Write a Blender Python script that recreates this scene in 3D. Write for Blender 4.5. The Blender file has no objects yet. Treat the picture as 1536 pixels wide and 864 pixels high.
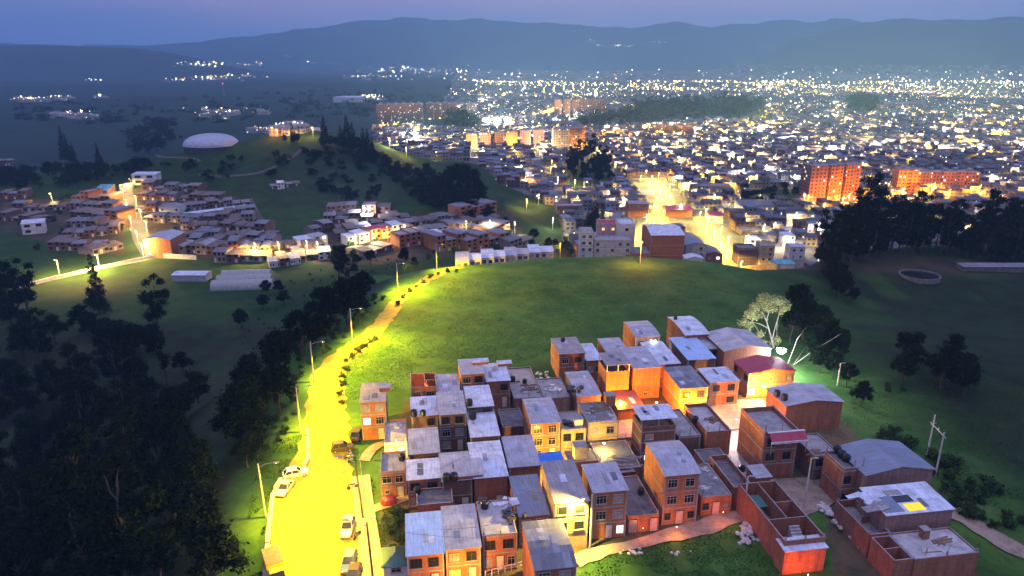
import bpy, math, random
import numpy as np
from math import sin, cos, radians, pi, sqrt, atan2
from mathutils import Vector, Matrix

random.seed(7)
RNG = np.random.default_rng(11)
scene = bpy.context.scene
COL = scene.collection

# ------------------------------------------------------------------ camera model (photo 1536 x 864)
F = 1060.0
TH = math.atan(342 / F)
CT, ST = cos(TH), sin(TH)
CAMZ = 100.0

def PP(px, py, h):
    """world point seen at photo pixel (px, py) lying at height h"""
    x = (px - 768) / F; s = (py - 432) / F
    t = (CAMZ - h) / (ST + s * CT)
    return (x * t, (CT - s * ST) * t, h)

def proj(x, y, z):
    d = CAMZ - z
    zc = y * CT + d * ST
    yc = -y * ST + d * CT
    return 768 + F * x / zc, 432 + F * yc / zc

def sstep(a, b, x):
    t = np.clip((x - a) / (b - a), 0, 1)
    return t * t * (3 - 2 * t)

def gau(x, y, cx, cy, sx, sy):
    return np.exp(-((x - cx) / sx) ** 2 - ((y - cy) / sy) ** 2)

def vnoise(x, y, seed=0):
    xi = np.floor(x); yi = np.floor(y); xf = x - xi; yf = y - yi
    def h(a, b):
        n = np.sin(a * 127.1 + b * 311.7 + seed * 74.7) * 43758.5453
        return n - np.floor(n)
    u = xf * xf * (3 - 2 * xf); v = yf * yf * (3 - 2 * yf)
    return (h(xi, yi) * (1 - u) + h(xi + 1, yi) * u) * (1 - v) + (h(xi, yi + 1) * (1 - u) + h(xi + 1, yi + 1) * u) * v

SKY_FAR = ([-900, -200, 0, 130, 260, 380, 480, 540, 600, 660, 720, 800, 870, 940, 1010, 1060, 1100, 1180, 1260, 1340, 1600, 2400],
           [60, 66, 68, 70, 68, 56, 42, 33, 28, 31, 30, 35, 40, 44, 36, 41, 38, 34, 34, 42, 50, 60])
SKY_NEAR = ([1000, 1060, 1120, 1160, 1200, 1240, 1280, 1330, 1380, 1440, 1500, 1600, 1800, 2400],
            [92, 88, 76, 66, 56, 45, 36, 31, 31, 29, 27, 30, 35, 50])

def mount(px, tab, r):
    py = np.interp(px, tab[0], tab[1])
    s = (py - 432) / F
    dz = -(ST + s * CT); hy = (CT - s * ST)
    az = (px - 768) / F
    return 100 + r * dz / np.sqrt(hy * hy + az * az)

def H(x, y):
    x = np.asarray(x, float); y = np.asarray(y, float)
    el = np.interp(y, [60, 76, 95, 113, 139, 162, 187, 216, 240, 300], [-31, -34, -40, -40, -47, -44.5, -37.5, -30, -22, 0])
    yc = np.interp(x, [-60, -35, -20, 10, 40, 66, 80, 100, 125, 160], [200, 205, 212, 222, 226, 220, 214, 222, 246, 262])
    plat = 36 - 5 * sstep(70, 190, x) + 1.6 * gau(x, y, 30, 205, 45, 35) - 4.0 * gau(x, y, 125, 190, 45, 30)
    base = 12 * sstep(60, -60, x) * (1 - sstep(550, 1000, y)) + 0
    base = base - 5 * gau(x, y, -105, 130, 35, 60)
    inl = sstep(-55, -0.5, x - el)
    inb = 1 - sstep(0, 90 - 28 * sstep(60, 90, x), y - yc)
    inr = 1 - sstep(320, 480, x)
    h = base + (plat - base) * inl * inb * inr
    h = h + 20 * gau(x, y, -235, 535, 110, 60) + 27 * gau(x, y, -140, 560, 75, 60) + 13 * gau(x, y, -48, 452, 40, 45)
    r = np.sqrt(x * x + y * y)
    h = h + (vnoise(x / 23, y / 23, 1) - .5) * 1.0 * sstep(130, 200, np.abs(x - 40) + np.abs(y - 110))
    far = sstep(700, 1100, r) * sstep(200, -250, x + 0 * y) * (1 - sstep(3500, 5000, r))
    h = h + far * (vnoise(x / 420, y / 420, 3) * 16)
    az = 768 + F * (x / np.maximum(y, 1)) * CT * 0.0 + 0
    px = 768 + F * x / np.maximum(y * CT + 100 * ST, 1)
    px = np.where(y < 50, 768, px)
    rug = (vnoise(x / 260, y / 260, 5) - .5) * 60 + (vnoise(x / 90, y / 90, 6) - .5) * 22
    m1 = np.maximum(mount(px, SKY_FAR, 11000), 0) * sstep(7800, 11000, r) + rug * sstep(8200, 9500, r)
    m2 = np.maximum(mount(px, SKY_NEAR, 7600), 0) * sstep(5200, 7600, r) * (1 - sstep(7900, 9500, r) * .7) * sstep(1040, 1200, px)
    m3 = (190 * gau(x, y, -3050, 4700, 900, 500) + 90 * gau(x, y, -2150, 4500, 500, 300)) 
    h = h + np.where(y > 50, np.maximum(m1, m2) + rug * .6 * sstep(5600, 6800, r) * sstep(1060, 1200, px), 0) + m3
    return h

def Hs(x, y):
    return float(H(x, y))

def G(px, py):
    """ground point seen at a photo pixel"""
    x = (px - 768) / F; s = (py - 432) / F
    dx, dy, dz = x, CT - s * ST, -(ST + s * CT)
    ts = np.concatenate([np.linspace(60, 600, 1400), np.linspace(600, 12000, 6000)])
    hh = H(dx * ts, dy * ts)
    k = np.argmax(CAMZ + dz * ts < hh)
    t = ts[k] if k else ts[-1]
    return (dx * t, dy * t, float(H(dx * t, dy * t)))

# ------------------------------------------------------------------ materials
MATS = {}
def nodes(name):
    m = bpy.data.materials.new(name); m.use_nodes = True
    nt = m.node_tree; b = nt.nodes['Principled BSDF']
    return m, nt, b, nt.nodes, nt.links

def ramp(nt, fac, stops, interp='LINEAR'):
    r = nt.nodes.new('ShaderNodeValToRGB'); r.color_ramp.interpolation = interp
    el = r.color_ramp.elements
    el[0].position, el[0].color = stops[0][0], (*stops[0][1], 1)
    el[1].position, el[1].color = stops[-1][0], (*stops[-1][1], 1)
    for p, c in stops[1:-1]:
        e = el.new(p); e.color = (*c, 1)
    nt.links.new(fac, r.inputs[0]); return r.outputs[0]

def noise(nt, vec, scale, detail=4, rough=.55):
    n = nt.nodes.new('ShaderNodeTexNoise'); n.inputs['Scale'].default_value = scale
    n.inputs['Detail'].default_value = detail; n.inputs['Roughness'].default_value = rough
    if vec is not None: nt.links.new(vec, n.inputs['Vector'])
    return n.outputs['Fac']

def mixc(nt, fac, a, b, mode='MIX'):
    m = nt.nodes.new('ShaderNodeMix'); m.data_type = 'RGBA'; m.blend_type = mode
    for k, v in ((0, fac), (6, a), (7, b)):
        if hasattr(v, 'links'): nt.links.new(v, m.inputs[k])
        elif k == 0: m.inputs[0].default_value = v
        else: m.inputs[k].default_value = (*v, 1)
    return m.outputs[2]

def bump(nt, b, h, strength=.3, dist=.05):
    bp = nt.nodes.new('ShaderNodeBump'); bp.inputs['Strength'].default_value = strength
    bp.inputs['Distance'].default_value = dist
    nt.links.new(h, bp.inputs['Height']); nt.links.new(bp.outputs[0], b.inputs['Normal'])

def scl(c, k): return tuple(min(1, x * k) for x in c)

def m_plain(name, col, rough=.7, metal=0, var=.25, scale=1.5):
    if name in MATS: return MATS[name]
    m, nt, b, N, L = nodes(name)
    tc = N.new('ShaderNodeTexCoord')
    f = noise(nt, tc.outputs['Object'], scale)
    c = ramp(nt, f, [(.3, scl(col, 1 - var)), (.7, scl(col, 1 + var * .6))])
    L.new(c, b.inputs['Base Color'])
    b.inputs['Roughness'].default_value = rough; b.inputs['Metallic'].default_value = metal
    MATS[name] = m; return m

def m_brick(name, col, mortar=(.30, .26, .23), dirt=.35):
    if name in MATS: return MATS[name]
    m, nt, b, N, L = nodes(name)
    uv = N.new('ShaderNodeUVMap'); oi = N.new('ShaderNodeObjectInfo'); tc = N.new('ShaderNodeTexCoord')
    br = N.new('ShaderNodeTexBrick'); L.new(uv.outputs[0], br.inputs['Vector'])
    br.inputs['Scale'].default_value = 1; br.inputs['Brick Width'].default_value = .33; br.inputs['Row Height'].default_value = .13
    br.inputs['Mortar Size'].default_value = .014
    br.inputs['Color1'].default_value = (*scl(col, .8), 1); br.inputs['Color2'].default_value = (*scl(col, 1.18), 1)
    br.inputs['Mortar'].default_value = (*scl(mortar, .8), 1)
    f = noise(nt, tc.outputs['Object'], .8, 6, .65)
    c = mixc(nt, dirt, br.outputs['Color'], ramp(nt, f, [(.32, scl(col, .38)), (.5, scl(col, .95)), (.7, scl(col, 1.5))]))
    f2 = noise(nt, tc.outputs['Object'], 3.5, 3, .6)
    c = mixc(nt, 1.0, c, ramp(nt, f2, [(.3, (.72, .72, .74)), (.65, (1.0, 1.0, 1.0))]), 'MULTIPLY')
    # rain streaks below the parapet: stretched noise
    mp = N.new('ShaderNodeMapping'); mp.inputs['Scale'].default_value = (2.2, 2.2, .18); L.new(tc.outputs['Object'], mp.inputs[0])
    f3 = noise(nt, mp.outputs[0], 1.0, 3, .6)
    c = mixc(nt, .5, c, ramp(nt, f3, [(.38, (.55, .5, .5)), (.6, (1, 1, 1))]), 'MULTIPLY')
    L.new(c, b.inputs['Base Color']); b.inputs['Roughness'].default_value = .9
    bump(nt, b, br.outputs['Fac'], -.25, .02)
    MATS[name] = m; return m

def m_roof(name, col, shiny=.55, patch=.18, dirt=(.21, .175, .155), metal=0.0):
    """corrugated sheets: one tone per sheet, lap lines, stains"""
    if name in MATS: return MATS[name]
    m, nt, b, N, L = nodes(name)
    uv = N.new('ShaderNodeUVMap'); tc = N.new('ShaderNodeTexCoord')
    br = N.new('ShaderNodeTexBrick'); L.new(uv.outputs[0], br.inputs['Vector'])
    br.offset = 0
    br.inputs['Scale'].default_value = 1; br.inputs['Brick Width'].default_value = .92; br.inputs['Row Height'].default_value = 2.4
    br.inputs['Mortar Size'].default_value = .02; br.inputs['Bias'].default_value = 0
    br.inputs['Color1'].default_value = (*scl(col, 1 - patch), 1); br.inputs['Color2'].default_value = (*scl(col, 1 + patch * .5), 1)
    br.inputs['Mortar'].default_value = (*scl(col, .52), 1)
    f = noise(nt, tc.outputs['Object'], .55, 6, .7)
    c = mixc(nt, ramp(nt, f, [(.42, (0, 0, 0)), (.66, (.55, .55, .55))]), br.outputs['Color'], dirt)
    mp = N.new('ShaderNodeMapping'); mp.inputs['Scale'].default_value = (3.2, .35, 1); L.new(uv.outputs[0], mp.inputs[0])
    f3 = noise(nt, mp.outputs[0], 1.0, 4, .65)
    c = mixc(nt, .75, c, ramp(nt, f3, [(.3, (.62, .58, .56)), (.55, (1, 1, 1))]), 'MULTIPLY')
    wv = N.new('ShaderNodeTexWave'); wv.inputs['Scale'].default_value = 1.6; wv.bands_direction = 'X'
    L.new(uv.outputs[0], wv.inputs['Vector'])
    L.new(c, b.inputs['Base Color']); b.inputs['Roughness'].default_value = shiny; b.inputs['Metallic'].default_value = metal
    bump(nt, b, wv.outputs['Fac'], .35, .03)
    MATS[name] = m; return m

def m_concrete(name, col, stain=.5, rough=.9, spots=None):
    if name in MATS: return MATS[name]
    m, nt, b, N, L = nodes(name)
    tc = N.new('ShaderNodeTexCoord')
    f = noise(nt, tc.outputs['Object'], .7, 7, .68)
    c = ramp(nt, f, [(.32, scl(col, 1 - stain)), (.5, col), (.68, scl(col, 1.3))])
    f2 = noise(nt, tc.outputs['Object'], 4, 4, .6)
    c = mixc(nt, .6, c, ramp(nt, f2, [(.3, (.6, .6, .6)), (.6, (1, 1, 1))]), 'MULTIPLY')
    if spots:
        f4 = noise(nt, tc.outputs['Object'], .45, 5, .75)
        c = mixc(nt, ramp(nt, f4, [(.54, (0, 0, 0)), (.58, (1, 1, 1))]), c, spots)
    L.new(c, b.inputs['Base Color']); b.inputs['Roughness'].default_value = rough
    bump(nt, b, f2, .4, .03)
    MATS[name] = m; return m

def m_emit(name, col, strength, sample=False):
    if name in MATS: return MATS[name]
    m, nt, b, N, L = nodes(name)
    b.inputs['Base Color'].default_value = (*scl(col, .35), 1)
    b.inputs['Emission Color'].default_value = (*col, 1); b.inputs['Emission Strength'].default_value = strength
    if not sample: m.cycles.emission_sampling = 'NONE'
    MATS[name] = m; return m

def m_leaf(name, col, var=.5):
    if name in MATS: return MATS[name]
    m, nt, b, N, L = nodes(name)
    g = N.new('ShaderNodeNewGeometry'); oi = N.new('ShaderNodeObjectInfo')
    c = ramp(nt, g.outputs['Random Per Island'], [(0, scl(col, 1 - var)), (.6, col), (1, tuple(min(1, x * (1 + var)) for x in col))])
    c2 = mixc(nt, 1.0, c, ramp(nt, oi.outputs['Random'], [(0, (.65, .75, .7)), (.5, (1, 1, 1)), (1, (1.0, .88, .7))]), 'MULTIPLY')
    L.new(c2, b.inputs['Base Color']); b.inputs['Roughness'].default_value = .75
    b.inputs['Specular IOR Level'].default_value = .04
    MATS[name] = m; return m

M = {}
M['brick'] = m_brick('brick_red', (.40, .120, .050))
M['brick_dark'] = m_brick('brick_dark', (.18, .075, .052))
M['brick_orange'] = m_brick('brick_orange', (.52, .165, .045))
M['brick_pale'] = m_brick('brick_pale', (.34, .19, .14), (.34, .30, .27))
M['plaster_yellow'] = m_concrete('plaster_cream', (.60, .38, .16), .3)
M['plaster_white'] = m_concrete('plaster_white', (.62, .60, .56), .25)
M['plaster_pink'] = m_concrete('plaster_pink', (.58, .36, .32), .25)
M['plaster_grey'] = m_concrete('plaster_grey', (.42, .41, .42), .25)
M['plaster_taupe'] = m_concrete('plaster_taupe', (.24, .19, .17), .3)
M['concrete'] = m_concrete('concrete', (.30, .28, .265), .35)
M['concrete_dark'] = m_concrete('concrete_dark', (.14, .13, .13), .5)
M['concrete_patch'] = m_concrete('concrete_patched', (.19, .185, .18), .45, .85, (.50, .49, .47))
M['slab_light'] = m_concrete('slab_light', (.42, .39, .37), .35)
M['r_white'] = m_roof('roof_white_sheets', (.70, .74, .82), .38, .10)
M['r_grey'] = m_roof('roof_grey_sheets', (.46, .46, .50), .6, .16)
M['r_blue'] = m_roof('roof_pale_blue_sheets', (.42, .58, .80), .35, .06, (.30, .40, .52))
M['r_brown'] = m_roof('roof_weathered_sheets', (.36, .33, .33), .7, .22)
M['r_grey_dark'] = m_roof('roof_dark_grey_sheets', (.20, .20, .225), .7, .3)  # darker copy of the grey sheets
M['r_brown_dark'] = m_roof('roof_dark_brown_sheets', (.15, .105, .09), .8, .3)  # darker, browner copy of the grey sheets
M['r_dark'] = m_roof('roof_dark_sheets', (.15, .15, .17), .6, .35)
M['r_mix'] = m_roof('roof_patchwork_sheets', (.28, .29, .32), .5, .62)
M['r_slate'] = m_roof('roof_slate_blue_sheets', (.20, .24, .32), .5, .12)
M['r_red'] = m_roof('roof_crimson_sheets', (.42, .035, .075), .45, .1, (.25, .03, .05))
M['r_maroon'] = m_roof('roof_maroon_sheets', (.17, .06, .07), .6, .1, (.12, .06, .06))
M['r_green'] = m_roof('roof_green_sheets', (.05, .16, .12), .6, .1, (.03, .08, .06))
M['r_teal'] = m_roof('roof_teal_sheets', (.08, .42, .50), .5, .5)
M['r_tarp'] = m_plain('blue_tarp', (.02, .16, .55), .45)
M['glass'] = m_plain('dark_glass', (.018, .02, .026), .12, 0, .3)
M['frame_white'] = m_plain('frame_white', (.42, .40, .38), .5)
M['frame_dark'] = m_plain('frame_dark', (.05, .045, .045), .5)
M['door_pale'] = m_plain('door_pale', (.62, .54, .46), .5)
M['door_dark'] = m_plain('door_dark', (.12, .07, .05), .5)
M['timber'] = m_plain('timber', (.22, .14, .08), .8)
M['metal'] = m_plain('galvanised', (.45, .45, .46), .4, .7)
M['pole'] = m_concrete('pole_concrete', (.52, .49, .44), .2)
M['pole_wood'] = m_plain('pole_wood', (.10, .06, .035), .8)
M['tunnel'] = m_plain('tunnel_film', (.30, .29, .25), .5, 0, .3)
M['dome'] = m_roof('dome_panels', (.74, .80, .92), .4, .10)
M['brick_slate'] = m_plain('drum_dark', (.05, .05, .07), .8)
M['tank'] = m_plain('tank_black', (.014, .014, .017), .35)
M['tank_blue'] = m_plain('tank_blue', (.03, .08, .3), .35)
M['rubble'] = m_concrete('pale_rock', (.55, .50, .45), .35)
M['wire'] = m_plain('wire_black', (.02, .02, .02), .6)
M['plastic'] = m_plain('plastic_sheet', (.40, .42, .40), .25, 0, .5, 3)
M['bark'] = m_concrete('bark', (.045, .036, .03), .4)
M['bark_pale'] = m_concrete('bark_pale', (.34, .31, .26), .4)
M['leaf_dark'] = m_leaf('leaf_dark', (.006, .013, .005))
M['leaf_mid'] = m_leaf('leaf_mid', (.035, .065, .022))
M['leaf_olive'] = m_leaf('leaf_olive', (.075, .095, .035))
M['leaf_lit'] = m_leaf('leaf_lamplit', (.34, .40, .20))  # lamp glow on the white-lit crown put into the leaf colour
M['curtain'] = m_plain('curtain', (.30, .27, .24), .9, 0, .4)
M['rebar'] = m_plain('rebar_rust', (.10, .045, .03), .8)
M['tyre'] = m_plain('tyre', (.02, .02, .02), .9)
M['win_lit'] = m_emit('lit_window_cool', (1, .93, .8), 2.2, True)
M['win_yellow'] = m_emit('lit_window_yellow', (.9, .95, .05), 1.4, True)
M['win_warm'] = m_emit('lit_window_warm', (1, .6, .2), 1.6, True)
M['panel_yellow'] = m_emit('lit_roof_panel', (1, .72, .0), 1.0, True)
SOD = (1.0, .60, .0); WARM = (1, .66, .25); COOL = (.88, .95, 1.0); AMBER = (1.0, .29, .008); CREAM = (1.0, .80, .45)
M['lamp_sod'] = m_emit('lamp_sodium', (1, .56, .07), 20)
M['lamp_white'] = m_emit('lamp_white', (.93, .97, 1), 30)
M['lamp_warm'] = m_emit('lamp_warm', (1, .76, .30), 20)
M['lamp_red'] = m_emit('lamp_red', (1, .02, .05), 12)

# ------------------------------------------------------------------ mesh builder
class MB:
    def __init__(s): s.v = []; s.f = []; s.m = []; s.uv = []; s.mats = []
    def mi(s, mat):
        if isinstance(mat, str): mat = M[mat]
        if mat not in s.mats: s.mats.append(mat)
        return s.mats.index(mat)
    def face(s, pts, mat, uv=None):
        n = len(s.v); s.v.extend([tuple(p) for p in pts]); s.f.append(list(range(n, n + len(pts)))); s.m.append(s.mi(mat))
        if uv is None:
            p0 = Vector(pts[0]); e = (Vector(pts[1]) - p0)
            nr = e.cross(Vector(pts[2]) - p0)
            if nr.length < 1e-9 and len(pts) > 3: nr = e.cross(Vector(pts[3]) - p0)
            if nr.length < 1e-9: nr = Vector((0, 0, 1))
            nr.normalize()
            if abs(nr.z) > .85: uv = [(p[0], p[1]) for p in pts]
            else:
                t = Vector((-nr.y, nr.x, 0)).normalized()
                w = t.cross(nr)
                if w.z < 0: w = -w
                uv = [(Vector(p).dot(t), Vector(p).dot(w)) for p in pts]
        s.uv.extend(uv)
    def box(s, x0, x1, y0, y1, z0, z1, mat, top=None, bottom=True):
        A = [(x0, y0, z0), (x1, y0, z0), (x1, y1, z0), (x0, y1, z0), (x0, y0, z1), (x1, y0, z1), (x1, y1, z1), (x0, y1, z1)]
        for q in ((0, 1, 5, 4), (1, 2, 6, 5), (2, 3, 7, 6), (3, 0, 4, 7)): s.face([A[i] for i in q], mat)
        s.face([A[i] for i in (4, 5, 6, 7)], top or mat)
        if bottom: s.face([A[i] for i in (3, 2, 1, 0)], mat)
    def obox(s, c, ax, ay, az, mat):
        """oriented box: centre c, half vectors"""
        c = Vector(c); ax, ay, az = Vector(ax), Vector(ay), Vector(az)
        A = [c + i * ax + j * ay + k * az for k in (-1, 1) for i, j in ((-1, -1), (1, -1), (1, 1), (-1, 1))]
        for q in ((0, 1, 5, 4), (1, 2, 6, 5), (2, 3, 7, 6), (3, 0, 4, 7), (4, 5, 6, 7), (3, 2, 1, 0)): s.face([A[i] for i in q], mat)
    def tube(s, pts, rad, mat, n=8, cap=True):
        pts = [Vector(p) for p in pts]; rings = []
        if not hasattr(rad, '__len__'): rad = [rad] * len(pts)
        for i, p in enumerate(pts):
            d = (pts[min(i + 1, len(pts) - 1)] - pts[max(i - 1, 0)]).normalized()
            a = d.cross(Vector((0, 0, 1)) if abs(d.z) < .9 else Vector((1, 0, 0))).normalized(); bb = d.cross(a)
            rings.append([p + rad[i] * (cos(2 * pi * k / n) * a + sin(2 * pi * k / n) * bb) for k in range(n)])
        for i in range(len(pts) - 1):
            for k in range(n):
                s.face([rings[i][k], rings[i][(k + 1) % n], rings[i + 1][(k + 1) % n], rings[i + 1][k]], mat, [(0, 0)] * 4)
        if cap:
            s.face(rings[-1], mat, [(0, 0)] * n); s.face(rings[0][::-1], mat, [(0, 0)] * n)
    def lathe(s, prof, mat, n=14, c=(0, 0, 0)):
        for (r0, z0), (r1, z1) in zip(prof[:-1], prof[1:]):
            for k in range(n):
                a, b = 2 * pi * k / n, 2 * pi * (k + 1) / n
                q = [(c[0] + r * cos(t), c[1] + r * sin(t), c[2] + z) for r, z, t in ((r0, z0, a), (r0, z0, b), (r1, z1, b), (r1, z1, a))]
                if r0 < 1e-6: q = [q[0], q[2], q[3]]
                elif r1 < 1e-6: q = q[:3]
                s.face(q, mat, [(0, 0)] * len(q))
    def mesh(s, name):
        me = bpy.data.meshes.new(name)
        me.from_pydata(s.v, [], s.f)
        uvl = me.uv_layers.new(name='UVMap')
        uvl.data.foreach_set('uv', np.array(s.uv, dtype=np.float32).ravel())
        me.polygons.foreach_set('material_index', s.m)
        for m in s.mats: me.materials.append(m)
        me.update(); return me
    def build(s, name, parent=None, loc=(0, 0, 0), rz=0, smooth=False):
        if not s.f: return None
        me = s.mesh(name)
        if smooth: me.shade_smooth()
        return link(name, me, parent, loc, rz)

def link(name, data, parent=None, loc=(0, 0, 0), rz=0):
    o = bpy.data.objects.new(name, data); COL.objects.link(o)
    o.parent = parent; o.location = loc; o.rotation_euler = (0, 0, rz)
    return o

def tag(o, label=None, cat=None, group=None, kind=None):
    if label: o['label'] = label
    if cat: o['category'] = cat
    if group: o['group'] = group
    if kind: o['kind'] = kind
    return o

def thing(name, label, cat, loc=(0, 0, 0), rz=0, group=None):
    o = link(name, None, None, loc, rz)
    o.empty_display_size = .5
    return tag(o, label, cat, group)

CH = {}
def copy_tree(o, loc=None, rz=None, sc=None, label=None, group=None):
    r = o.copy(); COL.objects.link(r)
    if loc is not None: r.location = loc
    if rz is not None: r.rotation_euler = (0, 0, rz)
    if sc is not None: r.scale = sc
    if label: r['label'] = label
    if group: r['group'] = group
    def rec(a, b):
        for ch in a.children:
            c = ch.copy(); COL.objects.link(c); c.parent = b
            rec(ch, c)
    rec(o, r)
    return r

def np_mesh(name, V, Fq, mats, midx=None, uv=None, col=None, nside=4):
    """big mesh from numpy arrays, all faces with nside corners"""
    me = bpy.data.meshes.new(name)
    me.vertices.add(len(V)); me.vertices.foreach_set('co', V.astype(np.float32).ravel())
    nf = len(Fq)
    me.loops.add(nf * nside); me.loops.foreach_set('vertex_index', Fq.astype(np.int32).ravel())
    me.polygons.add(nf)
    me.polygons.foreach_set('loop_start', np.arange(0, nf * nside, nside, dtype=np.int32))
    me.polygons.foreach_set('loop_total', np.full(nf, nside, dtype=np.int32))
    if midx is not None: me.polygons.foreach_set('material_index', midx.astype(np.int32))
    me.update(calc_edges=True)
    if uv is not None:
        l = me.uv_layers.new(name='UVMap'); l.data.foreach_set('uv', uv.astype(np.float32).ravel())
    if col is not None:
        a = me.color_attributes.new('Col', 'FLOAT_COLOR', 'CORNER')
        c4 = np.ones((nf * nside, 4), np.float32); c4[:, :3] = np.repeat(col, nside, axis=0) if len(col) == nf else col
        a.data.foreach_set('color', c4.ravel())
    for m in mats: me.materials.append(m)
    return me

ORD = ['first', 'second', 'third', 'fourth', 'fifth', 'sixth', 'seventh', 'eighth', 'ninth', 'tenth', 'eleventh', 'twelfth']
def ordn(i):
    i += 1
    if i <= 12: return ORD[i - 1]
    return f"{i}{'th' if 10 <= i % 100 <= 20 else {1: 'st', 2: 'nd', 3: 'rd'}.get(i % 10, 'th')}"
HAZE = 1.6e-4; HAZECOL = (.34, .66, 1.0, 1); SKYK = 1.0; LK = 1.0; CITY_LIGHTS = 420
# ------------------------------------------------------------------ render + camera + world
scene.render.engine = 'CYCLES'
cy = scene.cycles
cy.use_denoising = True
cy.max_bounces = 5; cy.diffuse_bounces = 2; cy.glossy_bounces = 2; cy.transmission_bounces = 2; cy.volume_bounces = 0
cy.sample_clamp_indirect = 3; cy.sample_clamp_direct = 0
cy.caustics_reflective = False; cy.caustics_refractive = False
cy.use_adaptive_sampling = True; cy.adaptive_threshold = .02
cy.use_light_tree = True
scene.view_settings.view_transform = 'Standard'; scene.view_settings.look = 'None'
scene.view_settings.exposure = 0; scene.view_settings.gamma = 1
cd = bpy.data.cameras.new('camera'); cam = bpy.data.objects.new('camera', cd); COL.objects.link(cam)
cam.location = (0, 0, CAMZ); cam.rotation_euler = (pi / 2 - TH, 0, 0)
cd.sensor_width = 36; cd.lens = F / 1536 * 36; cd.clip_end = 40000; cd.clip_start = .5
scene.camera = cam

w = bpy.data.worlds.new('World'); scene.world = w; w.use_nodes = True
nt = w.node_tree; N = nt.nodes; L = nt.links
bg = N['Background']
sky = N.new('ShaderNodeTexSky'); sky.sky_type = 'NISHITA'; sky.sun_disc = False
sky.sun_elevation = radians(1.5); sky.sun_rotation = radians(200); sky.altitude = 2600
tc = N.new('ShaderNodeTexCoord'); sp = N.new('ShaderNodeSeparateXYZ'); L.new(tc.outputs['Generated'], sp.inputs[0])
# dusk sky: blue-grey low down, a rose band, lavender overhead; unseen zenith brightened for the roofs, middle dimmed to keep walls dark
mp = N.new('ShaderNodeMapping'); mp.inputs['Scale'].default_value = (3, 3, 26); L.new(tc.outputs['Generated'], mp.inputs[0])
nz = N.new('ShaderNodeTexNoise'); nz.inputs['Scale'].default_value = 1.3; nz.inputs['Detail'].default_value = 4; L.new(mp.outputs[0], nz.inputs['Vector'])
ad = N.new('ShaderNodeMath'); ad.operation = 'MULTIPLY_ADD'; L.new(nz.outputs['Fac'], ad.inputs[0]); ad.inputs[1].default_value = .05; L.new(sp.outputs[2], ad.inputs[2])
SK = [(0, (.24, .44, 1.15)), (.055, (.30, .46, 1.12)), (.075, (.62, .55, 1.1)), (.100, (1.1, .70, 1.1)), (.13, (.48, .46, .9)), (.20, (.12, .15, .33)), (.5, (.22, .25, .52)), (.72, (.78, .78, 1.5)), (1, (1.30, 1.26, 2.3))]
c = ramp(nt, ad.outputs[0], SK)
m1 = N.new('ShaderNodeMix'); m1.data_type = 'RGBA'; m1.blend_type = 'ADD'; m1.inputs[0].default_value = .012
L.new(c, m1.inputs[6]); L.new(sky.outputs[0], m1.inputs[7])
L.new(m1.outputs[2], bg.inputs['Color']); bg.inputs['Strength'].default_value = SKYK
w.cycles.sampling_method = 'AUTOMATIC'

sd = bpy.data.lights.new('sun', 'SUN'); so = bpy.data.objects.new('sun', sd); COL.objects.link(so)
sd.energy = .16; sd.angle = radians(60); sd.color = (.80, .78, 1.0)
so.rotation_euler = (radians(38), 0, radians(25))

if HAZE > 0:
    mb = MB(); mb.box(-12500, 12500, -400, 12900, -60, 1700, 'concrete')
    hz = mb.build('haze'); tag(hz, None, None, None, 'stuff')
    m = bpy.data.materials.new('haze_air'); m.use_nodes = True
    nt = m.node_tree; nt.nodes.clear()
    out = nt.nodes.new('ShaderNodeOutputMaterial'); pv = nt.nodes.new('ShaderNodeVolumePrincipled')
    pv.inputs['Color'].default_value = HAZECOL; pv.inputs['Density'].default_value = HAZE
    pv.inputs['Anisotropy'].default_value = 0.05
    nt.links.new(pv.outputs[0], out.inputs['Volume'])
    hz.data.materials.clear(); hz.data.materials.append(m)
# ------------------------------------------------------------------ ground
def in_poly(px, py, poly):
    px = np.asarray(px, float); py = np.asarray(py, float); r = np.zeros(px.shape, bool)
    n = len(poly)
    for i in range(n):
        x1, y1 = poly[i]; x2, y2 = poly[(i + 1) % n]
        if y1 == y2: continue
        c = ((y1 > py) != (y2 > py)) & (px < (x2 - x1) * (py - y1) / (y2 - y1) + x1)
        r ^= c
    return r

CITY = [(560, 196), (640, 188), (668, 160), (690, 108), (1100, 104), (1536, 112), (2400, 118), (2800, 420), (1500, 345), (1330, 400), (1205, 408), (1150, 412),
        (1080, 412), (1040, 392), (860, 392), (845, 350), (800, 330), (762, 322), (752, 290), (715, 262), (600, 246), (560, 215)]
CITY = [(a, min(b, 420)) for a, b in CITY]
HOLES = [[(905, 192), (860, 196), (905, 172), (960, 160), (1080, 148), (1140, 152), (1150, 182), (1060, 182)],      # long grove
         [(850, 280), (848, 235), (880, 224), (918, 240), (920, 282)],                                               # dark clump
         [(1120, 300), (1115, 286), (1190, 283), (1200, 300), (1180, 312)],                                          # sports field
         [(830, 262), (842, 262), (880, 292), (862, 296)],                                                           # lit park
         [(1275, 172), (1270, 150), (1310, 148), (1315, 172)],
         [(755, 330), (840, 350), (850, 318), (745, 290)],
         [(660, 196), (560, 190), (660, 170), (712, 170), (712, 196)]]

def flat_proj(x, y):
    return proj(x, y, 0 * x)

def city_mask(x, y):
    px, py = flat_proj(x, y)
    m = in_poly(px, py, CITY) & (y > 150)
    for h in HOLES: m &= ~in_poly(px, py, h)
    return m

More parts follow.
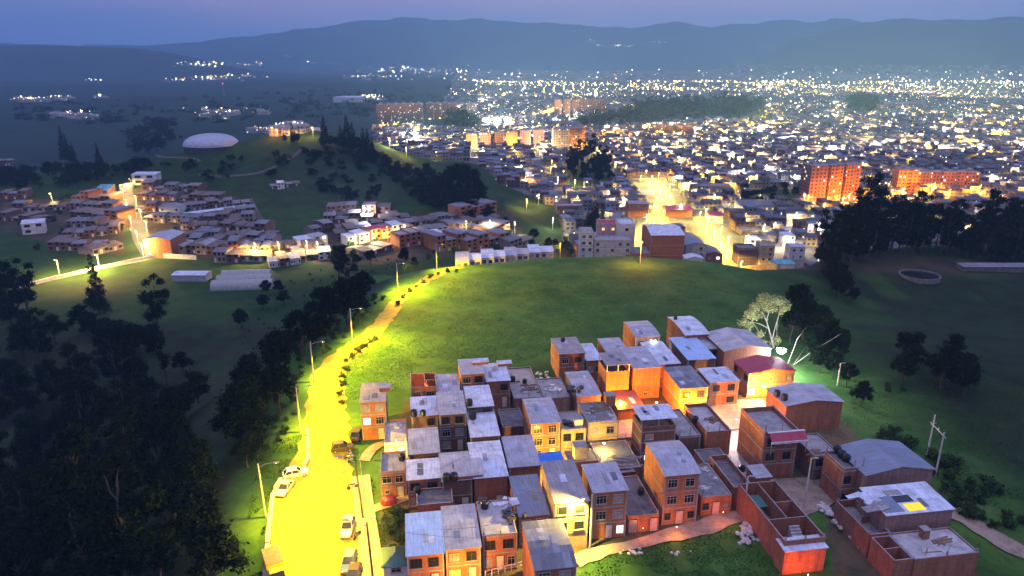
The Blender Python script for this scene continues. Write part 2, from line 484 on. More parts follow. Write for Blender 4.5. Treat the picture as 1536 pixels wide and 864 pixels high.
nr, na = 620, 520
rr = np.concatenate([np.linspace(40, 130, 60)[:-1], np.geomspace(130, 12600, nr - 59)])
aa = np.radians(np.linspace(-62, 62, na))
R_, A_ = np.meshgrid(rr, aa, indexing='ij')
X = (R_ * np.sin(A_)); Y = R_ * np.cos(A_) - 30
Z = H(X, Y)
V = np.stack([X, Y, Z], -1).reshape(-1, 3)
i, j = np.meshgrid(np.arange(nr - 1 + 0), np.arange(na - 1), indexing='ij')
nR = len(rr); i, j = np.meshgrid(np.arange(nR - 1), np.arange(na - 1), indexing='ij')
k = (i * na + j).ravel()
Fq = np.stack([k, k + 1, k + na + 1, k + na], -1)[:, ::-1]
# land cover colour of each vertex (base colours, with dimness put into the right field)
x, y = V[:, 0], V[:, 1]; px, py = flat_proj(x, y); r = np.hypot(x, y)
g1 = vnoise(x / 9, y / 9, 11); g2 = vnoise(x / 45, y / 45, 12); g3 = vnoise(x / 3, y / 3, 13)
grass = np.stack([.030 + .022 * g2, .088 + .034 * g1 * g2 + .016 * g3 + .02 * (g2 - .5), .016 + .008 * g1], -1)
scrub = np.stack([.014 + .010 * g1, .026 + .014 * g3, .012 + .004 * g1], -1)
dirt = np.stack([.17 + .05 * g3, .125 + .03 * g3, .085 + .02 * g3], -1)
urban = np.stack([.11 + .05 * g3, .105 + .05 * g3, .10 + .05 * g3], -1)
farf = np.stack([.012 + .01 * g2, .026 + .02 * vnoise(x / 160, y / 160, 20), .022 + .01 * g2], -1)
mtn = np.stack([.018 + .012 * g2, .030 + .018 * g2, .020 + .01 * g2], -1)
c = grass.copy()
def blend(c, k, m): m = np.clip(m, 0, 1)[:, None]; return c * (1 - m) + k * m
c = blend(c, farf, sstep(420, 700, r))
# gully left of the road is scrub
el = np.interp(y, [60, 76, 95, 113, 139, 162, 187, 216, 240, 300], [-31, -34, -40, -40, -47, -44.5, -37.5, -30, -22, 0])
gul = sstep(-2, -7, x - el) * (y < 270) * sstep(.15, .4, g2 * .8 + g1 * .4 + sstep(-8, -18, x - el) * .4)
c = blend(c, scrub, gul)
# left meadow stays grass
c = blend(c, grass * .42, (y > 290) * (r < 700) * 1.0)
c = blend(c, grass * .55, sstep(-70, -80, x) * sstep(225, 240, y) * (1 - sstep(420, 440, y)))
# hill under the ridge trees: scrub
c = blend(c, scrub * 1.3, np.clip(gau(x, y, -105, 500, 60, 50) * 1.6, 0, 1) * sstep(.3, .6, g1 * .5 + g2 * .6))
# right field: patchy scrub and bare soil under the tall trees
c = blend(c, scrub, sstep(70, 90, x) * sstep(.50, .62, g2 * .7 + g1 * .35) * .8 * (y < 330))
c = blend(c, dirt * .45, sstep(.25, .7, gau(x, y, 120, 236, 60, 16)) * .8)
c = blend(c, c * .5, sstep(66, 90, x) * (y < 400) * (y > 60))  # right side darkened: lens falloff and dim light put into the ground colour
# village lots: trodden earth
fr_a = x * cos(radians(8.6)) + y * sin(radians(8.6)); fr_b = -x * sin(radians(8.6)) + y * cos(radians(8.6))
qx, qy = proj(x, y, 36 + 0 * x)
c = blend(c, dirt * .5, in_poly(qx, qy, [(560, 900), (572, 720), (590, 640), (612, 600), (690, 570), (770, 580), (850, 560), (960, 530), (1080, 530), (1200, 575), (1270, 640), (1400, 745), (1470, 870), (1250, 870), (1235, 740), (1130, 770), (1000, 800), (880, 835), (830, 900)]) * .85)
cm = city_mask(x, y).astype(float)
c = blend(c, urban, cm * sstep(240, 280, y))
c = blend(c, dirt * .6, sstep(235, 260, y) * (1 - sstep(410, 430, y)) * sstep(-185, -150, x) * sstep(0, -30, x) * .7 * (py > 330) * (px > 420) * .0)
c = blend(c, mtn, sstep(4300, 5400, r))
for pl in ([(0, 300), (60, 300), (180, 286), (188, 384), (95, 372), (0, 342)], [(195, 283), (300, 280), (375, 300), (428, 388), (250, 390), (215, 340)], [(405, 378), (480, 332), (600, 322), (765, 316), (800, 376), (660, 388), (500, 402)]):
    gx, gy = proj(x, y, np.asarray(Z.reshape(-1)))
    c = blend(c, dirt * .32, in_poly(gx, gy, pl) * .9)
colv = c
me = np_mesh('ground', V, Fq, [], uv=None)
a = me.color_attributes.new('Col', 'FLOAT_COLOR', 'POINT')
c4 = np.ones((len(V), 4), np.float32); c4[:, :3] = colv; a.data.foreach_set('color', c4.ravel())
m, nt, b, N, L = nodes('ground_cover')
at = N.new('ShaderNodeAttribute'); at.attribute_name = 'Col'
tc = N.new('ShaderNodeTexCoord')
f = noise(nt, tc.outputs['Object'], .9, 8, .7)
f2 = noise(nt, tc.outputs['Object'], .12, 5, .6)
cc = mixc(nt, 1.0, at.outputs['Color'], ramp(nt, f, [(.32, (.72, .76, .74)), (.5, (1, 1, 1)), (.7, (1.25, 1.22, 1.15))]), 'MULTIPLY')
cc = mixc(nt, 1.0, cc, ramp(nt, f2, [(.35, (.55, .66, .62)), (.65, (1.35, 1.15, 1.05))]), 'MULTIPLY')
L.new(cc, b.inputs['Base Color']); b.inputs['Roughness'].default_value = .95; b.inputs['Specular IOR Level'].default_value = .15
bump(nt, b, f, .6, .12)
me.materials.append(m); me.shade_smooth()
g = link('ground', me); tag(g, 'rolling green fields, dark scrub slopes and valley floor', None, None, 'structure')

def ribbon(name, pts, widths, mat, z=.10, label=None, step=1.5, sub=3, kind='structure', jag=0):
    """path draped on the ground; pts world (x, y)"""
    P = [Vector((p[0], p[1])) for p in pts]
    if not hasattr(widths, '__len__'): widths = [widths] * len(P)
    d = [0]
    for a_, b_ in zip(P[:-1], P[1:]): d.append(d[-1] + (b_ - a_).length)
    n = max(2, int(d[-1] / step)); t = np.linspace(0, d[-1], n)
    xs = np.interp(t, d, [p.x for p in P]); ys = np.interp(t, d, [p.y for p in P]); ws = np.interp(t, d, widths)
    ker = np.ones(5) / 5
    if n > 8:
        xs[2:-2] = np.convolve(xs, ker, 'valid'); ys[2:-2] = np.convolve(ys, ker, 'valid')
    tx = np.gradient(xs); ty = np.gradient(ys); l = np.hypot(tx, ty) + 1e-9; nx, ny = -ty / l, tx / l
    rows = []
    jl = (vnoise(t / 1.7, t * 0, 31) - .5) * jag; jr = (vnoise(t / 1.9, t * 0, 32) - .5) * jag
    us = []
    for q in np.linspace(-.5, .5, sub + 1):
        j_ = jl if q < 0 else jr
        off = q * (ws + 2 * np.sign(q) * np.where(abs(q) > .49, j_, 0))
        xx = xs + nx * off; yy = ys + ny * off
        rows.append(np.stack([xx, yy, H(xx, yy) + z], -1)); us.append(off)
    V = np.stack(rows, 1).reshape(-1, 3); c_ = sub + 1
    i_, j_ = np.meshgrid(np.arange(n - 1), np.arange(sub), indexing='ij'); k_ = (i_ * c_ + j_).ravel()
    Fq = np.stack([k_, k_ + 1, k_ + c_ + 1, k_ + c_], -1)
    nz_ = np.cross(V[Fq[0, 1]] - V[Fq[0, 0]], V[Fq[0, 3]] - V[Fq[0, 0]])[2]
    if nz_ < 0: Fq = Fq[:, ::-1]
    U = np.stack(us, 1).reshape(-1); T = np.repeat(t, c_)
    uv = np.stack([U[Fq.ravel()], T[Fq.ravel()]], -1)
    o = link(name, np_mesh(name, V, Fq, [mat], uv=uv))
    tag(o, label, None, None, kind); return o

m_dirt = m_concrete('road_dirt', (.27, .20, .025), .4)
m_dirt2 = m_concrete('path_dirt', (.30, .22, .15), .45)
m_side = m_concrete('pavement', (.34, .27, .19), .35)
m_track = m_concrete('track_earth', (.075, .062, .045), .4)
m_road_lit = m_concrete('road_lamplit', (.36, .30, .12), .25)  # avenue surface: lamp brightness put into a pale ochre colour
m_asph = m_concrete('asphalt', (.10, .095, .09), .3)
GZ = 36
roadpx = [(478, 905), (476, 864), (474, 800), (472, 740), (484, 690), (491, 640), (489, 600), (492, 565), (508, 540), (540, 515), (562, 497), (578, 478), (592, 458), (612, 440), (640, 422), (668, 408), (690, 400)]
roadw = [13.5, 13.5, 13, 12, 9.5, 8.0, 7.2, 6.8, 6.2, 5.4, 5, 4.6, 4.4, 4.2, 4, 4, 4]
ROAD = [PP(a_, b_, GZ)[:2] for a_, b_ in roadpx]
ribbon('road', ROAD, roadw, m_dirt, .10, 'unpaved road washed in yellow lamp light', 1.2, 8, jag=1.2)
ribbon('pavement', [PP(a_, b_, GZ)[:2] for a_, b_ in ((563, 905), (559, 864), (555, 820), (550, 790), (546, 760), (543, 735), (541, 715))], 2.9, m_side, .22, 'strip of concrete pavement right of the yellow road')
ribbon('path', [PP(a_, b_, GZ)[:2] for a_, b_ in ((545, 692), (560, 672), (585, 662), (610, 655))], 1.8, m_dirt2, .18, 'narrow path from the road to the corner house', jag=.5)
ribbon('path', [PP(a_, b_, GZ)[:2] for a_, b_ in ((548, 768), (575, 760), (608, 748), (620, 745))], 1.6, m_dirt2, .18, 'narrow path in front of the two storey slab house', jag=.5)
ribbon('path', [PP(a_, b_, GZ)[:2] for a_, b_ in ((862, 842), (905, 828), (960, 812), (1010, 802), (1060, 792), (1100, 775), (1135, 768))], [2.2, 2.0, 2, 3.2, 3.4, 2.6, 2], m_dirt2, .16, 'curved dirt path along the brick house fronts', jag=.9)
ribbon('dirt_road', [PP(a_, b_, 34)[:2] for a_, b_ in ((1400, 770), (1430, 790), (1470, 812), (1520, 840), (1580, 880))], [3, 3.2, 3.4, 3.6, 3.6], m_dirt2, .2, 'pale dirt road at the lower right corner', jag=1.2)
ribbon('street', [G(a_, b_)[:2] for a_, b_ in ((188, 282), (194, 300), (200, 320), (207, 342), (214, 362), (226, 382))], [6, 7, 8, 8, 8, 8], m_asph, .25, 'lamp lit street climbing through the left settlement', 3)
ribbon('lane', [G(a_, b_)[:2] for a_, b_ in ((20, 436), (60, 424), (110, 413), (160, 402), (205, 393), (240, 384))], 3.5, m_dirt2, .25, 'narrow lit lane beside the white wall', 3)
ribbon('track', [G(a_, b_)[:2] for a_, b_ in ((374, 298), (384, 318), (398, 345), (415, 372), (430, 385))], 4.0, m_track, .25, 'dirt track up the edge of the meadow', 3)
ribbon('track', [G(a_, b_)[:2] for a_, b_ in ((298, 262), (340, 266), (385, 262), (420, 248), (445, 232), (452, 225))], 3.0, m_track, .3, 'winding dirt track on the ridge slope', 3)
ribbon('track', [G(a_, b_)[:2] for a_, b_ in ((195, 238), (240, 237), (290, 238), (300, 243))], 3.0, m_track, .3, 'dirt track in front of the dome', 3)
AV1 = [PP(a_, b_, 0)[:2] for a_, b_ in ((1100, 414), (1092, 390), (1078, 365), (1062, 342), (1048, 325))]
AV2 = [PP(a_, b_, 0)[:2] for a_, b_ in ((940, 365), (968, 350), (984, 335), (992, 318), (998, 300), (992, 285), (975, 268))]
AV3 = [PP(a_, b_, 0)[:2] for a_, b_ in ((700, 183), (760, 181), (805, 175), (845, 160), (880, 150))]
ribbon('avenue', AV1, [15, 11, 11, 11, 11], m_road_lit, .25, 'overlit avenue running down to the hill foot', 4, jag=1)
ribbon('avenue', AV2, 14, m_road_lit, .25, 'brightest avenue curving through the city houses', 4, jag=1)
ribbon('avenue', AV3, 26, m_road_lit, .3, 'distant bright avenue in front of the pale blocks', 10)

# low stone wall on the outer edge of the road
def wall_line(name, pts, h, th, mat, label, cat='wall', zb=None, jitter=.0):
    mb = MB(); rn = random.Random(5)
    P = []
    for (x0, y0), (x1, y1) in zip(pts[:-1], pts[1:]):
        n = max(1, int(math.hypot(x1 - x0, y1 - y0) / 1.2))
        for q in range(n): P.append((x0 + (x1 - x0) * q / n, y0 + (y1 - y0) * q / n))
    P.append(pts[-1])
    for (x0, y0), (x1, y1) in zip(P[:-1], P[1:]):
        dx, dy = x1 - x0, y1 - y0; l = math.hypot(dx, dy); nx, ny = -dy / l * th / 2, dx / l * th / 2
        hh = h + rn.uniform(-jitter, jitter); e = .002
        z0 = Hs((x0 + x1) / 2, (y0 + y1) / 2) - .6
        mb.obox(((x0 + x1) / 2, (y0 + y1) / 2, z0 + (hh + .6) / 2), (dx / 2 - e, dy / 2 - e, 0), (nx * (1 + rn.uniform(0, jitter)), ny * (1 + rn.uniform(0, jitter)), 0), (0, 0, (hh + .6) / 2), mat)
    o = mb.build(name); tag(o, label, cat); return o
wall_line('stone_wall', [PP(a_, b_, GZ)[:2] for a_, b_ in ((461, 648), (463, 690), (457, 703))], .7, .55, 'slab_light', 'low pale stone wall on the outer road edge above the white car', jitter=.18)
wall_line('stone_wall', [PP(a_, b_, GZ)[:2] for a_, b_ in ((422, 722), (410, 745), (406, 780), (402, 820), (398, 870))], .7, .55, 'slab_light', 'low pale stone wall running past the silver car to the bottom', jitter=.18)
wall_line('garden_wall', [G(a_, b_)[:2] for a_, b_ in ((30, 433), (70, 423), (120, 411), (165, 401), (205, 392), (238, 386))], 1.6, .3, 'plaster_white', 'long pale wall beside the lit lane at the left settlement')
wall_line('garden_wall', [G(a_, b_)[:2] for a_, b_ in ((240, 387), (262, 388), (295, 390))], 2.2, .3, 'plaster_white', 'grey panel wall below the arched orange shed')
# ------------------------------------------------------------------ house kit
PHI = radians(8.6)
U2 = (cos(PHI), sin(PHI)); V2 = (-sin(PHI), cos(PHI))
MC = {}
def win_meshes(kind, w, h):
    """(frame mesh, pane mesh) facing -y, origin bottom-left on the wall face"""
    key = (kind, round(w, 2), round(h, 2))
    if key in MC: return MC[key]
    fr = {'W': 'frame_white', 'L': 'frame_white', 'Y': 'frame_white', 'H': 'frame_dark', 'B': 'frame_dark', 'w': 'frame_white', 'R': 'concrete', 'b': 'frame_dark'}[kind]
    pn = {'L': 'win_lit', 'Y': 'win_yellow', 'H': 'win_warm'}.get(kind, 'glass')
    mb = MB(); t = .055; d = .07
    mb.box(0, w, -d, .0, 0, t, fr); mb.box(0, w, -d, 0, h - t, h, fr)
    mb.box(0, t, -d, 0, t, h - t, fr); mb.box(w - t, w, -d, 0, t, h - t, fr)
    if kind != 'R':
        n = 3 if w > 1.35 else 2
        for q in range(1, n): mb.box(w * q / n - .02, w * q / n + .02, -.055, -.03, t, h - t, fr)
        mb.box(t, w - t, -.052, -.032, h * .68 - .02, h * .68 + .02, fr)
    mb.box(-.1, w + .1, -.14, .0, -.1, -.005, 'concrete')
    pb = MB(); pb.box(t, w - t, -.028, -.012, t, h - t, pn)
    MC[key] = (mb.mesh('window'), pb.mesh('pane')); return MC[key]

WV = random.Random(4)
def curtain_mesh(pm):
    if ('c', pm.name) not in MC:
        m2 = pm.copy(); m2.materials.clear(); m2.materials.append(M['curtain']); MC[('c', pm.name)] = m2
    return MC[('c', pm.name)]
def door_mesh(kind, w, h):
    key = ('door', kind, round(w, 2), round(h, 2))
    if key in MC: return MC[key]
    mat = {'D': 'door_pale', 'd': 'door_dark', 'G': 'metal', 'P': 'plaster_pink'}[kind]
    mb = MB(); mb.box(0, w, -.05, 0, 0, h, mat)
    mb.box(-.07, -.002, -.08, 0, 0, h + .07, 'frame_dark'); mb.box(w + .002, w + .07, -.08, 0, 0, h + .07, 'frame_dark'); mb.box(0, w, -.08, 0, h + .002, h + .07, 'frame_dark')
    if kind == 'G':
        for q in range(1, 6): mb.box(.03, w - .03, -.07, -.052, h * q / 6 - .02, h * q / 6 + .02, 'metal')
    else:
        mb.box(w * .18, w * .82, -.062, -.052, h * .55, h * .9, mat)
    MC[key] = mb.mesh('door'); return MC[key]

def add_openings(root, rows, w, h, levels, face='front', dep=0, panes=True, mask=None):
    """rows: strings from the top storey down"""
    n = len(rows)
    for i, row in enumerate(rows):
        z0, z1 = levels[n - 1 - i], levels[n - i]
        L_ = w if face == 'front' else dep
        for q, ch in enumerate(row):
            if ch == '.': continue
            cw = L_ / len(row); xc = cw * (q + .5)
            sh = z1 - z0
            if ch in 'DdGP':
                dw = min(cw * .8, {'D': .95, 'd': 1.0, 'G': 2.4, 'P': 1.1}[ch]); dh = min(2.15, sh - .3)
                me = door_mesh(ch, dw, dh); zz = z0 + .02 if z0 > .5 else .05; k = 'door'
                o = bpy.data.objects.new(k, me); pane = None; ww = dw
            else:
                ww = min(cw * .72, {'w': .8, 'b': 1.0}.get(ch, 1.55)); hh = min({'w': .7, 'b': 1.15}.get(ch, 1.35), sh - .9)
                zz = z0 + (sh - hh) * .52
                fm, pm = win_meshes(ch, ww * WV.uniform(.86, 1.0) // .05 * .05, hh)
                if ch in 'WBwb' and WV.random() < .3: pm = curtain_mesh(pm)
                o = bpy.data.objects.new('window', fm); pane = pm
            COL.objects.link(o); o.parent = root
            if face == 'front': o.location = (xc - ww / 2, -.003, zz)
            else: o.location = (-.003, L_ - (xc - ww / 2), zz); o.rotation_euler = (0, 0, -pi / 2)
            if pane:
                p = bpy.data.objects.new('pane', pane); COL.objects.link(p); p.parent = o

def roof_sheet(mb, prof_fn, w, dep, mat, ov=.25, th=.07, along='y', n=8, x0=0, y0=0, skip=()):
    """curved or sloped sheet; prof_fn(t) gives the height at t of the way"""
    if along == 'y':
        ys = [y0 - ov] + [y0 + dep * q / n for q in range(1, n)] + [y0 + dep + ov * .6]
        zs = [prof_fn(q / n) for q in range(n + 1)]
        sl = 0
        for q in range(n):
            a, b = ys[q], ys[q + 1]; za, zb = zs[q], zs[q + 1]; l = math.hypot(b - a, zb - za)
            xa, xb = x0 - ov * .5, x0 + w + ov * .5
            mb.face([(xa, a, za + th), (xb, a, za + th), (xb, b, zb + th), (xa, b, zb + th)], mat, [(xa, sl), (xb, sl), (xb, sl + l), (xa, sl + l)])
            mb.face([(xa, b, zb), (xb, b, zb), (xb, a, za), (xa, a, za)], mat, [(0, 0)] * 4)
            mb.face([(xa, a, za), (xa, a, za + th), (xa, b, zb + th), (xa, b, zb)], mat, [(0, 0)] * 4)
            mb.face([(xb, b, zb), (xb, b, zb + th), (xb, a, za + th), (xb, a, za)], mat, [(0, 0)] * 4)
            sl += l
        mb.face([(xa, ys[0], zs[0]), (xb, ys[0], zs[0]), (xb, ys[0], zs[0] + th), (xa, ys[0], zs[0] + th)], mat, [(0, 0)] * 4)
        mb.face([(xa, ys[-1], zs[-1] + th), (xb, ys[-1], zs[-1] + th), (xb, ys[-1], zs[-1]), (xa, ys[-1], zs[-1])], mat, [(0, 0)] * 4)
    else:
        xs = [x0 - ov] + [x0 + w * q / n for q in range(1, n)] + [x0 + w + ov]
        zs = [prof_fn(q / n) for q in range(n + 1)]; sl = 0
        ya, yb = y0 - ov, y0 + dep + ov * .5
        for q in range(n):
            a, b = xs[q], xs[q + 1]; za, zb = zs[q], zs[q + 1]; l = math.hypot(b - a, zb - za)
            mb.face([(a, ya, za + th), (b, ya, zb + th), (b, yb, zb + th), (a, yb, za + th)], mat, [(ya, sl), (ya, sl + l), (yb, sl + l), (yb, sl)])
            mb.face([(a, yb, za), (b, yb, zb), (b, ya, zb), (a, ya, za)], mat, [(0, 0)] * 4)
            mb.face([(a, ya, za), (b, ya, zb), (b, ya, zb + th), (a, ya, za + th)], mat, [(0, 0)] * 4)
            mb.face([(b, yb, zb), (a, yb, za), (a, yb, za + th), (b, yb, zb + th)], mat, [(0, 0)] * 4)
            sl += l
        mb.face([(xs[0], yb, zs[0]), (xs[0], ya, zs[0]), (xs[0], ya, zs[0] + th), (xs[0], yb, zs[0] + th)], mat, [(0, 0)] * 4)
        mb.face([(xs[-1], ya, zs[-1]), (xs[-1], yb, zs[-1]), (xs[-1], yb, zs[-1] + th), (xs[-1], ya, zs[-1] + th)], mat, [(0, 0)] * 4)

def build_house(root, w, dep, h, roof='shed', rmat='r_grey', wall='brick', front=None, rows=('WW', 'WD'), side=None,
                rise=.45, ph=.9, bands=True, below=1.0, ridge=.5, ov=.28, floors=None, inner=(), notch=None, colz=True, lean=1):
    """fills an Empty with wall, roof, windows, doors. roof: shed, barrel, gable, gablex, flat, open, pergola"""
    front = front or wall
    nst = len(rows) if rows else max(1, int(round(h / 2.55)))
    hh = h - (ph if roof in ('flat',) else 0) - (2.3 if roof == 'pergola' else 0)
    levels = [hh * q / nst for q in range(nst + 1)]
    if roof == 'barrel': fn = lambda t: h + rise * (1 - abs((t - .62) / .62) ** 2.2 if t < .62 else 1 - ((t - .62) / .38) ** 2 * .55)
    elif roof == 'shed': fn = lambda t: h + rise * t
    elif roof == 'gablex': fn = lambda t: h + rise * (1 - abs(t - ridge) / (ridge if t < ridge else 1 - ridge))
    elif roof == 'gable': fn = lambda t: h + rise * (1 - abs(t - ridge) / (ridge if t < ridge else 1 - ridge))
    else: fn = lambda t: h
    wb = MB(); n = 8
    if roof in ('shed', 'barrel', 'gablex'):
        if roof == 'gablex': n = 10; 
        wb.face([(0, 0, -below), (w, 0, -below), (w, 0, fn(0)), (0, 0, fn(0))], front)
        wb.face([(w, dep, -below), (0, dep, -below), (0, dep, fn(1)), (w, dep, fn(1))], wall)
        ts = [q / n for q in range(n + 1)]
        wb.face([(0, dep, -below), (0, 0, -below)] + [(0, dep * t, fn(t)) for t in ts], wall)
        wb.face([(w, 0, -below), (w, dep, -below)] + [(w, dep * t, fn(t)) for t in reversed(ts)], wall)
    elif roof == 'gable':
        wb.face([(0, 0, -below), (w, 0, -below), (w, 0, fn(1)), (w * ridge, 0, fn(ridge)), (0, 0, fn(0))], front)
        wb.face([(w, dep, -below), (0, dep, -below), (0, dep, fn(0)), (w * ridge, dep, fn(ridge)), (w, dep, fn(1))], wall)
        wb.face([(0, dep, -below), (0, 0, -below), (0, 0, fn(0)), (0, dep, fn(0))], wall)
        wb.face([(w, 0, -below), (w, dep, -below), (w, dep, fn(1)), (w, 0, fn(1))], wall)
    else:
        t = .16
        top = h if roof in ('flat', 'open') else h - 2.3 + .9
        A = [(0, w, 0, t, front), (0, w, dep - t, dep, wall), (0, t, t, dep - t, wall), (w - t, w, t, dep - t, wall)]
        for x0, x1, y0, y1, mt in A: wb.box(x0, x1, y0, y1, -below, top, mt, 'concrete', False)
    if bands and rows:
        for z in levels[1:-1] + ([levels[-1]] if roof in ('flat', 'pergola') else []):
            wb.box(-.02, w + .02, -.028, .0, z - .12, z + .1, 'concrete')
            if side is not None: wb.box(-.028, 0, 0, dep, z - .12, z + .1, 'concrete')
        if colz:
            for xx in (0, w - .2): wb.box(xx, xx + .2, -.022, .0, -.2, fn(0) - .02 if roof != 'pergola' else h - 1.5, 'concrete')
    wb.build('wall', root)
    if roof in ('flat', 'open') and w > 3:
        for xx, yy in ((.1, .1), (w - .3, .1), (.1, dep - .3), (w - .3, dep - .3), (w * .5, .1)):
            if WV.random() < .3: continue
            sb = MB()
            sb.box(xx, xx + .2, yy, yy + .2, h + .002, h + WV.uniform(.1, .5), 'concrete')
            for a_, b_ in ((.03, .03), (.17, .03), (.17, .17)): sb.box(xx + a_ - .012, xx + a_ + .012, yy + b_ - .012, yy + b_ + .012, h + .1, h + WV.uniform(.9, 1.5), 'rebar')
            sb.build('column_stub', root)
    if roof == 'open':
        fb = MB(); fl = floors if floors is not None else h - 2.4
        fb.box(.162, w - .162, .162, dep - .162, fl - .15, fl, 'concrete'); fb.build('floor_slab', root)
        ib = MB()
        for (x0, y0, x1, y1) in inner:
            x0, x1, y0, y1 = x0 * w, x1 * w, y0 * dep, y1 * dep
            if abs(x1 - x0) < abs(y1 - y0): ib.box(x0 - .06, x0 + .06, max(y0, .165), min(y1, dep - .165), fl + .002, h - .05, wall, 'concrete')
            else: ib.box(max(.165, x0), min(x1, w - .165), y0 - .06, y0 + .06, fl + .002, h - .06, wall, 'concrete')
        ib.build('partition', root)
    rb = MB()
    if roof in ('shed', 'barrel'): roof_sheet(rb, lambda t: fn(t) + .012, w, dep, rmat, ov, n=8)
    elif roof == 'gablex': roof_sheet(rb, lambda t: fn(t) + .012, w, dep, rmat, ov, n=10)
    elif roof == 'gable':
        roof_sheet(rb, lambda t: fn(t * 0 + t) + .012, w, dep, rmat, ov, along='x', n=2) if abs(ridge - .5) < .01 else roof_sheet(rb, lambda t: fn(t) + .012, w, dep, rmat, ov, along='x', n=10)
    elif roof == 'flat': rb.box(.162, w - .162, .162, dep - .162, h - ph - .15, h - ph, rmat)
    elif roof == 'pergola':
        rb.box(-.2, w + .2, -.2, dep + .2, h, h + .07, rmat)
        pb = MB()
        for xx in (.08, w / 2, w - .08):
            for yy in (.08, dep - .08): pb.box(xx - .05, xx + .05, yy - .05, yy + .05, h - 1.4, h - .002, 'metal')
        pb.build('post', root)
        db = MB(); db.box(.162, w - .162, .162, dep - .162, h - 2.45, h - 2.3, 'concrete_dark'); db.build('terrace_slab', root)
    rb.build('roof', root)
    if rows: add_openings(root, rows, w, h, levels)
    if side: add_openings(root, side, w, h, levels, 'side', dep)
    root['dims'] = (w, dep, h)

def solve(xl, yf, xr, yb, h, g=GZ):
    X0, Y0, _ = PP(xl, yf, g + h)
    lo, hi = .5, 60
    for _ in range(50):
        m_ = (lo + hi) / 2; q = proj(X0 + U2[0] * m_, Y0 + U2[1] * m_, g + h)
        if q[0] < xr: lo = m_
        else: hi = m_
    wd = lo; lo, hi = .5, 60
    for _ in range(50):
        m_ = (lo + hi) / 2; q = proj(X0 + V2[0] * m_, Y0 + V2[1] * m_, g + h)
        if q[1] > yb: lo = m_
        else: hi = m_
    return X0, Y0, wd, lo

HOUSES = []; SURF = {}
def surf_fn(args):
    roof, hh, rise, ph, wd, dp, fl = args
    if roof == 'shed': return lambda a_, b_: GZ + hh + rise * b_ / dp + .085
    if roof == 'barrel': return lambda a_, b_: GZ + hh + rise * (1 - abs((b_ / dp - .62) / .62) ** 2.2 if b_ / dp < .62 else 1 - ((b_ / dp - .62) / .38) ** 2 * .55) + .085
    if roof == 'gable': return lambda a_, b_: GZ + hh + rise * (1 - abs(a_ / wd - .5) * 2) + .085
    if roof == 'flat': return lambda a_, b_: GZ + hh - ph
    if roof == 'pergola': return lambda a_, b_: GZ + hh + .07
    return lambda a_, b_: GZ + (fl if fl is not None else hh - 2.4)

def house(label, xl, yf, xr, yb, h, roof='shed', rmat='r_grey', wall='brick', rows=('WW', 'WD'), g=GZ, **k):
    X0, Y0, wd, dp = solve(xl, yf, xr, yb, h, g)
    wd -= .08; dp -= .08
    o = thing('house', label, 'house', (X0, Y0, g), PHI, 'brick houses of the hilltop estate')
    build_house(o, wd, dp, h, roof, rmat, wall, rows=rows, **k)
    HOUSES.append((label, X0, Y0, wd, dp, h, o))
    SURF[o.name] = surf_fn((roof, h, k.get('rise', .45), k.get('ph', .9), wd, dp, k.get('floors')))
    return o
# ------------------------------------------------------------------ hilltop estate, measured from the photograph
h = house
# -- left block, back to front
h('corner house beside the yellow road, grey roof and one lit window', 540, 604, 579, 577, 7.4, 'shed', 'r_brown', 'brick_orange', ('WW', 'LW', '.D'), rise=.2)
h('roofless brick house lit orange, behind the white tank roof', 616, 582, 656, 560, 6.2, 'open', wall='brick_orange', rows=('WW', 'WD'), floors=3.4, inner=((.55, 0, .55, 1), (.55, .5, 1, .5)))
h('low grey-roofed house left of the raised brick house on the hill side', 658, 588, 690, 563.5, 5.2, 'shed', 'r_grey', 'brick', ('WW', 'WD'), rise=.15)
h('raised brick house with dark window and stepped grey roof, backing on the grass', 691.5, 562, 727.5, 540.5, 7.2, 'shed', 'r_grey', 'brick', ('WB', 'WW', 'WD'), rise=.1)
h('white-roofed two storey brick house at the grass edge with pale door', 730, 572.5, 766, 547, 5.6, 'shed', 'r_white', 'brick', ('.B', '.D'), rise=.1)
h('white sheet roof house with skylights and two black tanks on its front', 617, 624.5, 657, 597.5, 5.4, 'shed', 'r_white', 'brick_dark', ('.B', 'WD'), rise=.15)
h('grey streaked roof house with four dark windows in the second line', 659, 622.5, 700, 590, 7.0, 'shed', 'r_grey', 'brick_dark', ('BB', 'WW', 'WD'), rise=.15)
h('pale blue roofed house with one black tank at its left edge', 702, 611, 741, 581.5, 7.0, 'shed', 'r_white', 'brick_dark', ('BB', 'WW', 'WD'), rise=.15)
h('wide white roof house carrying a tank on a small pad', 706.5, 656, 750, 615, 5.6, 'shed', 'r_white', 'brick_dark', ('BB', 'WD'), rise=.25)
h('low house with roof half lit yellow, behind the road corner', 576, 664, 611, 630, 3.2, 'flat', 'slab_light', 'brick_orange', ('WD',), ph=.35)
h('single-pitch grey roof house above the dark stair yard', 613.5, 681.5, 660, 645, 5.2, 'shed', 'r_grey', 'brick_dark', ('.B', 'WD'), rise=.1)
h('orange brick house facing the road with slab roof and two upper windows', 570, 708.5, 609.5, 678, 4.6, 'flat', 'concrete', 'brick_orange', ('WW', 'wD'), ph=.3)
h('white-roofed house with dish and dark hatch, third line from front', 611, 720, 661.5, 692, 5.2, 'shed', 'r_white', 'brick', ('BB', 'WW'), rise=.12)
h('grey-white roof house behind the twin black tanks', 663.5, 722, 709, 682, 5.2, 'shed', 'r_grey', 'brick_dark', ('..', 'WD'), rise=.15)
h('bright white roof house over a blank red brick wall', 711.5, 717.5, 762.5, 666, 5.4, 'shed', 'r_white', 'brick', ('..', 'WD'), rise=.15, bands=False)
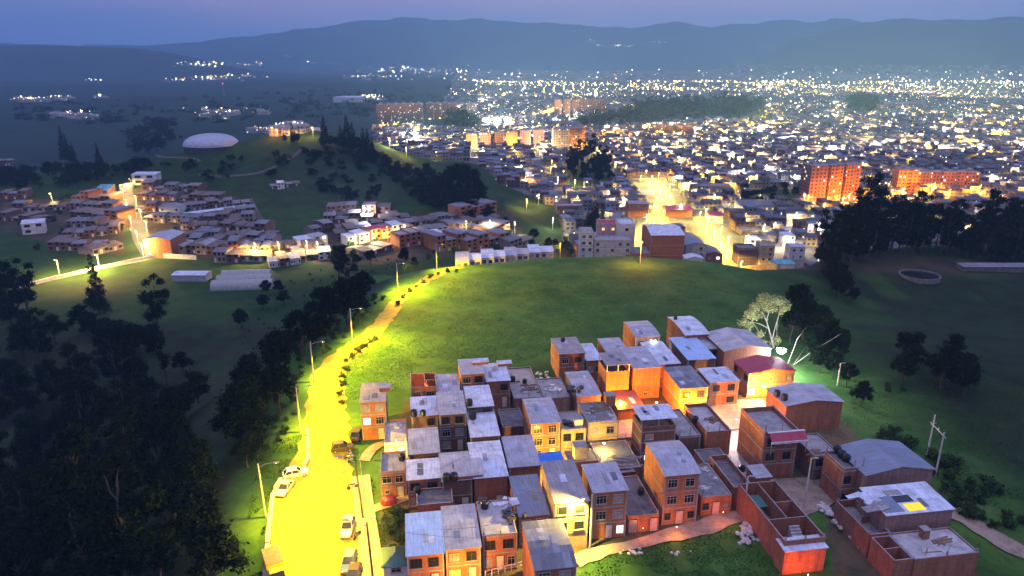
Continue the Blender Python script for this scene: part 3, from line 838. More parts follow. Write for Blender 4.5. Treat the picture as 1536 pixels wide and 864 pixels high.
h('roof of white back half and plastic sheeting front, beside the blue tarp', 764, 701, 811, 660, 4.8, 'shed', 'r_grey', 'brick_dark', ('..', 'WD'), rise=.5)
h('brick annexe with flat ledge below the white dish roof', 625, 758, 681, 733, 3.9, 'flat', 'concrete_dark', 'brick', ('bb',), ph=.3, bands=False)
h('front row end house with bright blue sheet roof', 610, 834, 666.5, 773, 5.2, 'shed', 'r_blue', 'brick_orange', ('BB', 'WD'), rise=.15)
h('front row house with grey roof and lit yellow-green window', 668.5, 824.5, 722, 762, 5.2, 'shed', 'r_grey', 'brick_orange', ('BB', 'YD'), rise=.15)
h('front row house with concrete slab roof, one tank and parapet clutter', 723.5, 804, 777, 752, 5.5, 'flat', 'slab_light', 'brick_orange', ('BB', 'WDW'), ph=.25)
h('house of stacked corrugated and plastic lean-to roofs, wire across it', 779, 775, 824, 718, 5.0, 'shed', 'r_slate', 'brick', ('WW', 'WD'), rise=.3)
h('steep patchwork corrugated roof house at the bottom edge', 802, 855, 865.5, 786, 7.2, 'barrel', 'r_mix', 'brick', ('WW', 'WD', 'WD'), rise=.5)
# -- centre
h('orange-lit house with rounded grey roof and four upper windows', 796.5, 636, 841, 601, 6.9, 'barrel', 'r_grey', 'brick_orange', ('WW', 'WW', 'WD'), rise=.55, side=())
h('yellow-lit house with concrete roof terrace next to the rounded roof', 842.5, 645, 880, 618, 5.3, 'flat', 'concrete', 'plaster_yellow', ('BB', 'WD'), ph=.2)
h('house with white barred windows brightly lit below a cluttered terrace', 882, 634, 929, 604, 5.8, 'flat', 'concrete_patch', 'plaster_yellow', ('WW', 'WD'), ph=.3, side=())
h('brick house with rooftop tank at the left of the upper group', 839, 531.5, 878, 508.5, 6.0, 'shed', 'r_brown', 'brick', ('WB', '.B'), rise=.1, side=())
h('small white-roofed house joined right of the rooftop tank house', 880, 541, 904, 517, 4.2, 'shed', 'r_white', 'brick', ('WW',), rise=.1)
h('narrow grey-roofed house between two white roofs in the upper group', 910, 528, 943, 509, 5.2, 'shed', 'r_grey', 'brick', ('WW', 'WD'), rise=.1)
h('rounded roof house with the glaring white lamp on its front', 953, 506, 990, 485, 6.2, 'barrel', 'r_grey', 'brick', ('WW', 'WD'), rise=.6, side=())
h('rounded pale roof house alone at the back of the upper group', 1027.5, 503, 1064, 478, 6.2, 'barrel', 'r_white', 'brick', ('WW', 'WD'), rise=.7, side=())
h('large brick warehouse house with grey gabled roof by the lit tree', 1087, 527, 1157, 500, 5.6, 'gable', 'r_grey', 'brick', ('...', '...'), rise=1.1, bands=False)
h('brick wing tucked left of the gabled warehouse', 1056, 524, 1084, 505, 4.8, 'shed', 'r_grey', 'brick_dark', ('B', 'B'), rise=.1)
h('house with wide glossy blue-white roof behind the warehouse yard', 1032, 540, 1074, 510, 5.0, 'shed', 'r_blue', 'brick_dark', ('..', '..'), rise=.5)
h('house with grey-white double roof right under the glaring lamp', 986.5, 547, 1021, 516, 5.3, 'shed', 'r_white', 'brick', ('..', '..'), rise=.3)
h('orange-lit blank wall house with patched white roof', 950, 553, 992, 524, 6.6, 'shed', 'r_grey', 'brick_orange', ('...', '...', '.w.'), rise=.3, bands=False, side=())
h('tall orange-lit house with open black top storey under a thin roof', 910.5, 548, 945.5, 530, 8.3, 'pergola', 'r_brown', 'brick_orange', ('..', '..', '..'), bands=False, side=())
h('orange-lit house with long blank side wall and dark roof strips', 1020.5, 583, 1063, 553.5, 5.6, 'shed', 'r_mix', 'brick_orange', ('BB', '..'), rise=.3, side=())
h('orange-lit house with notched white roof and two dark windows', 1065, 574, 1109.5, 554.5, 5.2, 'shed', 'r_white', 'brick_orange', ('BB', '.B'), rise=.2)
h('bright house with crimson gabled roof and small balcony', 1123.5, 561, 1193, 541, 5.2, 'gable', 'r_red', 'brick_orange', ('w.w.B', 'L....'), rise=.9, side=('B.B', '...'))
h('house with wide low hipped pale roof and two tanks on its left', 1180, 609, 1265, 583, 5.3, 'gable', 'r_grey', 'brick', ('....', '....'), rise=.75, bands=False, side=())
h('tall brown house with glazed rooftop shelter under a white roof', 963, 630, 1016, 610, 8.0, 'pergola', 'r_white', 'brick_dark', ('W.', 'B.', 'L.'), side=())
h('grey terrace house with one black tank right of the rooftop shelter', 1018, 655, 1052, 615, 4.2, 'flat', 'concrete', 'brick_dark', ('..',), ph=.25)
h('walled brick house with cluttered concrete roof beside the lit alley', 1060.5, 648, 1098, 606, 5.0, 'flat', 'slab_light', 'brick', ('..', '..'), ph=.7, bands=False, side=())
h('three storey brick house with crimson awning over its front', 1147, 648, 1199, 612, 8.4, 'flat', 'concrete', 'brick', ('BB', 'BB', '..'), ph=.8, side=())
h('three storey brick house with rounded grey roof and pink door', 997.5, 714, 1051, 668, 8.2, 'barrel', 'r_grey', 'brick_orange', ('WW', 'WW', 'bPb'), rise=.7, side=(), floors=None)
h('low brick house with big dark concrete roof, left of the rounded roof', 942, 775, 990, 716, 2.8, 'flat', 'concrete_dark', 'brick_orange', ('G.P',), ph=.2, bands=False)
h('low brick house with white-stained dark roof and two small windows', 1052.5, 746, 1099, 698, 3.2, 'flat', 'concrete_patch', 'brick_orange', ('bPb',), ph=.15, bands=False, side=())
h('sunken court house with black tank, right of the stained roof', 1101, 731, 1130, 683, 3.4, 'flat', 'concrete_dark', 'brick', ('..',), ph=.9, bands=False)
h('lamp-lit ochre house right of the dazzling lamp, white barred windows', 890, 739, 942.5, 702, 7.6, 'shed', 'r_grey', 'brick_orange', ('WW', 'WW', '.DL'), rise=.5)
h('dazzling yellow house directly beneath the street lamp', 833, 755, 884, 698, 7.6, 'shed', 'r_brown', 'plaster_yellow', ('RR', 'RR', 'D.'), rise=.5, side=())
h('low house with black mossy slab roof behind the ochre house', 905, 705, 963, 664, 2.9, 'flat', 'concrete_dark', 'brick_dark', ('...',), ph=.2, bands=False)
h('low dark terrace house with grey box room near the blue tarp', 852, 694, 903, 676, 2.9, 'flat', 'concrete_dark', 'brick_dark', ('..',), ph=.15, bands=False)
# -- low backs and yards on the left/top
h('ruined low terrace house with rubble roof below the hill', 771, 598, 815, 552, 2.8, 'flat', 'concrete', 'brick_dark', ('..',), ph=.25, bands=False)
h('low cluttered slab house left of the long curved shed', 817, 598, 856, 568, 3.0, 'flat', 'concrete', 'brick_pale', ('..',), ph=.2, bands=False)
h('curved grey shed house between rubble terrace and plaza', 866, 595, 902, 560, 4.0, 'barrel', 'r_grey', 'brick_pale', ('..',), rise=.4, bands=False)
h('low maroon-roofed shop building beside the lit plaza', 928, 614, 968, 590, 2.6, 'shed', 'r_maroon', 'brick', ('..',), rise=.2, bands=False)
h('low dark slab house filling the court right of the tank pad roof', 754, 641, 789, 614, 2.8, 'flat', 'concrete_dark', 'brick_dark', ('..',), ph=.2, bands=False)
h('low dark back room roof in front of the walled cluttered roof', 1058, 697, 1098, 674, 2.6, 'flat', 'concrete_dark', 'brick_dark', ('..',), ph=.15, bands=False)
# -- right
h('roofless brick shell with inner rooms and a stair', 1177.5, 812, 1240, 725, 4.6, 'open', wall='brick', rows=('...', '...'), floors=1.6, bands=False, inner=((.5, .35, .5, 1), (.5, .62, 1, .62), (.0, .35, 1, .35)))
h('small orange-lit annexe with flat white roof at the bottom', 1177.5, 827, 1241, 811, 3.7, 'shed', 'r_white', 'brick_orange', ('...',), rise=.2, bands=False)
h('slate-roofed plastered hall with three tanks on its left end', 1299.5, 713, 1401, 671, 6.4, 'gable', 'r_slate', 'brick_pale', ('....', '....'), rise=1.0, bands=False)
h('narrow brick wing carrying the three black tanks', 1266, 703, 1298, 676, 6.6, 'flat', 'concrete_dark', 'brick', ('B.', 'B.'), ph=.5, side=())
h('grey slab-roofed house left of the slate hall', 1222, 684, 1262, 652, 4.6, 'flat', 'concrete', 'brick_dark', ('B.', '..'), ph=.2)
h('house with blue-white roof, dark skylights and a glowing yellow panel', 1329, 773, 1431, 736, 5.6, 'shed', 'r_white', 'brick_pale', ('....', '....'), rise=.4, bands=False, side=())
h('bottom right house with pale slab terrace and brick stub', 1372.5, 839, 1470, 799, 3.6, 'flat', 'slab_light', 'brick', ('.....',), ph=.2, bands=False, side=())
h('pair of open brick cells joined left of the pale slab terrace', 1342, 841, 1371.5, 805, 3.6, 'open', wall='brick', rows=('.',), floors=1.2, bands=False, inner=((0, .5, 1, .5),))
h('long walled yard building left of the glowing panel roof', 1305, 802, 1337, 750, 3.6, 'open', wall='brick', rows=('..',), floors=2.4, bands=False, inner=((.5, .5, 1, .5),))

# ------------------------------------------------------------------ things on and around the roofs
def local(o, x, y, z):
    c_, s_ = cos(o.rotation_euler.z), sin(o.rotation_euler.z)
    return (o.location.x + c_ * x - s_ * y, o.location.y + s_ * x + c_ * y, o.location.z + z)

def roof_top(o, x, y):
    """top surface height of the house under local x, y"""
    dg = o.get('dims'); return dg[2]

tb = MB(); tb.lathe([(0, 0), (.52, 0), (.60, .25), (.60, .95), (.52, 1.1), (0, 1.12)], 'tank', 16)
tb2 = MB(); tb2.lathe([(0, 0), (.24, 0), (.24, .10), (.2, .14), (0, .15)], 'tank', 12)
TANK0 = thing('water_tank', 'x', 'water tank', (0, 0, 0))
tb.build('tank_body', TANK0, smooth=False); tb2.build('lid', TANK0, (0, 0, 1.12))
first = [True]
HMAP = {}
def top_at(X_, Y_):
    """height of the highest house roof over world point"""
    best = Hs(X_, Y_)
    for lb, hx, hy, wd, dp, hh, o in HOUSES:
        dx, dy = X_ - hx, Y_ - hy
        a_ = dx * U2[0] + dy * U2[1]; b_ = dx * V2[0] + dy * V2[1]
        if -.1 < a_ < wd + .1 and -.1 < b_ < dp + .1:
            t = b_ / dp
            k = o.get('rk', 0)
            best = max(best, SURF[o.name](a_, b_))
    return best
def on_roof(px, py, h0=5.5):
    """world point on whatever roof shows at the pixel: march down the ray"""
    x = (px - 768) / F; s = (py - 432) / F
    dx, dy, dz = x, CT - s * ST, -(ST + s * CT)
    t = (CAMZ - GZ - 10) / -dz
    while True:
        X_, Y_, Z_ = dx * t, dy * t, CAMZ + dz * t
        zt = top_at(X_, Y_)
        if Z_ <= zt: return X_, Y_, zt
        t += .05
def put_tank(px, py, label, s=1.0):
    X_, Y_, Z_ = on_roof(px, py)
    if first[0]:
        o = TANK0; o.location = (X_, Y_, Z_ + .003); o['label'] = label; first[0] = False
    else: o = copy_tree(TANK0, (X_, Y_, Z_ + .003), 0, None, label)
    o.scale = (s, s, s); o['group'] = 'black rooftop water tanks'
for px, py, lb, s_ in (
    (621, 629, 'black tank at the left corner of the skylight roof', 1), (635, 628, 'black tank second from the corner on the skylight roof edge', .85),
    (704, 608, 'black tank on the left edge of the pale blue roof', 1), (709, 628, 'black tank on the pad of the wide white roof', 1.1),
    (670, 727, 'left one of the twin tanks behind the front row', 1), (681, 727, 'right one of the twin tanks behind the front row', 1),
    (727, 762, 'lone black tank on the front row concrete roof', .95), (844, 512, 'black tank on the back house of the upper group', .8),
    (1013, 479, 'small tank on the rounded pale roof at the very back', .7), (1042, 638, 'black tank on the grey terrace beside the walled roof', .95),
    (1165, 594, 'left tank of the two behind the crimson-roofed house', 1), (1176, 600, 'right tank of the two behind the crimson-roofed house', 1),
    (961, 741, 'black tank alone on the big dark slab roof', .9), (1112, 708, 'black tank in the sunken court house', 1),
    (1255, 679, 'leftmost of the three tanks on the brick wing', 1), (1262, 686, 'middle of the three tanks on the brick wing', 1), (1269, 692, 'rightmost of the three tanks on the brick wing', 1),
    (769, 572, 'black tank at the left end of the rubble terrace', .9), (787, 575, 'squat tank in the middle of the rubble terrace', .75),
    (603, 690, 'black tank at the right edge of the roadside slab roof', .9), (626, 740, 'wide dark tank on the annexe ledge', .9)):
    put_tank(px, py, lb, s_ * 1.0)

# small raised roof pieces, box rooms, skylight plates, satellite dishes, loose timber
def slab_on(px0, px1, py0, py1, z, th, mat, label, cat, name, tilt=0):
    X0, Y0, _ = PP(px0, py1, z); X1, _, _ = PP(px1, py1, z); _, Y1, _ = PP(px0, py0, z)
    mb = MB(); w_ = X1 - X0; d_ = Y1 - Y0
    mb.box(0, w_, 0, d_, 0, th, mat)
    o = mb.build(name, None, (X0, Y0, z - th), PHI); o.rotation_euler = (tilt, 0, PHI); tag(o, label, cat); return o
def box_on(px, py, w_, d_, hh, wall, roof, label, name='roof_room', cat='roof room'):
    X_, Y_, Z_ = on_roof(px, py)
    t = thing(name, label, cat, (X_, Y_, Z_ + .002), PHI)
    a_ = MB(); a_.box(0, w_, 0, d_, 0, hh, wall, None, False); a_.build('wall', t)
    b_ = MB(); b_.box(-.12, w_ + .12, -.12, d_ + .12, hh + .003, hh + .07, roof); b_.build('roof', t); return t
box_on(709, 548, 3.1, 1.7, .55, 'brick', 'r_white', 'small white lid roof on the raised brick house')
box_on(747, 550, 2.8, 1.6, .5, 'brick', 'r_white', 'small white lid roof at the back of the white-roofed edge house')
box_on(569, 588, 2, 1.6, .7, 'brick', 'r_grey', 'small lid roof on the corner house by the yellow road')
box_on(685, 757, 4.0, 4.6, .5, 'brick', 'r_grey', 'raised back half of the front row grey roof')
box_on(862, 642, 1.4, 1.3, 1.5, 'plaster_white', 'concrete', 'white block room on the yellow-lit terrace')
box_on(909, 610, 1.7, 1.6, 2.0, 'brick_orange', 'concrete', 'orange stair box above the white barred windows')
box_on(862, 690, 2.0, 1.8, 2.2, 'concrete', 'concrete', 'grey box room beside the blue tarp')
box_on(1110, 757, 0.2, .2, .3, 'brick', 'concrete', 'brick stub on the low front wall') if False else None
X_, Y_, _ = PP(1131, 742, GZ); t = thing('shed', 'small brick shed with grey lid below the crimson awning', 'shed', (X_, Y_, GZ), PHI); build_house(t, 2.5, 3.0, 3.0, 'shed', 'r_grey', 'brick', None, (), None, .2)
box_on(1305, 790, 2.0, 3.0, 1.2, 'brick_dark', 'r_white', 'white sheet shelter in the walled yard') if False else None
box_on(1384, 810, .9, .9, 1.4, 'brick', 'concrete', 'brick chimney stub on the pale slab terrace')
box_on(965, 648, 3.0, 2.0, 2.1, 'brick_dark', 'r_white', 'little white-roofed stair room before the rooftop shelter') if False else None
# crimson awning of the three storey house
def awning(px0, px1, pyb, pyf, zb, zf, mat, label, edge=None):
    X0, Y0, _ = PP(px0, pyf, zf); X1, Y1, _ = PP(px1, pyf, zf); Xb, Yb, _ = PP(px0, pyb, zb)
    d_ = (Xb - X0) * V2[0] + (Yb - Y0) * V2[1]; w_ = math.hypot(X1 - X0, Y1 - Y0)
    t = thing('awning', label, 'awning', (X0, Y0, 0), PHI)
    mb = MB(); mb.face([(0, 0, zf), (w_, 0, zf), (w_, d_, zb), (0, d_, zb)], mat, [(0, 0), (w_, 0), (w_, d_), (0, d_)])
    mb.face([(0, d_, zb - .06), (w_, d_, zb - .06), (w_, 0, zf - .06), (0, 0, zf - .06)], mat, [(0, 0)] * 4)
    mb.face([(0, 0, zf - .06), (w_, 0, zf - .06), (w_, 0, zf), (0, 0, zf)], mat, [(0, 0)] * 4); mb.build('canopy', t)
    if edge: eb = MB(); eb.box(-.1, w_ + .1, -.12, -.002, zf - .3, zf + .03, edge); eb.box(-.1, w_ + .1, d_ + .002, d_ + .4, zb - .05, zb + .06, edge); eb.build('edge_board', t)
    pb = MB()
    for q in (0.02, w_ - .1): pb.box(q, q + .08, .1, .18, zf - 2.3, zf - .07, 'metal')
    pb.build('post', t); return t
awning(1158, 1216, 650, 664, GZ + 8.3, GZ + 7.3, 'r_red', 'crimson awning with white edge on the three storey brick house', 'plaster_white')
awning(810, 848, 679, 697, GZ + 4.9, GZ + 4.6, 'r_tarp', 'blue tarp roof between the rounded roof house and the dazzling house')
awning(778, 830, 742, 757, GZ + 4.9, GZ + 4.3, 'r_mix', 'corrugated lean-to under the slate sheets in the crowded yard')
awning(780, 830, 759, 780, GZ + 4.1, GZ + 3.5, 'plastic', 'sagging translucent plastic sheet roof in front of the lean-to')
awning(918, 962, 606, 622, GZ + 3.0, GZ + 2.7, 'r_red', 'maroon sheet roof above the lit plaza lane') if False else None
awning(1097, 1113, 598, 608, GZ + 5.2, GZ + 5.0, 'r_white', 'thin white sheet roof step near the lit doorway') if False else None
# plaza of the upper group and the lit alley floor
def pad(pxs, mat, z, label, name='plaza'):
    P = [PP(a_, b_, GZ)[:2] for a_, b_ in pxs]; mb = MB()
    mb.face([(p[0], p[1], GZ + z) for p in P], mat); mb.face([(p[0], p[1], GZ - .5) for p in P[::-1]], mat)
    for (a_, b_) in zip(P, P[1:] + P[:1]): mb.face([(a_[0], a_[1], GZ - .5), (b_[0], b_[1], GZ - .5), (b_[0], b_[1], GZ + z), (a_[0], a_[1], GZ + z)], mat)
    o = mb.build(name); tag(o, label, None, None, 'structure')
pad([(920, 660), (1060, 650), (1150, 640), (1170, 622), (1140, 600), (930, 612)], 'concrete', .32, 'paved lane of the upper group')
pad([(1080, 735), (1092, 650), (1128, 645), (1140, 720)], 'concrete', .36, 'pale concrete alley between the walled roof and the tall brick house')
pad([(1128, 722), (1240, 716), (1262, 745), (1245, 760), (1150, 800), (1110, 800)], m_dirt2, .24, 'earth yard below the three storey awning house')
# yellow panel, dark skylights on the blue-white roof
hh = [o for lb, *_x, o in HOUSES if lb.startswith('house with blue-white roof')][0]
w_, d_, h_ = hh['dims']
for (x0, x1, y0, y1, mt, nm, lb) in ((.36, .62, .04, .30, 'panel_yellow', 'skylight_panel', 'glowing yellow translucent panels'), (.30, .56, .36, .60, 'glass', 'skylight_panel', 'dark open strip'), (.26, .5, .64, .82, 'r_brown', 'skylight_panel', 'rusty white sheet'), (.02, .30, .05, .62, 'r_slate', 'roof_patch', 'slate blue sheets')):
    mb = MB(); n = 3 if mt == 'panel_yellow' else 1
    za = h_ + .4 * y0 + .085; zb = h_ + .4 * y1 + .085
    for q in range(n):
        a_ = (x0 + (x1 - x0) * q / n) * w_; b_ = (x0 + (x1 - x0) * (q + 1) / n) * w_ - (.08 if n > 1 else 0)
        P = [(a_, y0 * d_, za), (b_, y0 * d_, za), (b_, y1 * d_, zb), (a_, y1 * d_, zb)]
        mb.face([(p[0], p[1], p[2] + .05) for p in P], mt); mb.face([(p[0], p[1], p[2] + .01) for p in P[::-1]], mt)
        for i_ in range(4):
            p, q2 = P[i_], P[(i_ + 1) % 4]
            mb.face([(p[0], p[1], p[2] + .01), (q2[0], q2[1], q2[2] + .01), (q2[0], q2[1], q2[2] + .05), (p[0], p[1], p[2] + .05)], mt)
    o = mb.build(nm, hh); o['label'] = lb
# skylights / patches scattered on sheet roofs, as parts of their houses
rn = random.Random(3)
for lb, hx, hy, wd, dp, h0, o in HOUSES:
    ch = [c_ for c_ in o.children if c_.name.startswith('roof')]
    mt = ch[0].data.materials[0].name if ch else ''
    if 'sheets' in mt and wd > 3.5 and dp > 3.5 and 'lid' not in lb and SURF[o.name](0, 0) > 0:
        for q in range(rn.choice((1, 2, 2, 3))):
            a_ = rn.uniform(.08, .7) * wd; b_ = rn.uniform(.1, .6) * dp; ww = rn.uniform(.6, .95); dd = rn.uniform(1.2, 2.6)
            b2 = min(b_ + dd, dp * .95); z0, z1 = SURF[o.name](a_, b_) - GZ + .02, SURF[o.name](a_, b2) - GZ + .02
            if abs(z1 - z0) > .35 * (b2 - b_): continue
            mm = rn.choice(('r_white', 'r_slate', 'r_grey', 'r_brown', 'r_dark'))
            zm = SURF[o.name](a_ + ww, b_) - SURF[o.name](a_, b_)
            if abs(zm) > .02: continue
            mb = MB(); mb.face([(a_, b_, z0), (a_ + ww, b_, z0), (a_ + ww, b2, z1), (a_, b2, z1)], mm)
            mb.face([(a_, b_, z0 - .02), (a_, b_, z0), (a_, b2, z1), (a_, b2, z1 - .02)], mm); mb.face([(a_, b_, z0 - .02), (a_ + ww, b_, z0 - .02), (a_ + ww, b_, z0), (a_, b_, z0)], mm)
            mb.build('roof_patch', o)
# clutter: planks, stones and buckets on the flat roofs: each pile one thing
def pile(px, py, n, r_, mat, label, name='timber_pile', cat='timber pile', onroof=True, sz=(1.6, .12, .08)):
    X_, Y_, Z_ = on_roof(px, py) if onroof else G(px, py)
    mb = MB(); q = random.Random(int(px * 7 + py))
    for i_ in range(n):
        a_ = q.uniform(0, pi) if sz[0] < 1.2 else q.gauss(.3, .35); x, y = q.gauss(0, r_), q.gauss(0, r_ * .7)
        l, b_, t_ = sz[0] * q.uniform(.5, 1.2) / 2, sz[1] * q.uniform(.7, 1.4) / 2, sz[2] * q.uniform(.7, 1.4) / 2
        z = (Hs(X_ + x, Y_ + y) - Z_ if not onroof else 0) + t_ + .01 + (q.uniform(0, .5) * n / 40 * math.exp(-(x * x + y * y) / (r_ * r_)))
        mb.obox((x, y, z), (l * cos(a_), l * sin(a_), q.uniform(-.1, .1) * l), (-b_ * sin(a_), b_ * cos(a_), 0), (0, 0, t_), mat)
    o = mb.build(name, None, (X_, Y_, Z_)); tag(o, label, cat); return o
pile(1412, 812, 9, .5, 'timber', 'stack of dark planks on the pale slab terrace at bottom right', sz=(3, .2, .08))
pile(1390, 828, 2, .5, 'timber', 'two loose planks at the front of the pale slab terrace', sz=(2.4, .14, .06))
pile(1070, 630, 16, .9, 'timber', 'heap of broken boards on the walled concrete roof', sz=(1.3, .25, .15))
pile(1078, 621, 8, .6, 'rubble', 'pale rubble scrap on the walled concrete roof', 'rubble_pile', 'rubble', sz=(.5, .4, .2))
pile(798, 582, 18, 1.3, 'timber', 'scrap boards on the ruined terrace below the hill', sz=(1.5, .25, .2))
pile(808, 565, 14, 1.4, 'rubble', 'grey stones on the far side of the ruined terrace', 'rubble_pile', 'rubble', sz=(.7, .5, .3))
pile(828, 585, 12, 1.0, 'plaster_white', 'white sacks on the cluttered slab roof', 'sack_pile', 'sacks', sz=(.8, .5, .3))
pile(861, 588, 14, .8, 'frame_dark', 'dark scrap beside the curved grey shed', 'scrap_pile', 'scrap', sz=(.8, .5, .4))
pile(770, 775, 14, .8, 'frame_dark', 'dark junk at the right parapet of the front row slab roof', 'scrap_pile', 'scrap', sz=(.9, .4, .4))
pile(763, 752, 9, .6, 'r_white', 'white sheet offcuts behind the front row junk', 'sheet_pile', 'sheet metal', sz=(1.6, .8, .06))
pile(855, 638, 12, .7, 'frame_dark', 'dark bundles on the yellow-lit terrace', 'scrap_pile', 'scrap', sz=(.9, .4, .4))
pile(897, 615, 10, .8, 'timber', 'boards on the patched terrace above the white barred windows', sz=(1.8, .25, .12))
pile(925, 690, 22, 1.7, 'r_dark', 'dark corrugated offcuts on the mossy slab', 'sheet_pile', 'sheet metal', sz=(3.2, .5, .06))
pile(1296, 776, 14, .9, 'r_white', 'white boards dumped in the walled yard', 'sheet_pile', 'sheet metal', sz=(1.8, .7, .08))
pile(1310, 785, 8, .8, 'concrete', 'grey slabs dumped at the front of the walled yard', 'slab_pile', 'slabs', sz=(1.8, .9, .1))
pile(1228, 678, 7, .8, 'timber', 'planks leaning on the grey slab roof', sz=(2.5, .2, .1))
pile(1120, 720, 6, .5, 'timber', 'boards beside the sunken court tank', sz=(1.6, .2, .1))
pile(593, 640, 12, .7, 'plaster_white', 'pale lumps on the half-lit corner roof', 'rubble_pile', 'rubble', sz=(.5, .4, .2))
# rock heaps, every heap one thing
def rocks(P, n, r_, s0, label):
    mb = MB(); q = random.Random(n * 13 + int(P[0][0])); single = n < 15
    pts = []
    for i_ in range(n):
        a_ = q.random() * (len(P) - 1); k_ = int(a_); f_ = a_ - k_
        px, py = P[k_][0] * (1 - f_) + P[min(k_ + 1, len(P) - 1)][0] * f_, P[k_][1] * (1 - f_) + P[min(k_ + 1, len(P) - 1)][1] * f_
        X_, Y_, _ = PP(px, py, GZ); X_ += q.gauss(0, r_); Y_ += q.gauss(0, r_)
        s_ = s0 * q.uniform(.5, 1.3); z = GZ + q.uniform(0, .5) * (1 if n > 15 else 0) + s_ * .3
        c0 = (X_, Y_, z); n0 = 6
        rings = []
        for (rz_, rr_) in ((-.5, .7), (0, 1.0), (.45, .7)):
            rings.append([(X_ + s_ * rr_ * q.uniform(.75, 1.1) * cos(2 * pi * k2 / n0 + q.random() * .4), Y_ + s_ * rr_ * q.uniform(.75, 1.1) * sin(2 * pi * k2 / n0), z + s_ * rz_ * q.uniform(.8, 1.1)) for k2 in range(n0)])
        for i2 in range(2):
            for k2 in range(n0): mb.face([rings[i2][k2], rings[i2][(k2 + 1) % n0], rings[i2 + 1][(k2 + 1) % n0], rings[i2 + 1][k2]], 'rubble')
        mb.face(rings[2], 'rubble')
        if single: o = mb.build('rock'); tag(o, label, 'rock', label); mb = MB()
    if not single: o = mb.build('rock_heap'); tag(o, label, 'rock heap')
rocks([(1118, 790), (1122, 800), (1120, 815)], 46, .55, .42, 'heap of pale rocks on the grass left of the roofless brick shell')
rocks([(1231, 760), (1244, 774)], 34, .5, .42, 'upper part of the pale rock line between the two brick yards')
rocks([(1252, 782), (1268, 795)], 30, .5, .42, 'middle part of the pale rock line between the two brick yards')
rocks([(1276, 802), (1292, 820)], 26, .5, .40, 'lower part of the pale rock line between the two brick yards')
rocks([(1128, 788), (1140, 806)], 9, .4, .38, 'pale rock lying against the roofless brick shell')
rocks([(1000, 832), (1040, 825)], 4, .6, .3, 'stone on the grass in front of the curved path')
rocks([(935, 832), (955, 828)], 14, .5, .25, 'small pale stone at the edge of the curved path')

# stair inside the shell
sh = [o for lb, *_x, o in HOUSES if lb.startswith('roofless brick shell')][0]; w_, d_, h_ = sh['dims']
mb = MB()
for q in range(8): mb.box(w_ * .52, w_ * .78, d_ * .12 + q * .34, d_ * .12 + (q + 1) * .34 - .002, 1.602, 1.75 + q * .25, 'slab_light')
mb.build('stair', sh)
mb = MB(); mb.box(.2, w_ * .42, d_ * .66, d_ * .88, 3.5, 3.55, 'r_green'); mb.build('green_sheet', sh)

# ------------------------------------------------------------------ lamps and poles
def plight(parent, loc, col, watts, r_=.12, kind='POINT'):
    ld = bpy.data.lights.new('lamp_light', kind); ld.energy = watts * LK; ld.color = col; ld.shadow_soft_size = r_
    o = bpy.data.objects.new('lamp_light', ld); COL.objects.link(o); o.parent = parent; o.location = loc; return o

def street_lamp(px, py, hgt, arm, col, watts, label, head='lamp_sod', z=GZ, wood=False, lean=0, group=None, ground=None, bulb=.16, tilt=.8):
    if ground: X_, Y_, Z_ = ground
    else: X_, Y_, Z_ = PP(px, py, z); Z_ = Hs(X_, Y_) if z == GZ else z
    t = thing('street_lamp', label, 'street lamp', (X_, Y_, Z_), 0, group)
    mb = MB(); mb.tube([(0, 0, -.6), (lean * .5, 0, hgt * .5), (lean, 0, hgt)], [.17, .14, .10], 'pole_wood' if wood else 'pole', 8); mb.build('pole', t, smooth=True)
    dx, dy = arm
    ab = MB(); ab.tube([(lean, 0, hgt - .6), (lean + dx * .5, dy * .5, hgt - .1), (lean + dx, dy, hgt)], .04, 'metal', 6); ab.build('arm', t)
    hb = MB(); l = math.hypot(dx, dy) or 1; ux, uy = dx / l, dy / l
    hb.obox((lean + dx + ux * .3, dy + uy * .3, hgt + .04), (ux * .38, uy * .38, 0), (-uy * .15, ux * .15, 0), (0, 0, .07), 'metal'); ho = hb.build('lamp_head', t)
    bb = MB(); bb.lathe([(0, -.5), (.6, -.4), (1, 0), (0, .02)], head, 10)
    b_ = bb.build('bulb', ho, (lean + dx + ux * .3, dy + uy * .3, hgt - .04)); b_.scale = (bulb, bulb, bulb)
    if watts:
        lo = plight(t, (lean + dx + ux * .3, dy + uy * .3, hgt - .25), col, watts, .12, 'SPOT')
        lo.data.spot_size = radians(166); lo.data.spot_blend = .55
        lo.rotation_euler = Vector((-ux * tilt, -uy * tilt, 1)).to_track_quat('Z', 'Y').to_euler()
    return t
def flood(X_, Y_, Z_, out, col, watts, label, head='lamp_white', r_=.3):
    """lamp on a short bracket fixed to a wall"""
    t = thing('wall_lamp', label, 'wall lamp', (X_, Y_, Z_))
    dx, dy = out
    mb = MB(); mb.tube([(-dx, -dy, -.25), (-dx * .3, -dy * .3, 0), (0, 0, 0)], .03, 'metal', 6); mb.build('bracket', t)
    hb = MB(); hb.box(-r_ * .6, r_ * .6, -r_ * .6, r_ * .6, .0, .1, 'metal'); hb.build('hood', t)
    bb = MB(); bb.lathe([(0, -1), (.5, -.86), (.86, -.5), (1, 0), (0, 0.0)], head, 12); b_ = bb.build('bulb', t, (0, 0, -.003)); b_.scale = (r_,) * 3
    plight(t, (dx * .3, dy * .3 - .0, -r_ - .2), col, watts)
    return t

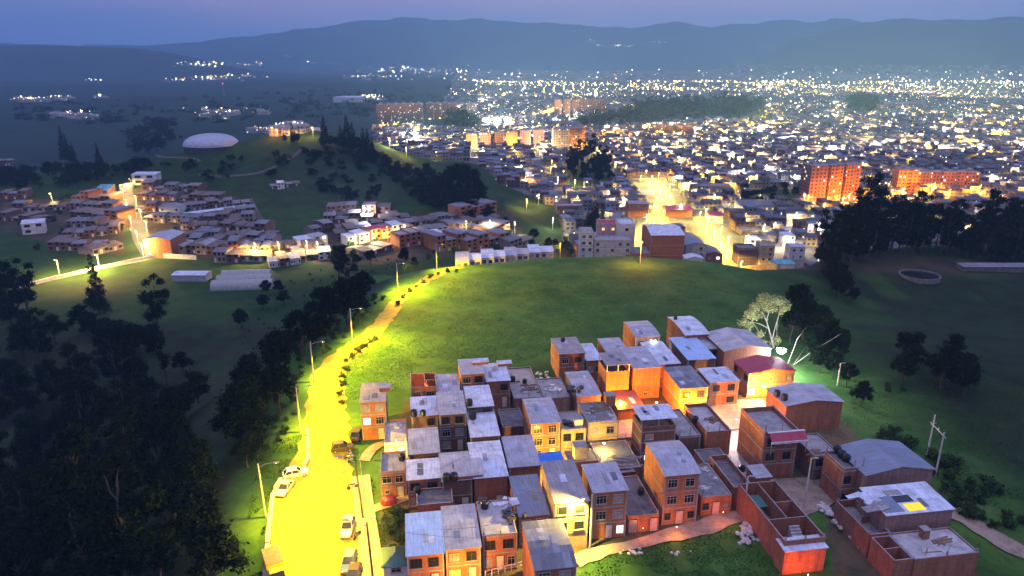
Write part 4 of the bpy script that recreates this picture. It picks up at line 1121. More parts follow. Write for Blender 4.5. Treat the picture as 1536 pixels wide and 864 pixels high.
RG = 'street lamps along the yellow road'
street_lamp(399, 776, 9, (2.2, .3), SOD, 42000, 'leaning pale lamp post on the grass left of the silver car', group=RG, lean=-.2)
street_lamp(451, 648, 9, (2.2, .2), SOD, 62000, 'lamp post where the stone wall ends at the narrow road', group=RG)
street_lamp(471, 573, 9, (2.2, .2), SOD, 60000, 'lamp post at the outside of the first road bend', group=RG)
street_lamp(529, 516, 9, (2.2, -.2), SOD, 85000, 'lamp post halfway up the bending road', group=RG)
street_lamp(597, 438, 8.5, (1.8, -.3), SOD, 80000, 'lamp post near the hill crest, road greyer beside it', group=RG)
street_lamp(655, 403, 8.5, (1.8, -.3), SOD, 50000, 'farthest lamp post, before the white terrace', group=RG)
street_lamp(545, 778, 10, (-2.2, .4), SOD, 32000, 'dark wooden pole standing in the pavement strip', wood=True, lean=-.6)
street_lamp(560, 872, 9, (-2.4, .3), SOD, 32000, 'dark pole with thin arm by the green shed', wood=True, lean=-.3)
street_lamp(885, 822, 8.6, (-1.2, -.8), (1, .68, .10), 34000, 'lamp post dazzling the yellow house front', 'lamp_warm', bulb=.3)
street_lamp(898, 812, 8.0, (.6, -.5), SOD, 0, 'plain post beside the dazzling lamp') if False else None
street_lamp(1115, 775, 6.8, (.3, 0), SOD, 0, 'unlit wooden post before the low stained-roof house', 'concrete')
street_lamp(1206, 762, 8.5, (.3, 0), SOD, 0, 'unlit tall post against the three storey awning house', 'concrete')
street_lamp(1256, 578, 5, (.3, 0), SOD, 0, 'unlit post on the grass behind the low hipped roof', 'concrete')
# wall lamps
def at(px, py, hgt): X_, Y_, _ = PP(px, py, GZ + hgt); return X_, Y_, GZ + hgt
flood(*at(980, 511, 5.9), (.2, -.5), COOL, 11000, 'glaring white lamp on the front of the rounded roof house', r_=.6)
flood(*at(1172, 524, 5.8), (.5, -.1), COOL, 21000, 'glaring white lamp beside the lit tree', r_=1.0)
flood(*at(1146, 578, 4.0), (0, -.9), (1, .60, .13), 12000, 'warm lamp on the front of the crimson-roofed house', 'lamp_warm', .4)
flood(*at(985, 603, 3.8), (0, -.5), AMBER, 17000, 'orange lamp in the plaza lane below the blank orange wall', 'lamp_warm', .2)
flood(*at(1046, 607, 3.2), (0, -.5), AMBER, 14000, 'orange lamp under the notched white roof house', 'lamp_warm', .15)
flood(*at(930, 600, 3.4), (0, -.5), AMBER, 10000, 'orange lamp below the open black top storey', 'lamp_warm', .15)
flood(*at(826, 690, 3.6), (0, -.6), (1, .55, .05), 9000, 'yellow lamp beside the blue tarp', 'lamp_warm', .2)
flood(*at(906, 664, 4.3), (0, -.6), (1, .66, .14), 1700, 'warm lamp under the white barred windows', 'lamp_warm', .2)
flood(*at(1105, 628, 5.0), (0, -.5), (1, .8, .8), 4500, 'pale lamp over the concrete alley', 'lamp_warm', .15)
flood(*at(1015, 790, 1.9), (0, -.35), (1, .30, .03), 420, 'added red-orange lamp at the foot of the pink-door house', 'lamp_warm', .08)  # this and the next two lamps are added to redden the wall feet
flood(*at(1085, 768, 2.2), (0, -.35), (1, .22, .02), 260, 'added red-orange lamp before the stained-roof house', 'lamp_warm', .06)
flood(*at(965, 792, 2.0), (0, -.35), (1, .22, .02), 200, 'added red-orange lamp at the pink garage door', 'lamp_warm', .06)
flood(*at(1212, 862, 2.0), (0, -.8), (1, .15, .01), 1100, 'red-orange lamp before the bottom annexe', 'lamp_warm', .08)
flood(*at(795, 850, 3.2), (-.6, -.6), (1, .55, .05), 8000, 'yellow lamp in the gap left of the patchwork roof', 'lamp_warm', .2)
flood(*at(700, 868, 3.4), (0, -1.0), (1, .40, .02), 4500, 'amber lamp over the front row doors', 'lamp_warm', .12)
flood(*at(637, 578, 5.4), (0, .4), AMBER, 1500, 'small orange lamp inside the roofless lit house', 'lamp_warm', .12)
flood(*at(598, 672, 3.2), (0, -.4), (1, .72, .25), 3500, 'lamp by the pale door of the corner roof', 'lamp_warm', .15)

# twin pole with cross bar, wires
def cable(p, q, sag, label, r_=.02):
    p, q = Vector(p), Vector(q); mb = MB(); n = 14
    pts = [p.lerp(q, i_ / n) - Vector((0, 0, sag * 4 * (i_ / n) * (1 - i_ / n))) for i_ in range(n + 1)]
    mb.tube([v - p for v in pts], r_, 'wire', 4, False); o = mb.build('cable', None, p); tag(o, label, 'cable')
A_ = PP(1389, 690, 35); B_ = PP(1401, 722, 35)
t = thing('utility_pole', 'pair of pale poles joined by a cross bar beside the dirt road', 'utility pole', (*A_[:2], 34.6))
mb = MB(); mb.tube([(0, 0, 0), (0, 0, 9)], [.17, .11], 'pole', 8); mb.build('pole', t, smooth=True)
dx, dy = B_[0] - A_[0], B_[1] - A_[1]
mb = MB(); mb.tube([(dx, dy, 0), (dx, dy, 9.3)], [.17, .11], 'pole', 8); mb.build('pole', t, smooth=True)
mb = MB(); mb.tube([(-.5, 0, 7.6), (dx + .5, dy, 8.2)], .07, 'pole', 6); mb.tube([(-.5, -.2, 7.2), (.6, .2, 7.4)], .05, 'metal', 6); mb.build('cross_bar', t)
mb = MB()
for q in (0, .5, 1): mb.lathe([(0, 0), (.11, 0), (.11, .3), (0, .34)], 'plaster_white', 8, (dx * q, dy * q, 7.75 + .55 * q))
mb.build('insulator', t)
cable((A_[0] + dx, A_[1] + dy, 43.6), (A_[0] + dx + 16, A_[1] + 4, 33), .3, 'guy wire from the twin poles down to the right field')
L1 = PP(399, 776, GZ); L2 = PP(451, 648, GZ); L3 = PP(471, 573, GZ); L4 = PP(529, 516, GZ)
def up(p, z): return (p[0], p[1], Hs(p[0], p[1]) + z)
K1 = PP(545, 778, GZ); K2 = PP(560, 872, GZ)
cable((K1[0] - .6, K1[1], GZ + 9.7), (K2[0] - .3, K2[1], GZ + 8.7), .3, 'wire between the two dark wooden poles')
cable((K2[0], K2[1], GZ + 8.5), on_roof(700, 812)[:2] + (GZ + 5.9,), .4, 'wire from the dark pole over the blue roof')
cable(on_roof(660, 800)[:2] + (GZ + 5.9,), on_roof(770, 790)[:2] + (GZ + 6.2,), .3, 'wire crossing the front row slab roof')
cable(PP(885, 822, GZ)[:2] + (GZ + 8.3,), on_roof(776, 740)[:2] + (GZ + 5.9,), .3, 'pale wire over the crowded yard roofs')
cable(PP(885, 822, GZ)[:2] + (GZ + 8.2,), PP(1115, 775, GZ)[:2] + (GZ + 6.6,), .8, 'wire along the brick fronts above the path')
cable(PP(1115, 775, GZ)[:2] + (GZ + 6.6,), PP(1206, 762, GZ)[:2] + (GZ + 8.3,), .3, 'wire between the two unlit posts')
cable((L1[0], L1[1], GZ + 8.6), (L2[0], L2[1], GZ + 8.6), .6, 'wire between the two nearest lamp posts left of the road')
cable((L2[0], L2[1], GZ + 8.6), (L3[0], L3[1], GZ + 8.6), .6, 'wire above the narrowing road')
cable((L3[0], L3[1], GZ + 8.6), (L4[0], L4[1], GZ + 8.6), .6, 'wire above the road bend')

# ------------------------------------------------------------------ vehicles
def car(px, py, yaw, paint, label, length=4.0, width=1.7, height=1.45, style='hatch', z=.12):
    X_, Y_, _ = PP(px, py, GZ + .1); Z_ = Hs(X_, Y_) + z
    t = thing('parked_car', label, 'car', (X_, Y_, Z_), yaw, None)
    hl, hw = length / 2, width / 2
    # side profile stations along x: (x, bottom, belt, half width)
    bd = MB(); st = [(-hl, .42, .74, .80), (-hl + .12, .28, .88, .93), (-hl * .62, .24, .93, 1), (0, .24, .92, 1), (hl * .45, .24, .90, 1), (hl * .80, .26, .80, .97), (hl - .08, .34, .68, .86), (hl, .42, .58, .78)]
    if style == 'suv': st = [(a_, b_, c_ + .12, d_) for a_, b_, c_, d_ in st]; height += .25
    rings = []
    for x, zb_, zt_, k_ in st:
        w_ = hw * k_
        rings.append([(x, -w_ * .92, zb_), (x, -w_, (zb_ + zt_) * .5), (x, -w_ * .97, zt_ - .06), (x, -w_ * .86, zt_), (x, w_ * .86, zt_), (x, w_ * .97, zt_ - .06), (x, w_, (zb_ + zt_) * .5), (x, w_ * .92, zb_)])
    for a_, b_ in zip(rings[:-1], rings[1:]):
        for k_ in range(8): bd.face([a_[k_], b_[k_], b_[(k_ + 1) % 8], a_[(k_ + 1) % 8]][::-1], paint, [(0, 0)] * 4)
    bd.face(rings[0], paint, [(0, 0)] * 8); bd.face(rings[-1][::-1], paint, [(0, 0)] * 8)
    bd.build('body', t, smooth=False)
    # cabin: glass sides, painted roof
    zb_ = .90 + (.12 if style == 'suv' else 0); zt_ = height
    xb0, xb1 = -hl * .90 if style != 'sedan' else -hl * .66, hl * .42
    xt0, xt1 = -hl * .68 if style != 'sedan' else -hl * .40, hl * .08
    wb_, wt_ = hw * .90, hw * .72
    B = [(xb0, -wb_, zb_), (xb1, -wb_, zb_), (xb1, wb_, zb_), (xb0, wb_, zb_)]; T = [(xt0, -wt_, zt_), (xt1, -wt_, zt_), (xt1, wt_, zt_), (xt0, wt_, zt_)]
    for nm, q in (('side_window', (0, 1)), ('windscreen', (1, 2)), ('side_window', (2, 3)), ('rear_window', (3, 0))):
        g_ = MB(); a_, b_ = q; g_.face([B[a_], B[b_], T[b_], T[a_]], 'glass'); g_.build(nm, t)
    rf = MB(); e = .05
    rf.box(xt0 - e, xt1 + e, -wt_ - e, wt_ + e, zt_ - .02, zt_ + .045, paint); 
    for a_ in range(4):
        rf.tube([B[a_], T[a_]], .045, paint, 5, False)
    for s_ in (-1, 1): rf.tube([((xb0 + xb1) * .5 - .1, s_ * wb_, zb_), ((xt0 + xt1) * .5 - .05, s_ * wt_, zt_)], .04, paint, 5, False)
    rf.build('roof', t)
    for x in (-hl * .62, hl * .62):
        for s_ in (-1, 1):
            wm = MB(); wm.tube([(x, s_ * (hw - .22), .31), (x, s_ * (hw + .01), .31)], .31, 'tyre', 14); wo = wm.build('wheel', t)
            rm = MB(); rm.tube([(x, s_ * (hw + .012), .31), (x, s_ * (hw + .03), .31)], .18, 'metal', 10); rm.build('rim', wo)
    for s_ in (-1, 1):
        a_ = MB(); a_.box(hl - .10, hl + .012, s_ * hw * .58 - .17, s_ * hw * .58 + .17, .54, .67, 'frame_white'); a_.build('headlight', t)
        a_ = MB(); a_.box(-hl - .012, -hl + .10, s_ * hw * .62 - .12, s_ * hw * .62 + .12, .62, .78, 'tail_red'); a_.build('tail_light', t)
        a_ = MB(); a_.box(hl * .34, hl * .40, s_ * (hw + .0) - .02 + s_ * .1, s_ * hw + .02 + s_ * .1, .92, 1.04, paint); a_.build('mirror', t)
    a_ = MB(); a_.box(hl - .04, hl + .05, -hw * .8, hw * .8, .30, .46, 'frame_dark'); a_.build('bumper', t)
    return t
M['tail_red'] = m_plain('tail_red', (.35, .01, .01), .3)
M['paint_white'] = m_plain('paint_white', (.75, .75, .74), .3, 0, .05)
M['paint_silver'] = m_plain('paint_silver', (.55, .54, .52), .3, .3, .05)
M['paint_blue'] = m_plain('paint_blue', (.05, .09, .28), .3, .2, .05)
M['paint_dark'] = m_plain('paint_dark', (.06, .045, .04), .3, .2, .05)
M['paint_yellow'] = m_plain('paint_yellow', (.75, .48, .04), .45, 0, .1)
car(444, 714, radians(24), 'paint_white', 'white hatchback parked at an angle beside the stone wall', style='hatch')
car(428, 737, radians(-97), 'paint_silver', 'pale silver car parked below the white hatchback, nose towards us', style='sedan')
car(514, 676, radians(15), 'paint_dark', 'dark off-roader parked at the right side of the yellow road', style='suv', length=3.9)
car(522, 797, radians(-88), 'paint_silver', 'silver people carrier parked at the pavement above the blue pickup', style='suv', length=4.2)
car(524, 848, radians(-88), 'paint_blue', 'blue car parked at the pavement near the bottom edge', style='hatch', length=4.3)
car(531, 868, radians(-88), 'paint_dark', 'dark car cut off by the bottom edge', style='hatch')
car(537, 655, radians(86), 'paint_dark', 'dark vehicle in the shadow left of the corner house', style='suv', length=4.4)
# yellow box truck
X_, Y_, _ = PP(420, 864, GZ); t = thing('box_truck', 'small yellow truck with tilted cargo box at the lower left road edge', 'truck', (X_ - .6, Y_, Hs(X_, Y_) + .14), radians(-62))
mb = MB(); mb.box(-2.6, 1.0, -1.05, 1.05, .75, 2.5, 'paint_yellow'); mb.box(-2.62, 1.02, -1.08, 1.08, 2.502, 2.58, 'timber'); mb.build('cargo_box', t)
mb = MB(); mb.box(1.1, 2.5, -.95, .95, .5, 1.25, 'paint_yellow'); mb.face([(1.1, -.95, 1.25), (2.5, -.95, 1.25), (2.1, -.85, 2.0), (1.1, -.85, 2.0)], 'paint_yellow'); mb.face([(1.1, .95, 1.25), (1.1, .85, 2.0), (2.1, .85, 2.0), (2.5, .95, 1.25)], 'paint_yellow'); mb.face([(1.1, -.85, 2.0), (2.1, -.85, 2.0), (2.1, .85, 2.0), (1.1, .85, 2.0)], 'paint_yellow'); mb.face([(1.1, -.95, 1.25), (1.1, -.85, 2), (1.1, .85, 2), (1.1, .95, 1.25)], 'paint_yellow'); mb.build('cab', t)
mb = MB(); mb.face([(2.5, -.95, 1.25), (2.5, .95, 1.25), (2.1, .85, 2.0), (2.1, -.85, 2.0)], 'glass'); mb.build('windscreen', t)
for x in (-1.6, 1.7):
    for s_ in (-1, 1): mb = MB(); mb.tube([(x, s_ * .75, .4), (x, s_ * 1.02, .4)], .4, 'tyre', 14); mb.build('wheel', t)
# motorcycles by the wooden pole
def moto(px, py, yaw, label):
    X_, Y_, _ = PP(px, py, GZ + .1); t = thing('motorcycle', label, 'motorcycle', (X_, Y_, Hs(X_, Y_) + .12), yaw, 'motorcycles at the road edge')
    for x in (-.62, .62): mb = MB(); mb.tube([(x, -.06, .3), (x, .06, .3)], .3, 'tyre', 12); mb.build('wheel', t)
    mb = MB(); mb.tube([(-.62, 0, .3), (-.2, 0, .62), (.3, 0, .75), (.62, 0, .3)], .05, 'metal', 6); mb.box(-.2, .2, -.14, .14, .3, .6, 'metal'); mb.build('frame', t)
    mb = MB(); mb.obox((.12, 0, .82), (.24, 0, .04), (0, .14, 0), (0, 0, .11), 'paint_blue'); mb.build('fuel_tank', t)
    mb = MB(); mb.obox((-.35, 0, .82), (.34, 0, .05), (0, .13, 0), (0, 0, .05), 'tyre'); mb.build('seat', t)
    mb = MB(); mb.tube([(.42, -.34, 1.02), (.36, 0, .98), (.42, .34, 1.02)], .025, 'metal', 6); mb.tube([(.62, 0, .3), (.36, 0, .98)], .035, 'metal', 6); mb.build('handlebar', t)
moto(524, 688, .4, 'motorcycle leaning by the top of the dark wooden pole')
moto(528, 692, 1.0, 'second motorcycle next to it, turned towards the road')
moto(529, 733, .5, 'motorcycle alone on the pavement strip halfway down')
moto(536, 806, 1.2, 'motorcycle next to the silver people carrier')
# green hipped shed
X_, Y_, _ = PP(578, 866, GZ); t = thing('garden_shed', 'small white shed with dark green hipped roof beside the blue roof house', 'shed', (X_, Y_ - .6, GZ), PHI)
mb = MB(); mb.box(0, 3.0, 0, 3.4, -.3, 2.3, 'plaster_white', None, False); mb.build('wall', t)
mb = MB(); e = .4; z0, z1 = 2.2, 3.3; A = [(-e, -e, z0), (3 + e, -e, z0), (3 + e, 3.4 + e, z0), (-e, 3.4 + e, z0)]; P_, Q_ = (1.5, 1.2, z1), (1.5, 2.3, z1)
mb.face([A[0], A[1], P_], 'r_green'); mb.face([A[1], A[2], Q_, P_], 'r_green'); mb.face([A[2], A[3], Q_], 'r_green'); mb.face([A[3], A[0], P_, Q_], 'r_green'); mb.face(A[::-1], 'r_green'); mb.build('roof', t)
wf, wp = win_meshes('W', 1.3, .8); o = link('window', wf, t, (.9, -.003, 1.1)); link('pane', wp, o)
# covered maroon car and fence rail by the slab house
X_, Y_, _ = PP(584, 756, GZ); t = thing('covered_cart', 'maroon tarpaulin heaped over a cart by the slab house door', 'covered cart', (X_, Y_, GZ), .3)
mb = MB(); mb.lathe([(1.25, .25), (1.3, .5), (1.1, 1.0), (.6, 1.3), (0, 1.35)], 'r_red', 12); o = mb.build('tarpaulin', t); o.scale = (1, .7, 1)
for x in (-.8, .8): mb = MB(); mb.tube([(x, -.5, .28), (x, .5, .28)], .28, 'tyre', 10); mb.build('wheel', t)
def fence(P, h_, mat, label, step=1.2, rails=(.4, .9), name='fence'):
    t = thing(name, label, 'fence', (P[0][0], P[0][1], 0)); rb = MB(); d = 0
    for (x0, y0), (x1, y1) in zip(P[:-1], P[1:]):
        n = max(1, int(math.hypot(x1 - x0, y1 - y0) / step))
        for q in range(n):
            x, y = x0 + (x1 - x0) * q / n, y0 + (y1 - y0) * q / n; z = Hs(x, y)
            m_ = MB(); m_.box(-.05, .05, -.05, .05, -.3, h_, mat); m_.build('post', t, (x - P[0][0], y - P[0][1], z))
            x2, y2 = x0 + (x1 - x0) * (q + 1) / n, y0 + (y1 - y0) * (q + 1) / n
            for r_ in rails: rb.tube([(x - P[0][0], y - P[0][1], z + r_), (x2 - P[0][0], y2 - P[0][1], Hs(x2, y2) + r_)], .03, mat, 4, False)
    rb.build('rail', t); return t
fence([PP(728, 866, GZ)[:2], PP(786, 850, GZ)[:2]], 1.0, 'plaster_white', 'white stair railing before the front row doors', .9)
fence([PP(1385, 735, 35)[:2], PP(1440, 780, 34)[:2], PP(1500, 800, 33)[:2]], 1.1, 'timber', 'thin wire fence right of the blue-white roof house', 2.5)
fence([PP(1240, 640, 35)[:2], PP(1300, 655, 35)[:2], PP(1380, 700, 35)[:2]], 1.1, 'timber', 'wire fence between the estate and the dark right field', 3)
fence([PP(540, 690, 36)[:2], PP(545, 740, 36)[:2], PP(551, 768, 36)[:2]], 1.0, 'timber', 'timber posts along the top of the pavement strip', 2.2)

q_ = random.Random(8)
WR = [((545, 760), (700, 700)), ((600, 640), (720, 600)), ((735, 620), (860, 560)), ((840, 515), (960, 500)), ((960, 500), (1030, 490)), ((900, 560), (1010, 640)), ((1010, 640), (1120, 610)), ((1130, 620), (1200, 660)), ((1190, 650), (1270, 690)), ((885, 700), (800, 640)), ((1060, 560), (1140, 545)), ((690, 640), (800, 760))]
WN = ['from the road pole to the third line roofs', 'over the skylight roof tanks', 'across the dark court', 'from the tank house to the glaring lamp', 'between the two rounded roofs at the back', 'over the plaza lane', 'from the rooftop shelter to the tall awning house', 'above the awning house parapet', 'towards the three tanks', 'from the dazzling lamp to the rounded roof', 'above the warehouse yard', 'over the plastic sheet yard']
for (a_, b_), n_ in zip(WR, WN):
    p_, r_ = on_roof(*a_), on_roof(*b_); cable((p_[0], p_[1], p_[2] + 1.6), (r_[0], r_[1], r_[2] + 1.8), .35, 'black wire ' + n_, .018)
# ------------------------------------------------------------------ trees
def leaves(name, clumps, per, size, mat, seed, flat=.8):
    """clumps (x, y, z, r): quads scattered through each clump's volume, thinning at the rim"""
    q = np.random.default_rng(seed); C = np.array(clumps)
    n = np.maximum(6, (per * (C[:, 3] / C[:, 3].mean()) ** 2).astype(int)); idx = np.repeat(np.arange(len(C)), n); m_ = len(idx)
    d = q.normal(size=(m_, 3)); d /= np.linalg.norm(d, axis=1)[:, None]
    rad = q.random(m_) ** .45 * (1 + .22 * q.normal(size=m_)); d[:, 2] *= flat
    P = C[idx, :3] + d * (rad * C[idx, 3])[:, None]
    nrm = q.normal(size=(m_, 3)) + d * .8 + np.array([0, 0, .5]); nrm /= np.linalg.norm(nrm, axis=1)[:, None]
    t = np.cross(nrm, q.normal(size=(m_, 3))); t /= np.linalg.norm(t, axis=1)[:, None] + 1e-9; b = np.cross(nrm, t)
    s_ = size * q.uniform(.5, 1.25, m_)[:, None]; asp = q.uniform(.45, .8, m_)[:, None]
    V = np.stack([P - t * s_ , P - b * s_ * asp, P + t * s_, P + b * s_ * asp], 1).reshape(-1, 3)
    return np_mesh(name, V, np.arange(len(V)).reshape(-1, 4), [mat])

def make_tree(kind, seed, leaf='leaf_dark', bark='bark'):
    q = random.Random(seed); t = thing(kind, 'x', 'tree'); tb = MB(); cl = []
    def limb(a, b, r0, r1, n=3, w_=.4):
        a, b = Vector(a), Vector(b); L_ = (b - a).length
        pts = [a.lerp(b, i / n) + (Vector((q.uniform(-1, 1), q.uniform(-1, 1), q.uniform(-.3, .6))) * w_ * L_ * .12 if 0 < i < n else Vector()) for i in range(n + 1)]
        tb.tube(pts, [r0 + (r1 - r0) * i / n for i in range(n + 1)], bark, 6)
        return pts
    if kind == 'broadleaf_tree':
        hh = 10; top = Vector((q.uniform(-.6, .6), q.uniform(-.6, .6), hh * .62)); limb((0, 0, -.8), top, .34, .16)
        for i in range(26):
            a = q.uniform(0, 2 * pi); e = q.uniform(-.25, 1.0); R = 3.7 * math.sqrt(max(.1, 1 - (max(e, 0)) ** 2)) * q.uniform(.35, 1.05)
            c = (R * cos(a), R * sin(a), hh * .58 + e * hh * .40); cl.append((*c, q.uniform(.9, 1.75)))
            if i < 9: limb((top.x * .6, top.y * .6, hh * .34), c, .13, .04)
        per, sz = 170, .30
    elif kind == 'eucalyptus':
        hh = 24; lean = Vector((q.uniform(-1.5, 1.5), q.uniform(-1.5, 1.5), hh * .86)); limb((0, 0, -.8), lean, .42, .12, 5, .3)
        for i in range(24):
            zt = q.uniform(.38, 1.0); a = q.uniform(0, 2 * pi); R = (1.2 + 3.6 * math.sin(pi * min(1, (zt - .3) / .75))) * q.uniform(.3, 1.0)
            c = (lean.x * zt + R * cos(a), lean.y * zt + R * sin(a), hh * zt); cl.append((*c, q.uniform(1.0, 2.1)))
            if i < 12: limb((lean.x * zt * .85, lean.y * zt * .85, hh * (zt - .14)), c, .12, .04)
        per, sz = 190, .34
    elif kind == 'conifer':
        hh = 15; limb((0, 0, -.8), (0, 0, hh * .93), .30, .05, 4, .05)
        for i in range(34):
            zt = (i + .5) / 34; R = 3.0 * (1 - zt) ** .8 * q.uniform(.35, 1.0) + .15; a = i * 2.4 + q.uniform(-.3, .3)
            c = (R * cos(a), R * sin(a), hh * (.10 + .90 * zt)); cl.append((*c, (1.35 * (1 - zt) + .35) * q.uniform(.8, 1.2)))
            if i % 3 == 0: limb((0, 0, c[2] + .2), c, .07, .02, 2)
        per, sz = 120, .24
    elif kind == 'shrub':
        hh = 1.7
        for i in range(9):
            a = q.uniform(0, 2 * pi); R = q.uniform(0, .8); c = (R * cos(a), R * sin(a), q.uniform(.35, 1.25)); cl.append((*c, q.uniform(.3, .6)))
            limb((0, 0, -.2), c, .05, .02, 2)
        per, sz = 70, .13
    tb.build('trunk' if kind != 'shrub' else 'stem', t)
    link('crown' if kind != 'shrub' else 'foliage', leaves('crown', cl, per, sz, M[leaf], seed), t)
    if kind == 'shrub': t['category'] = 'shrub'
    return t

PROTO = {}
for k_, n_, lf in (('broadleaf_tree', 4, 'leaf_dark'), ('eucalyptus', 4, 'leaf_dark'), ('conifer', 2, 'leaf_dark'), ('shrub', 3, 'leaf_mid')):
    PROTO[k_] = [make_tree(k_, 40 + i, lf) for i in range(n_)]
USED = set(); TREES = []
def plant(kind, X_, Y_, s, label, group, sz=None, rn=random, var=None):
    i = rn.randrange(len(PROTO[kind])) if var is None else var; p = PROTO[kind][i]
    loc = (X_, Y_, Hs(X_, Y_) - .1); rz = rn.uniform(0, 2 * pi); sc = (s, s, sz or s * rn.uniform(.9, 1.15))
    if p.name not in USED:
        USED.add(p.name); o = p; o.location = loc; o.rotation_euler.z = rz; o.scale = sc; o['label'] = label; o['group'] = group
    else: o = copy_tree(p, loc, rz, sc, label, group)
    TREES.append(o); return o

def scatter(poly, n, kinds, srange, where, group, seed, gp=G, adj=None, mind=3.0):
    """trees whose foot lies inside a photo polygon; labelled by place along it"""
    q = random.Random(seed); xs = [p[0] for p in poly]; ys = [p[1] for p in poly]; got = []; tries = 0
    while len(got) < n and tries < n * 60:
        tries += 1; px, py = q.uniform(min(xs), max(xs)), q.uniform(min(ys), max(ys))
        if not in_poly([px], [py], poly)[0]: continue
        X_, Y_, Z_ = gp(px, py)
        if any((X_ - a[1]) ** 2 + (Y_ - a[2]) ** 2 < mind ** 2 for a in got): continue
        got.append((px, X_, Y_, q.choice(kinds), q.uniform(*srange)))
    got.sort()
    cnt = {}
    for px, X_, Y_, kd, s in got:
        cnt[kd] = cnt.get(kd, 0) + 1
        nm = {'broadleaf_tree': 'round crowned tree', 'eucalyptus': 'tall eucalyptus', 'conifer': 'pointed conifer', 'shrub': 'low shrub'}[kd]
        plant(kd, X_, Y_, s, f'{nm}, {ordn(cnt[kd] - 1)} from the left {where}', group, None, q)

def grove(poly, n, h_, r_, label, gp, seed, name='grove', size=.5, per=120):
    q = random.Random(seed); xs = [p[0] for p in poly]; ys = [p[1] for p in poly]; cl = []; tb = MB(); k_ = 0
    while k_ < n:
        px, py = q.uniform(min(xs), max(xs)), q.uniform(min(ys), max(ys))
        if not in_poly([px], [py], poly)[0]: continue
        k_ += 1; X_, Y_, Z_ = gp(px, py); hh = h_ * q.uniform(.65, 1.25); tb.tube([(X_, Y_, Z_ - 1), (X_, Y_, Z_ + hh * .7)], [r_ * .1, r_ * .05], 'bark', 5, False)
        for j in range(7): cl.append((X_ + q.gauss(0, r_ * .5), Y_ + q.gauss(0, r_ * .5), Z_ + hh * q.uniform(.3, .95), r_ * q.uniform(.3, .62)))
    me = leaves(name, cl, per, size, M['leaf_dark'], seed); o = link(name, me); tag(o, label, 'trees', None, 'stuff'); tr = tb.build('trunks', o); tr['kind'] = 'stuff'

def flatG(h): return lambda px, py: PP(px, py, h)
# dark wood filling the gully at the left
scatter([(-30, 540), (40, 500), (170, 490), (280, 505), (295, 590), (315, 690), (325, 780), (325, 930), (-30, 960)], 104, ['broadleaf_tree', 'broadleaf_tree', 'broadleaf_tree', 'eucalyptus'], (.66, 1.0), 'in the dark gully wood', 'trees of the dark gully wood', 1, G, mind=4.2)
scatter([(-60, 500), (-10, 470), (40, 480), (100, 510), (60, 560), (-60, 580)], 7, ['broadleaf_tree', 'eucalyptus'], (.8, 1.0), 'in the wood at the left frame edge', 'trees of the dark gully wood', 2)
scatter([(345, 480), (420, 455), (480, 430), (540, 425), (560, 440), (500, 480), (430, 540), (350, 530)], 34, ['broadleaf_tree', 'shrub', 'shrub'], (.35, .62), 'on the slope below the upper road', 'trees on the slope left of the road', 3, mind=3)
scatter([(380, 430), (470, 405), (560, 392), (640, 385), (640, 400), (560, 425), (400, 470)], 46, ['broadleaf_tree', 'shrub', 'shrub', 'shrub'], (.4, .7), 'in the belt behind the farm sheds', 'trees of the belt behind the road crest', 4, mind=3)
scatter([(345, 600), (400, 560), (445, 520), (500, 480), (560, 440), (575, 450), (525, 500), (470, 545), (450, 580), (440, 640), (390, 700), (360, 690)], 110, ['shrub', 'shrub', 'shrub', 'shrub', 'broadleaf_tree'], (.6, 1.1), 'on the bank beside the yellow road', 'bushes on the bank left of the road', 5, mind=2.0)
plant('broadleaf_tree', *PP(378, 745, 30)[:2], .62, 'olive lit round tree left of the white hatchback', 'trees on the slope left of the road')
plant('conifer', *G(150, 470)[:2], 1.12, 'tall black conifer standing over the lit lane', 'conifers left', 1.5)
plant('conifer', *G(12, 480)[:2], 1.0, 'dark conifer at the left frame edge below the lane', 'conifers left', 1.2)
plant('eucalyptus', *G(510, 425)[:2], .72, 'dark tall tree rising in front of the bright terrace houses', 'trees of the belt behind the road crest')
plant('eucalyptus', *G(520, 430)[:2], .6, 'dark narrow tree right beside the tall one before the terrace', 'trees of the belt behind the road crest')
# hedge of shrubs right of the road
hb = [(512, 606), (510, 592), (514, 578), (512, 566), (518, 556), (520, 543), (528, 536), (536, 529), (543, 524), (548, 520), (555, 514), (562, 510), (598, 458), (606, 448), (614, 440), (624, 433), (634, 427), (646, 420), (658, 414), (672, 410), (684, 410)]
for i, (a_, b_) in enumerate(hb): plant('shrub', *PP(a_, b_, GZ)[:2], .75 + .35 * ((i * 7) % 5) / 5, f'dark shrub, {ordn(i)} uphill along the right edge of the road', 'shrubs along the right road edge')
for i, (a_, b_) in enumerate([(600, 790), (594, 772), (605, 778), (588, 800), (600, 812), (592, 830), (604, 835)]): plant('shrub', *PP(a_, b_, GZ)[:2], 1.1, f'bush, {ordn(i)} one on the bank left of the blue roof house', 'bushes left of the blue roof house')
